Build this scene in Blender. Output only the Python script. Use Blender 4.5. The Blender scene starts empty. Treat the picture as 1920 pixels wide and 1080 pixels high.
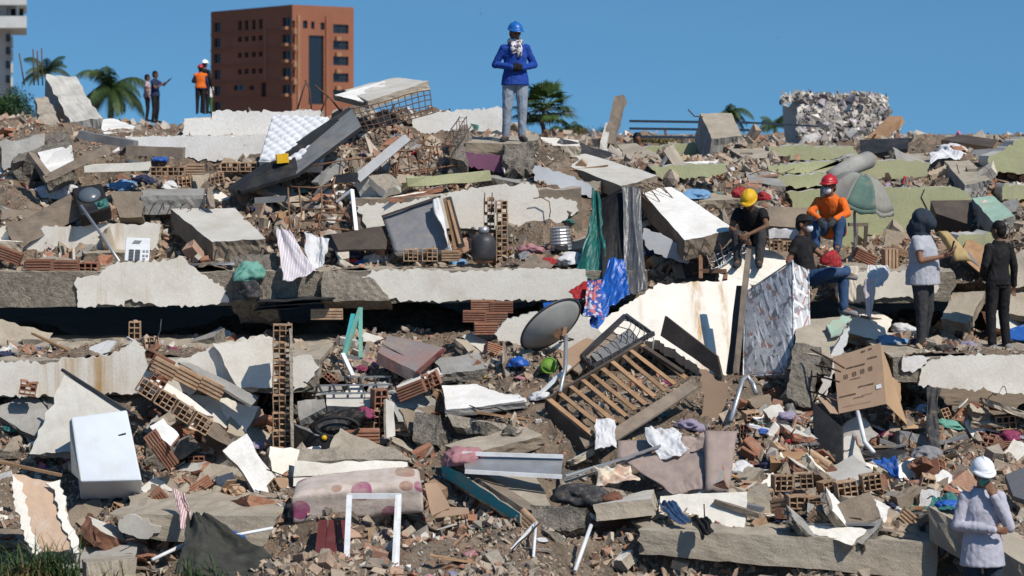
import bpy, bmesh, math, random
import numpy as np
from mathutils import Vector, Matrix, Euler, noise as mnoise

# ------------------------------------------------------------------ camera, sky, sun, exposure
scene = bpy.context.scene
FPX, CX, HY, CZ = 4000.0, 960.0, 250.0, 5.2      # focal length in photo pixels, principal point, eye height (m)
cam_data = bpy.data.cameras.new('camera')
cam = bpy.data.objects.new('camera', cam_data)
scene.collection.objects.link(cam)
cam.location = (0, 0, CZ)
cam.rotation_euler = (math.radians(90), 0, 0)
cam_data.sensor_width = 36.0
cam_data.lens = FPX / 1920 * 36.0
cam_data.shift_y = -(540 - HY) / 1920
cam_data.clip_end = 20000
cam_data.dof.use_dof = True
cam_data.dof.focus_distance = 25.5
cam_data.dof.aperture_fstop = 2.6
scene.camera = cam

SUN_AZ, SUN_EL = math.radians(42), math.radians(48)     # azimuth measured from the viewer's side towards the right
world = bpy.data.worlds.new('World')
scene.world = world
world.use_nodes = True
wn = world.node_tree.nodes; wl = world.node_tree.links
sky = wn.new('ShaderNodeTexSky')
sky.sky_type = 'NISHITA'
sky.sun_disc = False
sky.sun_elevation = SUN_EL
sky.sun_rotation = math.radians(180) - SUN_AZ
sky.altitude = 0
sky.air_density = 1.0
sky.dust_density = 0.35
sky.ozone_density = 2.2
tc = wn.new('ShaderNodeTexCoord')
sx = wn.new('ShaderNodeSeparateXYZ')
ab = wn.new('ShaderNodeMath'); ab.operation = 'ABSOLUTE'
md = wn.new('ShaderNodeMath'); md.operation = 'MULTIPLY_ADD'
md.inputs[1].default_value = 0.85; md.inputs[2].default_value = 0.20
cb = wn.new('ShaderNodeCombineXYZ')
wl.new(tc.outputs['Generated'], sx.inputs[0])
wl.new(sx.outputs['X'], cb.inputs['X']); wl.new(sx.outputs['Y'], cb.inputs['Y'])
wl.new(sx.outputs['Z'], ab.inputs[0]); wl.new(ab.outputs[0], md.inputs[0]); wl.new(md.outputs[0], cb.inputs['Z'])
nm = wn.new('ShaderNodeVectorMath'); nm.operation = 'NORMALIZE'
wl.new(cb.outputs[0], nm.inputs[0]); wl.new(nm.outputs[0], sky.inputs['Vector'])
hs = wn.new('ShaderNodeMix'); hs.data_type = 'RGBA'; hs.blend_type = 'MULTIPLY'; hs.inputs[0].default_value = 1.0
hs.inputs[7].default_value = (.60, 1.02, 1.20, 1)      # deep tropical blue, the same over the whole sky
wl.new(sky.outputs[0], hs.inputs[6])
bg = wn.get('Background')
wl.new(hs.outputs[2], bg.inputs['Color'])
bg.inputs['Strength'].default_value = 0.088

sun_data = bpy.data.lights.new('sun', 'SUN')
sun_data.energy = 4.6
sun_data.angle = math.radians(0.5)
sun_data.color = (1.0, 0.935, 0.85)
sun = bpy.data.objects.new('sun', sun_data)
scene.collection.objects.link(sun)
SUNDIR = Vector((math.sin(SUN_AZ) * math.cos(SUN_EL), -math.cos(SUN_AZ) * math.cos(SUN_EL), math.sin(SUN_EL)))
sun.rotation_euler = SUNDIR.to_track_quat('Z', 'Y').to_euler()
sun.location = (20, -20, 40)
vs = scene.view_settings
vs.view_transform = 'Standard'; vs.look = 'None'; vs.gamma = 1.0; vs.exposure = 0.0
vs.use_curve_mapping = False

# ------------------------------------------------------------------ helpers
R = random.Random(11)
rng = np.random.default_rng(7)
COL = scene.collection.objects

def A(*v): return np.array(v, dtype=float)
DOFF = 0.0
def P(x, y, d):
    d = d + DOFF; return A((x - CX) * d / FPX, d, CZ - (y - HY) * d / FPX)     # photo pixel at a distance -> point in the place
def unit(v): v = np.asarray(v, float); return v / (np.linalg.norm(v) + 1e-12)
def n1(x, y=0.0, z=0.0): return mnoise.noise((x, y, z))
def fbm(x, y=0.0, z=0.0): return n1(x, y, z) * .6 + n1(x * 2.7 + 5, y * 2.7, z * 2.7) * .3 + n1(x * 7.1, y * 7.1 + 3, z * 7.1) * .16

def tag(o, label, cat, group=None, kind=None):
    if label: o['label'] = label
    if cat: o['category'] = cat
    if group: o['group'] = group
    if kind: o['kind'] = kind
    return o

def thing(name, label, cat, loc, group=None):
    o = bpy.data.objects.new(name, None)
    COL.link(o); o.location = Vector(loc); o.empty_display_size = .1
    return tag(o, label, cat, group)

class G:
    """collects shapes, then links them as one mesh object"""
    def __init__(s): s.v = []; s.f = []; s.m = []
    def add(s, vs, fs, mi=0):
        b = len(s.v); s.v.extend([tuple(map(float, v)) for v in vs])
        for k, f in enumerate(fs):
            s.f.append(tuple(b + i for i in f)); s.m.append(mi if isinstance(mi, int) else mi[k])
        return s
    def box(s, c, size, rot=None, mi=0, jit=0):
        h = np.array(size) / 2; M = np.array(rot) if rot is not None else np.eye(3)
        vs = []
        for sx_ in (-1, 1):
            for sy in (-1, 1):
                for sz in (-1, 1):
                    p = h * A(sx_, sy, sz)
                    if jit: p = p * (1 - abs(A(R.random(), R.random(), R.random())) * jit)
                    vs.append(np.array(c) + M @ p)
        return s.add(vs, [(0, 1, 3, 2), (4, 6, 7, 5), (0, 4, 5, 1), (2, 3, 7, 6), (0, 2, 6, 4), (1, 5, 7, 3)], mi)
    def beam(s, a, b, w, h, up=(0, 0, 1), mi=0, seg=1, jit=0, end=None):
        a, b = np.array(a), np.array(b); d = unit(b - a); x = unit(np.cross(d, up)); y = np.cross(x, d)
        vs = []; fs = []; ms = []
        for i in range(seg + 1):
            p = a + (b - a) * i / seg
            for sx_, sy in ((-1, -1), (1, -1), (1, 1), (-1, 1)):
                q = p + x * w / 2 * sx_ + y * h / 2 * sy
                if jit: q = q + A(R.uniform(-1, 1), R.uniform(-1, 1), R.uniform(-1, 1)) * jit * (2.5 if i in (0, seg) else 1)
                vs.append(q)
        for i in range(seg):
            for k in range(4):
                fs.append((4 * i + k, 4 * i + (k + 1) % 4, 4 * i + 4 + (k + 1) % 4, 4 * i + 4 + k)); ms.append(mi)
        e = mi if end is None else end
        fs += [(3, 2, 1, 0), tuple(4 * seg + k for k in range(4))]; ms += [e, e]
        return s.add(vs, fs, ms)
    def tube(s, pts, r, n=6, mi=0, cap=True):
        pts = [np.array(p, float) for p in pts]; rs = r if hasattr(r, '__len__') else [r] * len(pts)
        vs = []; fs = []; px = None
        for i, p in enumerate(pts):
            d = unit(pts[min(i + 1, len(pts) - 1)] - pts[max(i - 1, 0)])
            if px is None:
                px = unit(np.cross(d, A(0, 0, 1) if abs(d[2]) < .9 else A(1, 0, 0)))
            px = unit(px - d * np.dot(px, d)); py = np.cross(d, px)
            for k in range(n):
                t = 2 * math.pi * k / n; vs.append(p + (px * math.cos(t) + py * math.sin(t)) * rs[i])
        for i in range(len(pts) - 1):
            for k in range(n):
                fs.append((i * n + k, i * n + (k + 1) % n, (i + 1) * n + (k + 1) % n, (i + 1) * n + k))
        if cap:
            fs.append(tuple(range(n - 1, -1, -1))); fs.append(tuple((len(pts) - 1) * n + k for k in range(n)))
        return s.add(vs, fs, mi)
    def sheet(s, fn, nu, nv, mi=0, thick=0):
        """fn(u,v)->point; a two-sided sheet with thickness"""
        p = np.array([[fn(i / nu, j / nv) for i in range(nu + 1)] for j in range(nv + 1)])
        idx = lambda i, j: j * (nu + 1) + i
        fs = [(idx(i, j), idx(i, j + 1), idx(i + 1, j + 1), idx(i + 1, j)) for j in range(nv) for i in range(nu)]
        vs = p.reshape(-1, 3)
        if thick:
            du = np.gradient(p, axis=1); dv = np.gradient(p, axis=0); nn = np.cross(du, dv).reshape(-1, 3)
            nn /= np.linalg.norm(nn, axis=1)[:, None] + 1e-12
            N = len(vs); vs = np.vstack([vs, vs - nn * thick])
            fs = fs + [tuple(N + q for q in f[::-1]) for f in fs]
            ring = [idx(i, 0) for i in range(nu)] + [idx(nu, j) for j in range(nv)] + [idx(i, nv) for i in range(nu, 0, -1)] + [idx(0, j) for j in range(nv, 0, -1)]
            for a, b in zip(ring, ring[1:] + ring[:1]): fs.append((a, b, N + b, N + a))
        return s.add(vs, fs, mi)
    def plate(s, c, thick, nu=8, nv=6, nw=1, jag=(0, 0, 0, 0), bump=0, seed=0., mi=(0, 1, 1), tdir=None, freq=1.0, puff=0):
        """solid from the four corners of its seen face (TL, TR, BR, BL); thickness goes away from the viewer; jag = top,right,bottom,left"""
        c = [np.array(q, float) for q in c]
        n = unit(np.cross(c[1] - c[0], c[3] - c[0])); ctr = sum(c) / 4
        if np.dot(n, A(0, 0, CZ) - ctr) < 0: n = -n
        t = -n * thick if tdir is None else np.array(tdir, float)
        eu = unit(c[1] - c[0]); ev = unit(c[3] - c[0]); lu = np.linalg.norm(c[1] - c[0]); lv = np.linalg.norm(c[3] - c[0])
        ids = {}; vs = []
        def vert(i, j, k):
            if (i, j, k) in ids: return ids[(i, j, k)]
            u, v, w = i / nu, j / nv, k / nw
            p = (c[0] * (1 - u) + c[1] * u) * (1 - v) + (c[3] * (1 - u) + c[2] * u) * v + t * w
            sh = np.zeros(3); fz = freq
            def jn(a, q): return abs(n1(a * 2.3 * fz + seed, q * 3.1 + seed, w * thick * 3)) * .75 + abs(n1(a * 7 * fz, q * 7 + seed, w * thick * 9 + 3)) * .5 + abs(n1(a * 19 * fz, q + seed, w * thick * 22)) * .28
            if jag[0]: sh += ev * jag[0] * jn(u * lu, 1.7) * (1 - v) ** 3
            if jag[2]: sh -= ev * jag[2] * jn(u * lu, 9.2) * v ** 3
            if jag[3]: sh += eu * jag[3] * jn(v * lv, 4.4) * (1 - u) ** 3
            if jag[1]: sh -= eu * jag[1] * jn(v * lv, 13.1) * u ** 3
            p = p + sh
            if bump:
                inner = n * n1(p[0] * 3 + seed, p[1] * 3, p[2] * 3) * bump + n * n1(p[0] * 11, p[1] * 11 + seed, p[2] * 11) * bump * .5
                p = p + inner
                if 0 < w < 1: p = p + A(n1(p[0] * 14, p[2] * 14, seed), n1(p[1] * 14, p[2] * 14, seed + 9), n1(p[0] * 14, p[1] * 14, seed + 4)) * bump * 1.6
            if puff:
                e = (max(0, 1 - (2 * u - 1) ** 8) * max(0, 1 - (2 * v - 1) ** 8))
                p = p + (n * puff * e if k == 0 else (-n * puff * e if k == nw else 0))
            ids[(i, j, k)] = len(vs); vs.append(p); return ids[(i, j, k)]
        fs = []; ms = []
        def q(a, b, c_, d, m): fs.append((a, b, c_, d)); ms.append(m)
        for i in range(nu):
            for j in range(nv):
                q(vert(i, j, 0), vert(i, j + 1, 0), vert(i + 1, j + 1, 0), vert(i + 1, j, 0), mi[0])
                q(vert(i, j, nw), vert(i + 1, j, nw), vert(i + 1, j + 1, nw), vert(i, j + 1, nw), mi[2])
        for k in range(nw):
            for i in range(nu):
                q(vert(i, 0, k), vert(i + 1, 0, k), vert(i + 1, 0, k + 1), vert(i, 0, k + 1), mi[1])
                q(vert(i, nv, k), vert(i, nv, k + 1), vert(i + 1, nv, k + 1), vert(i + 1, nv, k), mi[1])
            for j in range(nv):
                q(vert(0, j, k), vert(0, j, k + 1), vert(0, j + 1, k + 1), vert(0, j + 1, k), mi[1])
                q(vert(nu, j, k), vert(nu, j + 1, k), vert(nu, j + 1, k + 1), vert(nu, j, k + 1), mi[1])
        return s.add(vs, fs, ms)
    def poly(s, pts, thick, mi=(0, 1), jit=.012, step=.04, seed=0.):
        """flat outline with a ragged edge, extruded away from the viewer"""
        pts = [np.array(q, float) for q in pts]; out = []
        n = np.zeros(3)
        for a, b in zip(pts, pts[1:] + pts[:1]): n += np.cross(a, b)
        n = unit(n)
        if np.dot(n, A(0, 0, CZ) - pts[0]) < 0: n = -n; pts = pts[::-1]
        for a, b in zip(pts, pts[1:] + pts[:1]):
            L = np.linalg.norm(b - a); m = max(1, int(L / step)); pr = np.cross(n, unit(b - a))
            for i in range(m):
                p = a + (b - a) * i / m
                out.append(p + pr * jit * 2.2 * (fbm(p[0] * 9 + seed, p[2] * 9, p[1] * 9) + .5 * n1(p[0] * 31, p[2] * 31, seed)) + unit(b - a) * jit * n1(p[0] * 20, p[2] * 20, seed) + pr * R.uniform(-.7, .7) * jit)
        N = len(out); vs = out + [p - n * thick for p in out]
        fs = [tuple(range(N)), tuple(range(2 * N - 1, N - 1, -1))] + [(i, N + i, N + (i + 1) % N, (i + 1) % N) for i in range(N)]
        return s.add(vs, fs, [mi[0], mi[1]] + [mi[1]] * N)
    def ell(s, c, r, nu=12, nv=8, rot=None, mi=0, lo=0.0, hi=1.0, fn=None):
        M = np.array(rot) if rot is not None else np.eye(3); vs = []; fs = []
        for j in range(nv + 1):
            th = math.pi * (lo + (hi - lo) * j / nv)
            for i in range(nu):
                ph = 2 * math.pi * i / nu
                q = A(math.sin(th) * math.cos(ph), math.sin(th) * math.sin(ph), math.cos(th))
                if fn: q = q * fn(q)
                vs.append(np.array(c) + M @ (q * np.array(r)))
        for j in range(nv):
            for i in range(nu):
                fs.append((j * nu + i, (j + 1) * nu + i, (j + 1) * nu + (i + 1) % nu, j * nu + (i + 1) % nu))
        fs.append(tuple(range(nu))[::-1] if lo > 0 else tuple(range(nu))); fs.append(tuple(nv * nu + i for i in range(nu)))
        return s.add(vs, fs, mi)
    def mesh(s, name, mats, smooth=False, org=None):
        v = np.array(s.v, float)
        if org is None: org = A((v[:, 0].min() + v[:, 0].max()) / 2, (v[:, 1].min() + v[:, 1].max()) / 2, v[:, 2].min())
        me = bpy.data.meshes.new(name)
        me.from_pydata((v - org).tolist(), [], s.f)
        for m in mats: me.materials.append(MAT(m))
        if len(mats) > 1: me.polygons.foreach_set('material_index', s.m)
        if smooth: me.polygons.foreach_set('use_smooth', [True] * len(me.polygons))
        me.update(); return me, org
    def obj(s, name, mats, parent=None, smooth=False, bevel=0):
        if isinstance(mats, str): mats = [mats]
        me, org = s.mesh(name, mats, smooth)
        o = bpy.data.objects.new(name, me); COL.link(o)
        o.location = Vector(org)
        if parent is not None:
            o.parent = parent
            o.location = Vector(org) - world_loc(parent)
        if bevel:
            b = o.modifiers.new('bevel', 'BEVEL'); b.width = bevel; b.segments = 2; b.limit_method = 'ANGLE'
        return o

def world_loc(o):
    p = Vector(o.location)
    while o.parent is not None: o = o.parent; p = p + Vector(o.location)
    return p

def rotm(rx=0, ry=0, rz=0): return np.array(Euler((math.radians(rx), math.radians(ry), math.radians(rz))).to_matrix())

# ------------------------------------------------------------------ materials
_M = {}; _DEF = {}
def MAT(n):
    if n in _M: return _M[n]
    _M[n] = _DEF[n](n); return _M[n]

def base_mat(name):
    m = bpy.data.materials.new(name); m.use_nodes = True
    nt = m.node_tree; return m, nt, nt.nodes, nt.links, nt.nodes['Principled BSDF']

def coords(nt, rnd=True):
    tcn = nt.nodes.new('ShaderNodeTexCoord')
    if not rnd: return tcn.outputs['Object']
    oi = nt.nodes.new('ShaderNodeObjectInfo')
    va = nt.nodes.new('ShaderNodeVectorMath'); va.operation = 'ADD'
    sc = nt.nodes.new('ShaderNodeMath'); sc.operation = 'MULTIPLY'; sc.inputs[1].default_value = 37.0
    nt.links.new(oi.outputs['Random'], sc.inputs[0])
    nt.links.new(tcn.outputs['Object'], va.inputs[0]); nt.links.new(sc.outputs[0], va.inputs[1])
    return va.outputs[0]

def noise_n(nt, co, scale, detail=6, rough=.6):
    t = nt.nodes.new('ShaderNodeTexNoise'); t.inputs['Scale'].default_value = scale
    t.inputs['Detail'].default_value = detail; t.inputs['Roughness'].default_value = rough
    nt.links.new(co, t.inputs['Vector']); return t.outputs['Fac']

def ramp(nt, src, a, b):
    r = nt.nodes.new('ShaderNodeMapRange'); r.inputs['From Min'].default_value = a; r.inputs['From Max'].default_value = b
    nt.links.new(src, r.inputs['Value']); return r.outputs[0]

def mix(nt, fac, c1, c2, mode='MIX'):
    x = nt.nodes.new('ShaderNodeMix'); x.data_type = 'RGBA'; x.blend_type = mode
    if isinstance(fac, (int, float)): x.inputs[0].default_value = fac
    else: nt.links.new(fac, x.inputs[0])
    for k, c in ((6, c1), (7, c2)):
        if isinstance(c, (tuple, list)): x.inputs[k].default_value = (*c[:3], 1)
        else: nt.links.new(c, x.inputs[k])
    return x.outputs[2]

def bump_n(nt, src, strength, dist=.02, prev=None):
    b = nt.nodes.new('ShaderNodeBump'); b.inputs['Strength'].default_value = strength; b.inputs['Distance'].default_value = dist
    nt.links.new(src, b.inputs['Height'])
    if prev is not None: nt.links.new(prev, b.inputs['Normal'])
    return b.outputs[0]

def defm(name, col, col2=None, scale=4., rough=.9, bump=.4, bscale=40., bdist=.015, metal=0., dirt=None, dirt_amt=.5, dscale=2., var=.0, spec=.3, grain=0, streak=None):
    """a general worn surface: two tones, dust or dirt blotches, fine relief"""
    def make(n):
        m, nt, N, L, bs = base_mat(n)
        co = coords(nt)
        c2 = col2 or tuple(c * .72 for c in col)
        c = mix(nt, ramp(nt, noise_n(nt, co, scale), .32, .68), col, c2)
        if grain:
            g = mix(nt, ramp(nt, noise_n(nt, co, bscale * 1.7, 3), .3, .7), (1 - grain,) * 3, (1 + grain * .5,) * 3)
            c = mix(nt, 1.0, c, g, 'MULTIPLY')
        if streak:
            mp = N.new('ShaderNodeMapping'); mp.inputs['Scale'].default_value = (1, 1, .06); L.new(co, mp.inputs['Vector'])
            f = ramp(nt, noise_n(nt, mp.outputs[0], 2.4, 5, .7), .54, .72)
            f2 = ramp(nt, noise_n(nt, co, .9, 3), .36, .56)
            mm = N.new('ShaderNodeMath'); mm.operation = 'MULTIPLY'; L.new(f, mm.inputs[0]); L.new(f2, mm.inputs[1])
            c = mix(nt, mm.outputs[0], c, streak)
        if dirt is not None:
            f = ramp(nt, noise_n(nt, co, dscale, 8, .7), .5, .5 + .28)
            mm = N.new('ShaderNodeMath'); mm.operation = 'MULTIPLY'; mm.inputs[1].default_value = dirt_amt; L.new(f, mm.inputs[0])
            c = mix(nt, mm.outputs[0], c, dirt)
        if var:
            oi = N.new('ShaderNodeObjectInfo'); hv = N.new('ShaderNodeHueSaturation')
            r = N.new('ShaderNodeMapRange'); r.inputs['To Min'].default_value = 1 - var; r.inputs['To Max'].default_value = 1 + var
            L.new(oi.outputs['Random'], r.inputs['Value']); L.new(r.outputs[0], hv.inputs['Value']); L.new(c, hv.inputs['Color'])
            c = hv.outputs[0]
        L.new(c, bs.inputs['Base Color'])
        bs.inputs['Roughness'].default_value = rough; bs.inputs['Metallic'].default_value = metal
        bs.inputs['Specular IOR Level'].default_value = spec
        if bump:
            b1 = bump_n(nt, noise_n(nt, co, bscale, 8, .7), bump, bdist)
            b1 = bump_n(nt, noise_n(nt, co, bscale * .22, 4, .6), bump * .6, bdist * 2.5, b1)
            L.new(b1, bs.inputs['Normal'])
        return m
    _DEF[name] = make

DUST = (.36, .28, .20)
defm('concrete', (.43, .375, .295), (.31, .265, .205), 3, bump=.5, bscale=45, dirt=DUST, dirt_amt=.4, grain=.25)
defm('concrete_grey', (.36, .35, .325), (.25, .24, .22), 3, bump=.5, bscale=45, dirt=DUST, dirt_amt=.3, grain=.25)
defm('concrete_brown', (.27, .215, .16), (.18, .145, .11), 3, bump=.5, bscale=50, dirt=DUST, dirt_amt=.35, grain=.3)
defm('concrete_coarse', (.38, .33, .26), (.22, .19, .15), 14, bump=1.0, bscale=60, bdist=.03, grain=.45)
defm('concrete_broken', (.34, .30, .245), (.17, .15, .125), 9, bump=1.0, bscale=26, bdist=.06, grain=.4)
defm('plaster', (.78, .74, .66), (.69, .645, .56), 1.8, bump=.3, bscale=24, bdist=.01, dirt=(.42, .35, .26), dirt_amt=.5, dscale=2.2, grain=.1)
defm('plaster_stained', (.78, .74, .66), (.69, .645, .56), 1.8, bump=.3, bscale=24, bdist=.01, dirt=(.42, .35, .26), dirt_amt=.45, dscale=2.2, streak=(.42, .26, .11), grain=.1)
defm('plaster_grey', (.58, .555, .50), (.46, .435, .385), 2.5, bump=.25, bscale=30, bdist=.01, dirt=DUST, dirt_amt=.4, grain=.1)
defm('plaster_white', (.82, .80, .765), (.73, .705, .66), 2.0, bump=.3, bscale=24, bdist=.01, dirt=(.42, .37, .30), dirt_amt=.5, dscale=2.4, grain=.12)
defm('plaster_blue', (.55, .57, .60), (.46, .475, .50), 2, bump=.2, bscale=30, dirt=DUST, dirt_amt=.3, dscale=2)
defm('paint_green', (.45, .455, .26), (.37, .375, .21), 1.6, bump=.3, bscale=26, bdist=.01, dirt=(.40, .355, .27), dirt_amt=.75, dscale=2.6, grain=.15, streak=(.30, .27, .18))
defm('paint_mint', (.32, .46, .37), (.26, .38, .30), 3, bump=.2, bscale=30, dirt=DUST, dirt_amt=.75, dscale=2.5)
defm('paint_teal', (.04, .36, .38), (.05, .28, .30), 5, bump=.2, bscale=40, dirt=DUST, dirt_amt=.6, dscale=5)
defm('paint_purple', (.20, .08, .14), (.15, .065, .11), 3, bump=.2, bscale=30, dirt=DUST, dirt_amt=.3)
defm('paint_peach', (.52, .37, .26), (.44, .30, .21), 4, bump=.3, bscale=30, dirt=(.62, .58, .5), dirt_amt=.7, dscale=4)
defm('brick', (.33, .155, .095), (.24, .11, .07), 8, bump=.4, bscale=60, dirt=DUST, dirt_amt=.6, dscale=6, var=.25, grain=.2)
defm('brick_tan', (.44, .30, .19), (.33, .20, .12), 8, bump=.5, bscale=60, dirt=(.5, .42, .32), dirt_amt=.6, dscale=6, var=.2, grain=.25)
defm('mortar', (.44, .38, .30), (.33, .28, .22), 12, bump=.8, bscale=50, bdist=.03, grain=.3)
defm('wood', (.36, .215, .115), (.25, .145, .075), 7, rough=.75, bump=.25, bscale=50, dirt=DUST, dirt_amt=.4, var=.2)
defm('wood_grey', (.27, .215, .165), (.17, .135, .105), 7, rough=.85, bump=.35, bscale=50, dirt=DUST, dirt_amt=.4, var=.2)
defm('wood_dark', (.085, .065, .052), (.05, .038, .03), 6, rough=.7, bump=.25, bscale=50, dirt=(.20, .165, .13), dirt_amt=.6, dscale=3)
defm('wood_red', (.14, .028, .028), (.09, .02, .02), 6, rough=.7, bump=.25, bscale=40, dirt=DUST, dirt_amt=.3)
defm('board_black', (.018, .019, .022), (.03, .03, .032), 5, rough=.6, bump=.15, bscale=40, dirt=(.14, .125, .105), dirt_amt=.35, dscale=2.5)
defm('board_grey', (.20, .205, .21), (.14, .142, .145), 5, rough=.7, bump=.15, bscale=40, dirt=DUST, dirt_amt=.5, dscale=3)
defm('cardboard', (.36, .245, .165), (.32, .215, .145), 3, rough=.9, bump=.1, bscale=60, dirt=DUST, dirt_amt=.2)
defm('cardboard_in', (.47, .31, .18), (.40, .26, .15), 3, rough=.9, bump=.1, bscale=60)
defm('print_brown', (.10, .06, .038), None, 30, rough=.9, bump=0)
defm('metal_grey', (.42, .43, .44), (.33, .335, .34), 6, rough=.45, metal=.6, bump=.08, bscale=30, dirt=DUST, dirt_amt=.5, dscale=4)
defm('steel_pale', (.36, .37, .38), (.28, .285, .29), 5, rough=.6, bump=.15, bscale=30, dirt=DUST, dirt_amt=.5, dscale=3)
defm('dish_grey', (.31, .31, .30), (.24, .24, .23), 4, rough=.6, bump=.08, bscale=20, dirt=DUST, dirt_amt=.4, dscale=3)
defm('metal_dark', (.07, .07, .075), (.045, .045, .05), 6, rough=.5, metal=.4, bump=.1, bscale=30, dirt=(.18, .15, .12), dirt_amt=.4, dscale=4)
defm('metal_white', (.72, .73, .735), (.64, .645, .64), 4, rough=.45, bump=.05, bscale=20, dirt=(.42, .36, .28), dirt_amt=.45, dscale=4)
defm('enamel', (.62, .66, .70), (.56, .60, .64), 1.5, rough=.38, bump=.05, bscale=8, dirt=(.45, .40, .33), dirt_amt=.4, dscale=2.5, spec=.5)
defm('rebar', (.135, .075, .05), (.075, .048, .036), 20, rough=.85, bump=.4, bscale=120, bdist=.004)
defm('rail_rust', (.24, .13, .075), (.14, .075, .045), 14, rough=.8, bump=.3, bscale=80, bdist=.005)
defm('rail_blue', (.03, .045, .07), None, 14, rough=.6, bump=.1)
defm('black', (.012, .012, .013), (.02, .02, .021), 5, rough=.6, bump=.1, bscale=30, dirt=(.10, .085, .07), dirt_amt=.35, dscale=4)
defm('glass_dark', (.015, .02, .028), None, 3, rough=.15, bump=0, spec=.6)
defm('grille_grey', (.10, .105, .115), (.07, .07, .08), 60, rough=.6, bump=.2)  # plain dark grey for grille backs and the mesh panel
defm('grass', (.05, .095, .025), (.03, .06, .015), 6, rough=.7, bump=0, var=.2)
defm('leaf', (.035, .075, .02), (.02, .045, .012), 3, rough=.6, bump=0, var=.3)
defm('leaf_palm', (.05, .085, .024), (.03, .052, .015), 3, rough=.55, bump=0, var=.25)
defm('leaf_fan', (.085, .135, .035), (.05, .085, .02), 3, rough=.55, bump=0, var=.25)
defm('leaf_dry', (.17, .13, .05), (.12, .09, .035), 3, rough=.8, bump=0, var=.3)
defm('trunk', (.16, .12, .085), (.09, .07, .05), 10, rough=.95, bump=.7, bscale=30)
defm('ground', (.26, .205, .15), (.18, .14, .105), 1.5, rough=.95, bump=.6, bscale=12, bdist=.05)
defm('tower_brick', (.29, .115, .066), (.235, .092, .053), .12, rough=.9, bump=.1, bscale=2)
defm('tower_trim', (.36, .19, .11), None, .3, rough=.9, bump=0)
defm('tower_white', (.62, .62, .60), (.50, .50, .48), .3, rough=.9, bump=.1, bscale=2, dirt=(.35, .34, .3), dirt_amt=.5, dscale=.4)

def cloth_mat(name, col, col2=None, rough=.85, scale=9, dirt=.55, gloss=.2, bump=.35, bscale=14):
    defm(name, col, col2 or tuple(c * .8 for c in col), scale, rough=rough, bump=bump, bscale=bscale, bdist=.02, dirt=DUST, dirt_amt=dirt, dscale=7, spec=gloss)
for _n, _c in {
    'cl_white': (.66, .66, .67), 'cl_cream': (.60, .54, .44), 'cl_blue': (.02, .10, .36), 'cl_navy': (.02, .032, .08), 'cl_sky': (.16, .32, .52), 'cl_red': (.34, .022, .03),
    'cl_pink': (.40, .19, .21), 'cl_magenta': (.24, .04, .10), 'cl_teal': (.03, .16, .15), 'cl_green': (.045, .16, .05), 'cl_black': (.014, .014, .016), 'cl_grey': (.24, .24, .25),
    'cl_lilac': (.30, .26, .36), 'cl_brown': (.16, .07, .045), 'cl_olive': (.045, .045, .038), 'cl_yellow': (.44, .32, .15), 'cl_orange': (.75, .15, .02), 'cl_mauve': (.34, .265, .235),
    'cl_denim': (.035, .075, .16), 'cl_jeans_light': (.30, .35, .42), 'cl_jeans_dark': (.028, .04, .06), 'cl_charcoal': (.045, .046, .05), 'cl_shirt_blue': (.012, .055, .30), 'cl_lavender': (.47, .46, .53),
    'cl_tee_grey': (.42, .43, .47), 'cl_mint': (.14, .36, .29)}.items():
    cloth_mat(_n, _c); cloth_mat('w' + _n, _c, tuple(q * .8 for q in _c), dirt=.10, bump=.22, bscale=34)       # the second is the clothing people wear, hardly dusty
cloth_mat('wcl_jeans_light', (.30, .35, .42), (.17, .20, .25), scale=5, dirt=.45, bump=.25, bscale=30)
cloth_mat('plastic_blue', (.012, .11, .46), (.01, .07, .30), rough=.35, gloss=.5, dirt=.1)
cloth_mat('plastic_teal', (.01, .11, .092), (.008, .08, .07), rough=.4, gloss=.5, dirt=.15)
cloth_mat('plastic_black', (.007, .007, .008), (.011, .011, .012), rough=.6, gloss=.25, dirt=.04)
defm('dome_grey', (.10, .12, .14), (.07, .085, .10), 4, rough=.25, bump=.05, bscale=12, dirt=DUST, dirt_amt=.25, dscale=4, spec=.6)
cloth_mat('plastic_silver', (.07, .072, .076), (.11, .113, .118), rough=.35, gloss=.55, dirt=.2)
cloth_mat('plastic_lime', (.15, .30, .04), rough=.5, dirt=.2)
cloth_mat('plastic_yellow', (.72, .42, .02), rough=.4, dirt=.15)
cloth_mat('plastic_red', (.45, .015, .02), rough=.35, gloss=.5, dirt=.05)
cloth_mat('plastic_white', (.80, .83, .86), (.76, .79, .82), rough=.35, gloss=.5, dirt=.06)
cloth_mat('helmet_blue', (.015, .14, .48), rough=.35, gloss=.5, dirt=.05)
cloth_mat('leather_brown', (.16, .085, .05), rough=.7)
cloth_mat('parasol_green', (.10, .165, .14), (.08, .135, .115), dirt=.5)
cloth_mat('parasol_grey', (.27, .265, .235), (.22, .215, .19), dirt=.5)
cloth_mat('tarp', (.04, .04, .034), (.055, .055, .046), dirt=.12)
cloth_mat('skin_dark', (.16, .085, .052), rough=.6, dirt=.05)
cloth_mat('skin_mid', (.25, .125, .078), rough=.6, dirt=.05)
cloth_mat('hair', (.012, .01, .009), rough=.6, dirt=0)

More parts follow.
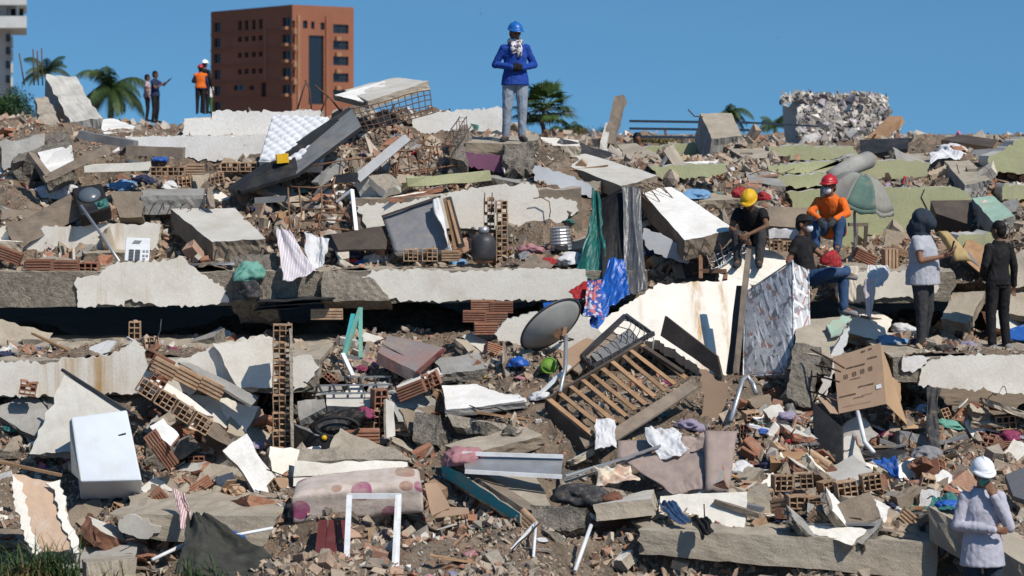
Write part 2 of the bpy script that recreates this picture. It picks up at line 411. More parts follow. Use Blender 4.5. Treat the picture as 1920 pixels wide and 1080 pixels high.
def _dots(n):
    """cream ticking printed with plum and brown discs"""
    m, nt, N, L, bs = base_mat(n); co = coords(nt, False)
    mp = N.new('ShaderNodeMapping'); mp.inputs['Scale'].default_value = (1, .5, 1); L.new(co, mp.inputs['Vector'])
    v = N.new('ShaderNodeTexVoronoi'); v.inputs['Scale'].default_value = 3.0; v.inputs['Randomness'].default_value = .55; L.new(mp.outputs[0], v.inputs['Vector'])
    d = ramp(nt, v.outputs['Distance'], .33, .31)
    sp = N.new('ShaderNodeSeparateColor'); L.new(v.outputs['Color'], sp.inputs[0])
    c = mix(nt, ramp(nt, sp.outputs[0], .5, .52), (.30, .07, .15), (.32, .18, .13))
    c = mix(nt, d, (.54, .455, .40), c)
    c = mix(nt, ramp(nt, noise_n(nt, co, 5, 7, .7), .42, .72), c, (.38, .31, .25))
    L.new(c, bs.inputs['Base Color']); bs.inputs['Roughness'].default_value = .85
    L.new(bump_n(nt, noise_n(nt, co, 9), .5, .03), bs.inputs['Normal'])
    return m
_DEF['ticking_dots'] = _dots

def _shards(n):
    """pale mattress ticking printed with grey and rust angular strokes"""
    m, nt, N, L, bs = base_mat(n); co = coords(nt, False)
    c = mix(nt, ramp(nt, noise_n(nt, co, 5), .4, .6), (.50, .505, .515), (.40, .405, .42))
    for k, (sc, ang, lo, col, msc) in enumerate(((3.2, .5, .88, (.14, .145, .16), 3.5), (2.8, -.6, .88, (.15, .155, .17), 4), (2.4, 1.25, .88, (.20, .20, .22), 4), (3.5, .15, .88, (.70, .71, .73), 4), (2.6, -1.0, .93, (.36, .20, .17), 5), (3.8, .9, .88, (.66, .67, .69), 4))):
        mp = N.new('ShaderNodeMapping'); mp.inputs['Rotation'].default_value = (0, ang, .4 * ang); mp.inputs['Location'].default_value = (k * 1.7, k * .9, k * 2.3); L.new(co, mp.inputs['Vector'])
        w = N.new('ShaderNodeTexWave'); w.inputs['Scale'].default_value = sc; w.inputs['Distortion'].default_value = .25; w.bands_direction = 'X'; L.new(mp.outputs[0], w.inputs['Vector'])
        a = ramp(nt, w.outputs['Fac'], lo - .06, lo + .04); b = ramp(nt, noise_n(nt, mp.outputs[0], msc, 2), .50, .53)
        mm = N.new('ShaderNodeMath'); mm.operation = 'MULTIPLY'; L.new(a, mm.inputs[0]); L.new(b, mm.inputs[1])
        c = mix(nt, mm.outputs[0], c, col)
    L.new(c, bs.inputs['Base Color']); bs.inputs['Roughness'].default_value = .6
    L.new(bump_n(nt, noise_n(nt, co, 12), .5, .03), bs.inputs['Normal'])
    return m
_DEF['ticking_shards'] = _shards

def _quilt(n):
    m, nt, N, L, bs = base_mat(n); co = coords(nt, False)
    c = mix(nt, ramp(nt, noise_n(nt, co, 3), .3, .7), (.64, .65, .67), (.53, .54, .56))
    L.new(c, bs.inputs['Base Color']); bs.inputs['Roughness'].default_value = .8
    L.new(bump_n(nt, noise_n(nt, co, 25), .3, .02), bs.inputs['Normal'])
    return m
_DEF['ticking_white'] = _quilt

def _pattern(n, a, b, c3, sc):
    def f(nn):
        m, nt, N, L, bs = base_mat(nn); co = coords(nt, False)
        v = N.new('ShaderNodeTexVoronoi'); v.inputs['Scale'].default_value = sc; L.new(co, v.inputs['Vector'])
        sp = N.new('ShaderNodeSeparateColor'); L.new(v.outputs['Color'], sp.inputs[0])
        c = mix(nt, ramp(nt, sp.outputs[0], .5, .55), a, b)
        c = mix(nt, ramp(nt, sp.outputs[1], .72, .76), c, c3)
        L.new(c, bs.inputs['Base Color']); bs.inputs['Roughness'].default_value = .8
        L.new(bump_n(nt, noise_n(nt, co, 14), .4, .02), bs.inputs['Normal'])
        return m
    _DEF[n] = f
_pattern('print_towel', (.03, .07, .28), (.45, .12, .12), (.40, .40, .48), 22)
_pattern('print_scarf', (.62, .60, .62), (.06, .05, .07), (.5, .46, .5), 30)
_pattern('print_flower', (.60, .50, .36), (.50, .33, .24), (.66, .60, .50), 16)
_pattern('print_check', (.55, .5, .52), (.10, .07, .09), (.42, .22, .24), 26)

def _stripe(n, a, b, sc, axis=0):
    def f(nn):
        m, nt, N, L, bs = base_mat(nn); co = coords(nt, False)
        w = N.new('ShaderNodeTexWave'); w.inputs['Scale'].default_value = sc; w.inputs['Distortion'].default_value = .8
        w.bands_direction = 'XYZ'[axis]; L.new(co, w.inputs['Vector'])
        c = mix(nt, ramp(nt, w.outputs['Fac'], .45, .6), a, b)
        L.new(c, bs.inputs['Base Color']); bs.inputs['Roughness'].default_value = .85
        L.new(bump_n(nt, noise_n(nt, co, 14), .4, .02), bs.inputs['Normal'])
        return m
    _DEF[n] = f
_stripe('stripe_pink', (.60, .50, .48), (.42, .22, .22), 14)
_stripe('stripe_white', (.62, .58, .60), (.50, .44, .46), 9)
defm('wood_worn_red', (.27, .15, .13), (.19, .19, .19), 2.2, rough=.8, bump=.3, bscale=40, dirt=DUST, dirt_amt=.6, dscale=2.5, grain=.2)
_stripe('parasol_grey2', (.40, .38, .34), (.36, .34, .31), 2)

def _rust(n):
    """pale plaster with two broad rust runs down it and grey grime"""
    m, nt, N, L, bs = base_mat(n); co = coords(nt, False)
    c = mix(nt, ramp(nt, noise_n(nt, co, 1.6), .3, .7), (.78, .74, .66), (.69, .645, .56))
    sx_ = N.new('ShaderNodeSeparateXYZ'); L.new(co, sx_.inputs[0])
    wob = noise_n(nt, co, 2.2, 4)
    mp = N.new('ShaderNodeMapping'); mp.inputs['Scale'].default_value = (1, .2, .12); L.new(co, mp.inputs['Vector']); fine = noise_n(nt, mp.outputs[0], 22, 4, .7)
    for x0, w, amt in ((.38, .11, .95), (.72, .06, .8), (-.35, .04, .35)):
        a = N.new('ShaderNodeMath'); a.operation = 'SUBTRACT'; a.inputs[1].default_value = x0 - .06; L.new(sx_.outputs['X'], a.inputs[0])
        b = N.new('ShaderNodeMath'); b.operation = 'MULTIPLY_ADD'; b.inputs[1].default_value = -.12; L.new(wob, b.inputs[0]); L.new(a.outputs[0], b.inputs[2])
        d = N.new('ShaderNodeMath'); d.operation = 'ABSOLUTE'; L.new(b.outputs[0], d.inputs[0])
        e = ramp(nt, d.outputs[0], w, w * .15); f = ramp(nt, fine, .34, .66)
        q = N.new('ShaderNodeMath'); q.operation = 'MULTIPLY'; L.new(e, q.inputs[0]); L.new(f, q.inputs[1]); r = N.new('ShaderNodeMath'); r.operation = 'MULTIPLY'; r.inputs[1].default_value = amt; L.new(q.outputs[0], r.inputs[0])
        c = mix(nt, r.outputs[0], c, (.44, .25, .09))
    c = mix(nt, ramp(nt, noise_n(nt, co, 3, 8, .75), .56, 1.0), c, (.38, .33, .27))
    L.new(c, bs.inputs['Base Color']); bs.inputs['Roughness'].default_value = .9
    L.new(bump_n(nt, noise_n(nt, co, 24, 8, .7), .3, .01), bs.inputs['Normal'])
    return m
_DEF['plaster_rust'] = _rust

def _attr(name, bscale=30):
    def make(n):
        m, nt, N, L, bs = base_mat(n); tcn = N.new('ShaderNodeTexCoord'); co = tcn.outputs['Object']
        at = N.new('ShaderNodeAttribute'); at.attribute_name = 'col'
        g = mix(nt, ramp(nt, noise_n(nt, co, 18, 6, .7), .25, .75), (.68,) * 3, (1.18,) * 3)
        c = mix(nt, 1.0, at.outputs['Color'], g, 'MULTIPLY')
        c = mix(nt, ramp(nt, noise_n(nt, co, 5, 5, .65), .5, .95), c, DUST)
        L.new(c, bs.inputs['Base Color']); bs.inputs['Roughness'].default_value = .92; bs.inputs['Specular IOR Level'].default_value = .25
        L.new(bump_n(nt, noise_n(nt, co, bscale, 6, .7), .6, .02), bs.inputs['Normal'])
        return m
    _DEF[name] = make
_attr('rubble_mix', 40)
# ------------------------------------------------------------------ the heap: three layers of collapsed storeys
_W = [(rng.uniform(.5, 6), rng.uniform(0, 6.28), rng.uniform(0, 6.28)) for _ in range(22)]
def lump(x, y):
    t = 0
    for k, a, p in _W: t = t + np.sin(k * (x * np.cos(a) + y * np.sin(a)) + p) / (1 + k)
    return t * .16 + np.sin(7.3 * x + 2 * np.sin(3.1 * y)) * np.sin(6.1 * y + 2 * np.sin(2.7 * x)) * .05 + np.sin(13.7 * x + 1.5 * np.sin(9 * y)) * np.sin(12.1 * y + 1.3 * np.sin(8 * x)) * .028
COLS = [-200, 60, 300, 560, 760, 1000, 1250, 1450, 1600, 1800, 2120]
# each entry: (distance, photo row of the surface) down a column of the heap
LOW_L = [(15, 1420), (18.5, 1190), (20.5, 1090), (21.9, 1045), (22.2, 985), (23.2, 915), (24.3, 850), (25.0, 770), (25.25, 735), (27, 680), (29, 640), (31, 600)]
LOW_M = [(15, 1420), (18.5, 1190), (20.5, 1085), (21.8, 1020), (22.6, 960), (23.6, 880), (24.6, 790), (25.6, 715), (26.5, 655), (27.4, 615), (29, 590), (31, 560)]
LOW_C = [(15, 1420), (18.5, 1250), (20.5, 1150), (21.4, 1115), (21.6, 1090), (21.9, 990), (23.0, 900), (24.2, 815), (25.2, 750), (26.2, 690), (27.2, 650), (29, 610), (31, 580)]
LOW_R = [(15, 1420), (18.5, 1270), (20.6, 1195), (21.5, 1130), (21.8, 1010), (22.6, 945), (24, 870), (25.2, 820), (26.5, 800), (28, 790), (31, 770)]
LOW = [LOW_L, LOW_L, LOW_L, LOW_L, LOW_M, LOW_M, LOW_C, LOW_C, LOW_C, LOW_R, LOW_R]
MID_L = [(25.2, 656), (25.6, 641), (26.5, 634), (27.0, 642), (27.6, 646), (29, 640), (31, 620)]
MID_M = [(25.2, 760), (26, 690), (27.0, 650), (27.6, 645), (29, 635), (31, 615)]
MID_R = [(25.4, 664), (26.0, 659), (26.7, 651), (27.3, 628), (28, 610), (29.5, 590), (31, 570)]
MID = [MID_L, MID_L, MID_L, MID_L, MID_M, MID_M, MID_M, MID_M, MID_R, MID_R, MID_R]
TOP_L = [(27.6, 505), (28.2, 492), (29.3, 482), (29.5, 430), (30.2, 400), (30.9, 345), (31.8, 312), (32.0, 262), (33, 252), (36, 250), (45, 246), (71, 240), (90, 249)]
TOP_ML = [(27.6, 505), (28.2, 492), (29.2, 470), (29.6, 425), (30.2, 385), (31, 330), (31.8, 300), (32.2, 250), (33, 236), (36, 240), (45, 240), (71, 238), (90, 249)]
TOP_M = [(27.6, 510), (28.4, 490), (29.2, 462), (29.6, 405), (30.3, 350), (31, 305), (32, 265), (33, 245), (36, 243), (45, 244), (71, 244), (90, 249)]
TOP_C = [(27.6, 515), (28.4, 488), (28.9, 465), (29.3, 385), (29.9, 335), (30.6, 290), (31.2, 276), (33, 274), (36, 278), (45, 280), (71, 268), (90, 254)]
TOP_CR = [(27.6, 540), (28.3, 505), (29, 478), (29.8, 410), (30.6, 360), (31.5, 330), (33, 314), (36, 300), (40, 294), (45, 292), (71, 272), (90, 256)]
TOP_R = [(27.6, 512), (28.2, 490), (29, 480), (30.5, 472), (32.6, 468), (33.3, 352), (34.5, 330), (36, 312), (38, 296), (41, 288), (45, 286), (71, 270), (90, 256)]
TOP_RR = [(27.6, 530), (28.2, 515), (29, 480), (30.5, 440), (32, 400), (33.3, 355), (34.5, 330), (36, 308), (38, 290), (41, 280), (45, 280), (71, 268), (90, 256)]
TOP = [TOP_L, TOP_L, TOP_L, TOP_ML, TOP_M, TOP_C, TOP_CR, TOP_CR, TOP_R, TOP_RR, TOP_RR]

class Layer:
    def __init__(s, prof, x0, x1, y0, y1, amp):
        s.p = [(np.array([d for d, _ in q]), np.array([CZ - (y - HY) * d / FPX for d, y in q])) for q in prof]
        s.r = (x0, x1, y0, y1); s.amp = amp; s.drop = .09
    def H(s, x, y):
        x = np.asarray(x, float); y = np.asarray(y, float)
        px = np.clip(CX + x / y * FPX, COLS[0], COLS[-1])
        zs = np.stack([np.interp(y, d, z) for d, z in s.p])
        k = np.clip(np.searchsorted(COLS, px) - 1, 0, len(COLS) - 2)
        c = np.array(COLS, float); t = (px - c[k]) / (c[k + 1] - c[k])
        idx = np.indices(k.shape)
        z = zs[(k, *idx)] * (1 - t) + zs[(k + 1, *idx)] * t
        return z + lump(x, y) * s.amp * np.clip(y / 26, 1, 1.4) - s.drop
    def build(s, name, res, mats):
        x0, x1, y0, y1 = s.r
        nx = int((x1 - x0) / res); ny = int((y1 - y0) / res)
        xs = np.linspace(x0, x1, nx + 1); ys = np.linspace(y0, y1, ny + 1)
        X, Y = np.meshgrid(xs, ys); Z = s.H(X, Y)
        X = X + rng.normal(0, res * .16, X.shape); Y = Y + rng.normal(0, res * .16, X.shape); Z = Z + rng.normal(0, res * .22, X.shape)
        v = np.stack([X, Y, Z], -1).reshape(-1, 3)
        i = np.arange(nx * ny); a = (i // nx) * (nx + 1) + i % nx
        f = np.stack([a, a + 1, a + nx + 2, a + nx + 1], 1)
        me = bpy.data.meshes.new(name); me.from_pydata(v.tolist(), [], f.tolist()); me.materials.append(MAT(mats)); me.update()
        o = bpy.data.objects.new(name, me); COL.link(o); return o

L_LOW = Layer(LOW, -7.5, 7.5, 15, 30.5, .8)
L_MID = Layer(MID, -8.5, 8.5, 25.4, 31, .55)
L_TOP = Layer(TOP, -11, 11, 27.7, 46, .7)
L_FAR = Layer(TOP, -26, 26, 45, 90, .35)
LAYERS = [L_LOW, L_MID, L_TOP, L_FAR]

def surf_d(px, py, d0=18.0, layers=None):
    """distance at which a sight line first meets the heap"""
    d = np.arange(d0, 89, .03); best = 89.0
    x = (px - CX) * d / FPX; z = CZ - (py - HY) * d / FPX
    for Lr in (layers or LAYERS):
        m = (d >= Lr.r[2]) & (d <= Lr.r[3])
        if not m.any(): continue
        hit = Lr.H(x[m], d[m]) >= z[m]
        if hit.any(): best = min(best, d[m][np.argmax(hit)])
    return best
def S(px, py, off=.05): return P(px, py, surf_d(px, py) - off)

defm('mound', (.30, .235, .172), (.12, .092, .068), 2.6, rough=.95, bump=.9, bscale=22, bdist=.05, dirt=(.33, .17, .11), dirt_amt=.55, dscale=3, grain=.35)  # dark second tone paints in the shade of crevices between the rubble

g = G(); g.add([(-6000, -200, 0), (6000, -200, 0), (6000, 12000, 0), (-6000, 12000, 0)], [(0, 1, 2, 3)])
tag(g.obj('ground', 'ground'), 'dusty bare ground around the collapsed building', None, kind='structure')
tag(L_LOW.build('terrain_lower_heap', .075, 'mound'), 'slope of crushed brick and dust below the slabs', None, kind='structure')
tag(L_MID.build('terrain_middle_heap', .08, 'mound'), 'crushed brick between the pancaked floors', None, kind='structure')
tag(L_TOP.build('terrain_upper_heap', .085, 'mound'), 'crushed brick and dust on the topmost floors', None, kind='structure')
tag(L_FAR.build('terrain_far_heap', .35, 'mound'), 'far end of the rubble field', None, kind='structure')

# ------------------------------------------------------------------ loose rubble
def hull_template(seed, n=11, box=(1, 1, 1)):
    r = random.Random(seed); bm = bmesh.new()
    for _ in range(n):
        v = Vector((r.uniform(-1, 1) * box[0], r.uniform(-1, 1) * box[1], r.uniform(-1, 1) * box[2])); bm.verts.new(v * .5)
    res = bmesh.ops.convex_hull(bm, input=bm.verts[:])
    bmesh.ops.delete(bm, geom=[e for e in res['geom_interior'] if isinstance(e, bmesh.types.BMVert)], context='VERTS')
    bmesh.ops.triangulate(bm, faces=bm.faces[:]); bm.verts.index_update()
    v = np.array([q.co[:] for q in bm.verts]); f = np.array([[q.index for q in p.verts] for p in bm.faces]); bm.free()
    return v, f
def box_template(seed, dims):
    r = random.Random(seed); v = []
    for a in (-1, 1):
        for b in (-1, 1):
            for c in (-1, 1): v.append([a * dims[0] * .5 * r.uniform(.65, 1.1), b * dims[1] * .5 * r.uniform(.65, 1.1), c * dims[2] * .5 * r.uniform(.7, 1.1)])
    q = [(0, 1, 3, 2), (4, 6, 7, 5), (0, 4, 5, 1), (2, 3, 7, 6), (0, 2, 6, 4), (1, 5, 7, 3)]
    return np.array(v), np.array([t for a, b, c, d in q for t in ((a, b, c), (a, c, d))])
TEMPL = [box_template(60 + k, d) for k, d in enumerate([(1, .7, .5), (1, .9, .16), (1.1, .6, .14), (1.3, .35, .2), (.9, .7, .6), (1.2, .8, .1), (1.5, .22, .12), (1, .5, .3)])] + [hull_template(80 + k, 6) for k in range(5)] + [hull_template(k, 10) for k in range(2)] + [hull_template(20 + k, 7, (1, .8, .3)) for k in range(4)] + [hull_template(40 + k, 8, (1, .35, .28)) for k in range(2)]
PAL = [((.34, .155, .095), .16), ((.41, .23, .155), .15), ((.42, .335, .25), .26), ((.35, .31, .26), .18), ((.25, .22, .185), .12), ((.54, .48, .40), .11), ((.68, .65, .61), .05), ((.12, .10, .085), .035), ((.05, .045, .04), .012), ((.30, .18, .09), .02)]
TRASH = [(.03, .12, .38), (.42, .04, .05), (.50, .16, .26), (.72, .72, .73), (.05, .28, .24), (.30, .24, .40), (.55, .38, .05), (.02, .02, .025), (.62, .60, .62), (.10, .18, .32)]

def pieces(pos, size, name, label, colfn=None, flat=.0, templ=TEMPL, kind='stuff', parent=None, cat='rubble'):
    n = len(pos); V = []; Fc = []; Cc = []; base = 0
    pc = np.array([c for c, _ in PAL]); pw = np.array([w for _, w in PAL]); pw = pw / pw.sum()
    col = pc[rng.choice(len(pc), n, p=pw)] * rng.uniform(.75, 1.25, (n, 1))
    tr = rng.random(n) < .018
    col[tr] = np.array(TRASH)[rng.integers(0, len(TRASH), tr.sum())]
    f = np.clip(.30 + 2.4 * lump(pos[:, 0] * 1.7 + 3, pos[:, 1] * 1.7 + pos[:, 2]) + rng.normal(0, .12, n), .03, .68)[:, None]       # plaster dust lies thicker in some patches
    col = col * (1 - f) + np.array([.44, .35, .26]) * f * rng.uniform(.8, 1.15, (n, 1))
    if colfn is not None: col = colfn(n)
    which = rng.integers(0, len(templ), n)
    q = rng.normal(size=(n, 4)); q[:, 1:3] *= (1 - flat); q /= np.linalg.norm(q, axis=1)[:, None]
    w, x, y, z = q.T
    Rm = np.stack([np.stack([1 - 2 * (y * y + z * z), 2 * (x * y - z * w), 2 * (x * z + y * w)], -1), np.stack([2 * (x * y + z * w), 1 - 2 * (x * x + z * z), 2 * (y * z - x * w)], -1), np.stack([2 * (x * z - y * w), 2 * (y * z + x * w), 1 - 2 * (x * x + y * y)], -1)], 1)
    for t, (tv, tf) in enumerate(templ):
        i = np.where(which == t)[0]
        if not len(i): continue
        sc = size[i][:, None] * rng.uniform(.7, 1.3, (len(i), 3))
        v = np.einsum('nij,nkj->nki', Rm[i], tv[None] * sc[:, None, :]) + pos[i][:, None, :]
        V.append(v.reshape(-1, 3)); Cc.append(np.repeat(col[i], len(tv), 0))
        Fc.append((tf[None] + (np.arange(len(i)) * len(tv))[:, None, None] + base).reshape(-1, 3)); base += len(i) * len(tv)
    V = np.vstack(V); Fc = np.vstack(Fc); Cc = np.vstack(Cc)
    org = V.mean(0); org[2] = V[:, 2].min()
    me = bpy.data.meshes.new(name); me.vertices.add(len(V)); me.vertices.foreach_set('co', (V - org).ravel())
    me.loops.add(len(Fc) * 3); me.loops.foreach_set('vertex_index', Fc.ravel().astype(np.int32))
    me.polygons.add(len(Fc)); me.polygons.foreach_set('loop_start', np.arange(0, len(Fc) * 3, 3, dtype=np.int32)); me.polygons.foreach_set('loop_total', np.full(len(Fc), 3, dtype=np.int32))
    me.polygons.foreach_set('use_smooth', np.zeros(len(Fc), dtype=bool))
    me.update(calc_edges=True)
    a = me.color_attributes.new('col', 'FLOAT_COLOR', 'POINT'); a.data.foreach_set('color', np.hstack([Cc, np.ones((len(Cc), 1))]).ravel())
    me.materials.append(MAT('rubble_mix'))
    o = bpy.data.objects.new(name, me); COL.link(o); o.location = Vector(org)
    if parent is not None: o.parent = parent; o.location = Vector(org) - world_loc(parent)
    if label: o['label'] = label
    if parent is None and cat: o['category'] = cat
    o['kind'] = kind
    return o

def scatter(Lr, n, y0, y1, smin, smax, name, label, power=2.2, lift=.3, fan=1.26, **kw):
    y = np.sqrt(rng.uniform(y0 ** 2, y1 ** 2, n * 2)); hw = y * .24 * fan + .4
    x = rng.uniform(-1, 1, n * 2) * hw
    e = .05; sl = np.abs(Lr.H(x, y + e) - Lr.H(x, y - e)) / (2 * e)
    keep = rng.random(n * 2) < np.clip(np.sqrt(1 + sl ** 2) / 2.6, .2, 1)        # more on the steep faces, which have more surface
    # patches of fines and patches of lumps
    keep &= rng.random(n * 2) < np.clip(.9 + lump(x * 2.3, y * 2.3) * 1.6, .5, 1)
    x, y = x[keep][:n], y[keep][:n]
    z = Lr.H(x, y)
    s = smin + (smax - smin) * rng.random(len(x)) ** power
    s = s * np.clip(1.0 + 3.2 * lump(x * 1.3 - 7, y * 1.3 + 4), .45, 1.25)          # sorted: fines in some places, lumps in others
    pos = np.stack([x, y, z + s * lift * rng.uniform(.2, 1.2, len(x))], 1)
    return pieces(pos, s, name, label, **kw)
FAST_SCALE = 1.0
scatter(L_LOW, 80000, 19.5, 28.5, .022, .13, 'rubble', 'loose crushed brick and concrete over the lower slope', power=3.2)
scatter(L_LOW, 1400, 20.5, 27.5, .09, .26, 'rubble', 'coarser lumps of brick and concrete on the lower slope', power=1.8, lift=.38)
scatter(L_TOP, 2600, 28, 36, .11, .32, 'rubble', 'coarser lumps of brick and concrete on the upper floors', power=1.8, lift=.38)
scatter(L_MID, 14500, 25.5, 29.5, .035, .16, 'rubble', 'loose crushed brick on the middle ledge', power=3)
scatter(L_TOP, 56000, 27.8, 36, .026, .15, 'rubble', 'loose crushed brick over the upper floors', power=3.0)
scatter(L_TOP, 9000, 36, 45.5, .05, .26, 'rubble', 'loose broken concrete towards the back of the heap', power=3)
scatter(L_FAR, 14000, 45, 88, .10, .42, 'rubble', 'far broken concrete along the horizon', power=3.5)

# ------------------------------------------------------------------ pancaked floors with their plaster
def px_list(pts, d): return [P(x, y, d if len(q) == 0 else q[0]) for x, y, *q in pts]

def floor_slab(label, quad, d, depth, patches, mat='concrete_coarse', jag=(.05, .03, .04, .03), extra=None):
    c = px_list(quad, d)
    t = thing('collapsed_floor_slab', label, 'floor slab', (sum(c) / 4)[:3]); t['kind'] = 'thing'
    g = G(); L = np.linalg.norm(c[1] - c[0])
    g.plate(c, depth, nu=max(8, int(L / .12)), nv=7, nw=6, jag=jag, bump=.02, seed=d * 3.1 + c[0][0], tdir=(0, depth, 0), mi=(0, 1, 1))
    g.obj('slab', [mat, 'concrete'], t)
    for k, (pts, m) in enumerate(patches):
        g = G(); g.poly(px_list(pts, d - .035), .05, jit=.022, step=.035, seed=k * 7.7 + d); g.obj('plaster', [m, 'plaster_grey'], t)
    return t
floor_slab('lowest floor slab edge, bare tan concrete, running below the crushed brick at bottom centre-right', [(1175, 990), (1760, 1016), (1760, 1090), (1185, 1040)], 21.5, 1.6, [], 'concrete', jag=(.03, .03, .04, .25))
floor_slab('low concrete slab edge with one white plaster flake, above the dark crumpled tarpaulin', [(190, 962), (525, 968), (500, 1028), (240, 1012)], 22.0, 1.6,
           [([(222, 975), (245, 962), (262, 968), (275, 976), (300, 990), (280, 1010), (262, 1012), (228, 1000)], 'plaster_grey')], 'concrete', jag=(.03, .05, .05, .35))
floor_slab('long white plastered floor slab on the left, behind the leaning grey wall panel', [(-120, 674), (600, 672), (596, 738), (-120, 748)], 25.2, 3.2,
           [([(-110, 682), (50, 680), (105, 680), (115, 672), (205, 668), (232, 650), (252, 640), (274, 658), (276, 694), (288, 694), (290, 672), (345, 672), (372, 662), (420, 640), (480, 630), (510, 632), (516, 728), (440, 734), (280, 738), (-110, 745)], 'plaster_stained'),
            ([(547, 668), (575, 666), (600, 688), (590, 705), (575, 722), (548, 738)], 'plaster')])
floor_slab('white and grey plastered floor slab under the standing pair on the right', [(1672, 668), (2060, 664), (2060, 748), (1676, 716)], 25.35, 3.2,
           [([(1692, 670), (1720, 667), (1744, 669), (1738, 682), (1712, 698), (1690, 694)], 'plaster_white'),
            ([(1722, 694), (1745, 680), (1765, 668), (1850, 664), (1905, 668), (2040, 655), (2040, 744), (1915, 740), (1850, 734), (1722, 726)], 'plaster')])
floor_slab('long middle floor slab with torn white plaster over a black gap, spanning left to centre', [(-120, 508), (1215, 505), (1215, 566), (-120, 580)], 27.6, 3.2,
           [([(142, 520), (185, 514), (215, 492), (345, 486), (356, 500), (388, 518), (425, 545), (430, 566), (410, 572), (300, 575), (262, 566), (236, 558), (232, 574), (190, 572), (165, 576), (146, 575)], 'plaster_stained'),
            ([(672, 528), (700, 508), (790, 505), (850, 510), (1000, 503), (1098, 505), (1100, 560), (1000, 562), (885, 564), (830, 566), (735, 562), (708, 545)], 'plaster')])
floor_slab('short plastered slab end with torn plaster, beside the hanging white shirt', [(1566, 506), (1798, 508), (1792, 566), (1574, 572)], 27.55, 2.6,
           [([(1566, 508), (1640, 512), (1755, 505), (1762, 540), (1745, 562), (1690, 556), (1600, 568), (1572, 566)], 'plaster')], 'concrete_coarse', jag=(.03, .12, .04, .03))
floor_slab('pale plastered wall strip behind the fallen speaker and small white appliance', [(-120, 428), (300, 420), (305, 474), (-120, 478)], 29.4, 1.6,
           [([(-110, 430), (120, 424), (200, 420), (298, 420), (300, 470), (180, 474), (-110, 476)], 'plaster_stained')], 'concrete')
floor_slab('white plaster wall face below the purple slab, behind the clay block column', [(660, 372), (1092, 350), (1092, 436), (660, 446)], 29.15, 1.4,
           [([(668, 385), (760, 380), (840, 362), (900, 350), (1005, 345), (1010, 372), (1050, 370), (1080, 375), (1084, 395), (1060, 412), (1030, 424), (960, 432), (860, 428), (760, 436), (690, 432)], 'plaster')], 'concrete_brown')
floor_slab('big white wall top beside the quilted mattress on the left skyline', [(236, 256), (600, 252), (606, 300), (330, 306)], 31.9, 1.0,
           [([(236, 258), (420, 254), (600, 252), (606, 298), (480, 304), (390, 300), (330, 292), (240, 270)], 'plaster_white')], 'plaster')
floor_slab('upper white wall block on the left skyline below the orange-vested worker', [(345, 222), (600, 206), (600, 252), (345, 256)], 32.3, .8,
           [([(345, 228), (395, 224), (398, 209), (600, 208), (600, 253), (345, 256)], 'plaster_white')], 'plaster', jag=(.02, .03, 0, .02))
floor_slab('flat white wall top on the skyline left of the blue-helmeted worker', [(770, 218), (946, 202), (950, 262), (775, 262)], 33.2, .6,
           [([(772, 222), (800, 214), (860, 206), (942, 202), (944, 246), (860, 246), (775, 252)], 'plaster_white')], 'plaster')
# ------------------------------------------------------------------ builders for the things lying on the heap
def fit(pts, idx=None):
    """bring a thing forward until the heap no longer swallows the corners it shows"""
    idx = range(len(pts)) if idx is None else idx
    sh = 0.0
    for i in idx:
        x, y, d = pts[i]; sh = min(sh, surf_d(x, y) + .12 - d)
    cx, cy, cd = (sum(q[k] for q in pts) / len(pts) for k in range(3)); sh = min(sh, surf_d(cx, cy) - .02 - cd)
    return [(x, y, d + sh) for x, y, d in pts]

def shift_of(pts):
    q = fit(pts); return q[0][2] - pts[0][2]

def Q(name, label, cat, pts, thick, mats, nu=6, nv=6, nw=1, jag=(0, 0, 0, 0), bump=0, mi=(0, 1, 1), parent=None, bevel=0, smooth=False, puff=0, tdir=None, group=None, freq=1.0):
    """one solid plate from the four photo corners of its seen face"""
    if parent is None: pts = fit(pts, (2, 3))
    c = [P(*q) for q in pts]; g = G()
    if isinstance(mats, str): mats = [mats, mats]
    g.plate(c, thick, nu, nv, nw, jag, bump, seed=pts[0][0] * .37, mi=mi, puff=puff, tdir=tdir, freq=freq)
    o = g.obj(name, mats, parent, smooth, bevel)
    if parent is None: tag(o, label, cat, group, 'thing')
    elif label: o['label'] = label
    return o
def B(name, label, cat, a, b, w, h, mat, seg=1, jit=0, parent=None, up=(0, 0, 1), group=None, end=None):
    g = G(); g.beam(P(*a), P(*b), w, h, up, 0, seg, jit, None if end is None else 1)
    o = g.obj(name, [mat] + ([end] if end else []), parent)
    if parent is None: tag(o, label, cat, group, 'thing')
    return o
def Tb(name, label, cat, pts, r, mat, parent=None, n=6, group=None):
    g = G(); g.tube([P(*q) for q in pts], r, n); o = g.obj(name, mat, parent, True)
    if parent is None: tag(o, label, cat, group, 'thing')
    return o
def Poly(name, label, cat, pts, d, thick, mats, parent=None, jit=.02, group=None):
    if parent is None:
        pts = [(q[0], q[1], q[2] if len(q) > 2 else d) for q in pts]; lo = sorted(range(len(pts)), key=lambda i: -pts[i][1])[:3]; pts = fit(pts, lo)
    g = G(); g.poly(px_list(pts, d), thick, jit=jit, seed=pts[0][0] * .13)
    o = g.obj(name, mats if not isinstance(mats, str) else [mats, mats], parent)
    if parent is None: tag(o, label, cat, group, 'thing')
    return o

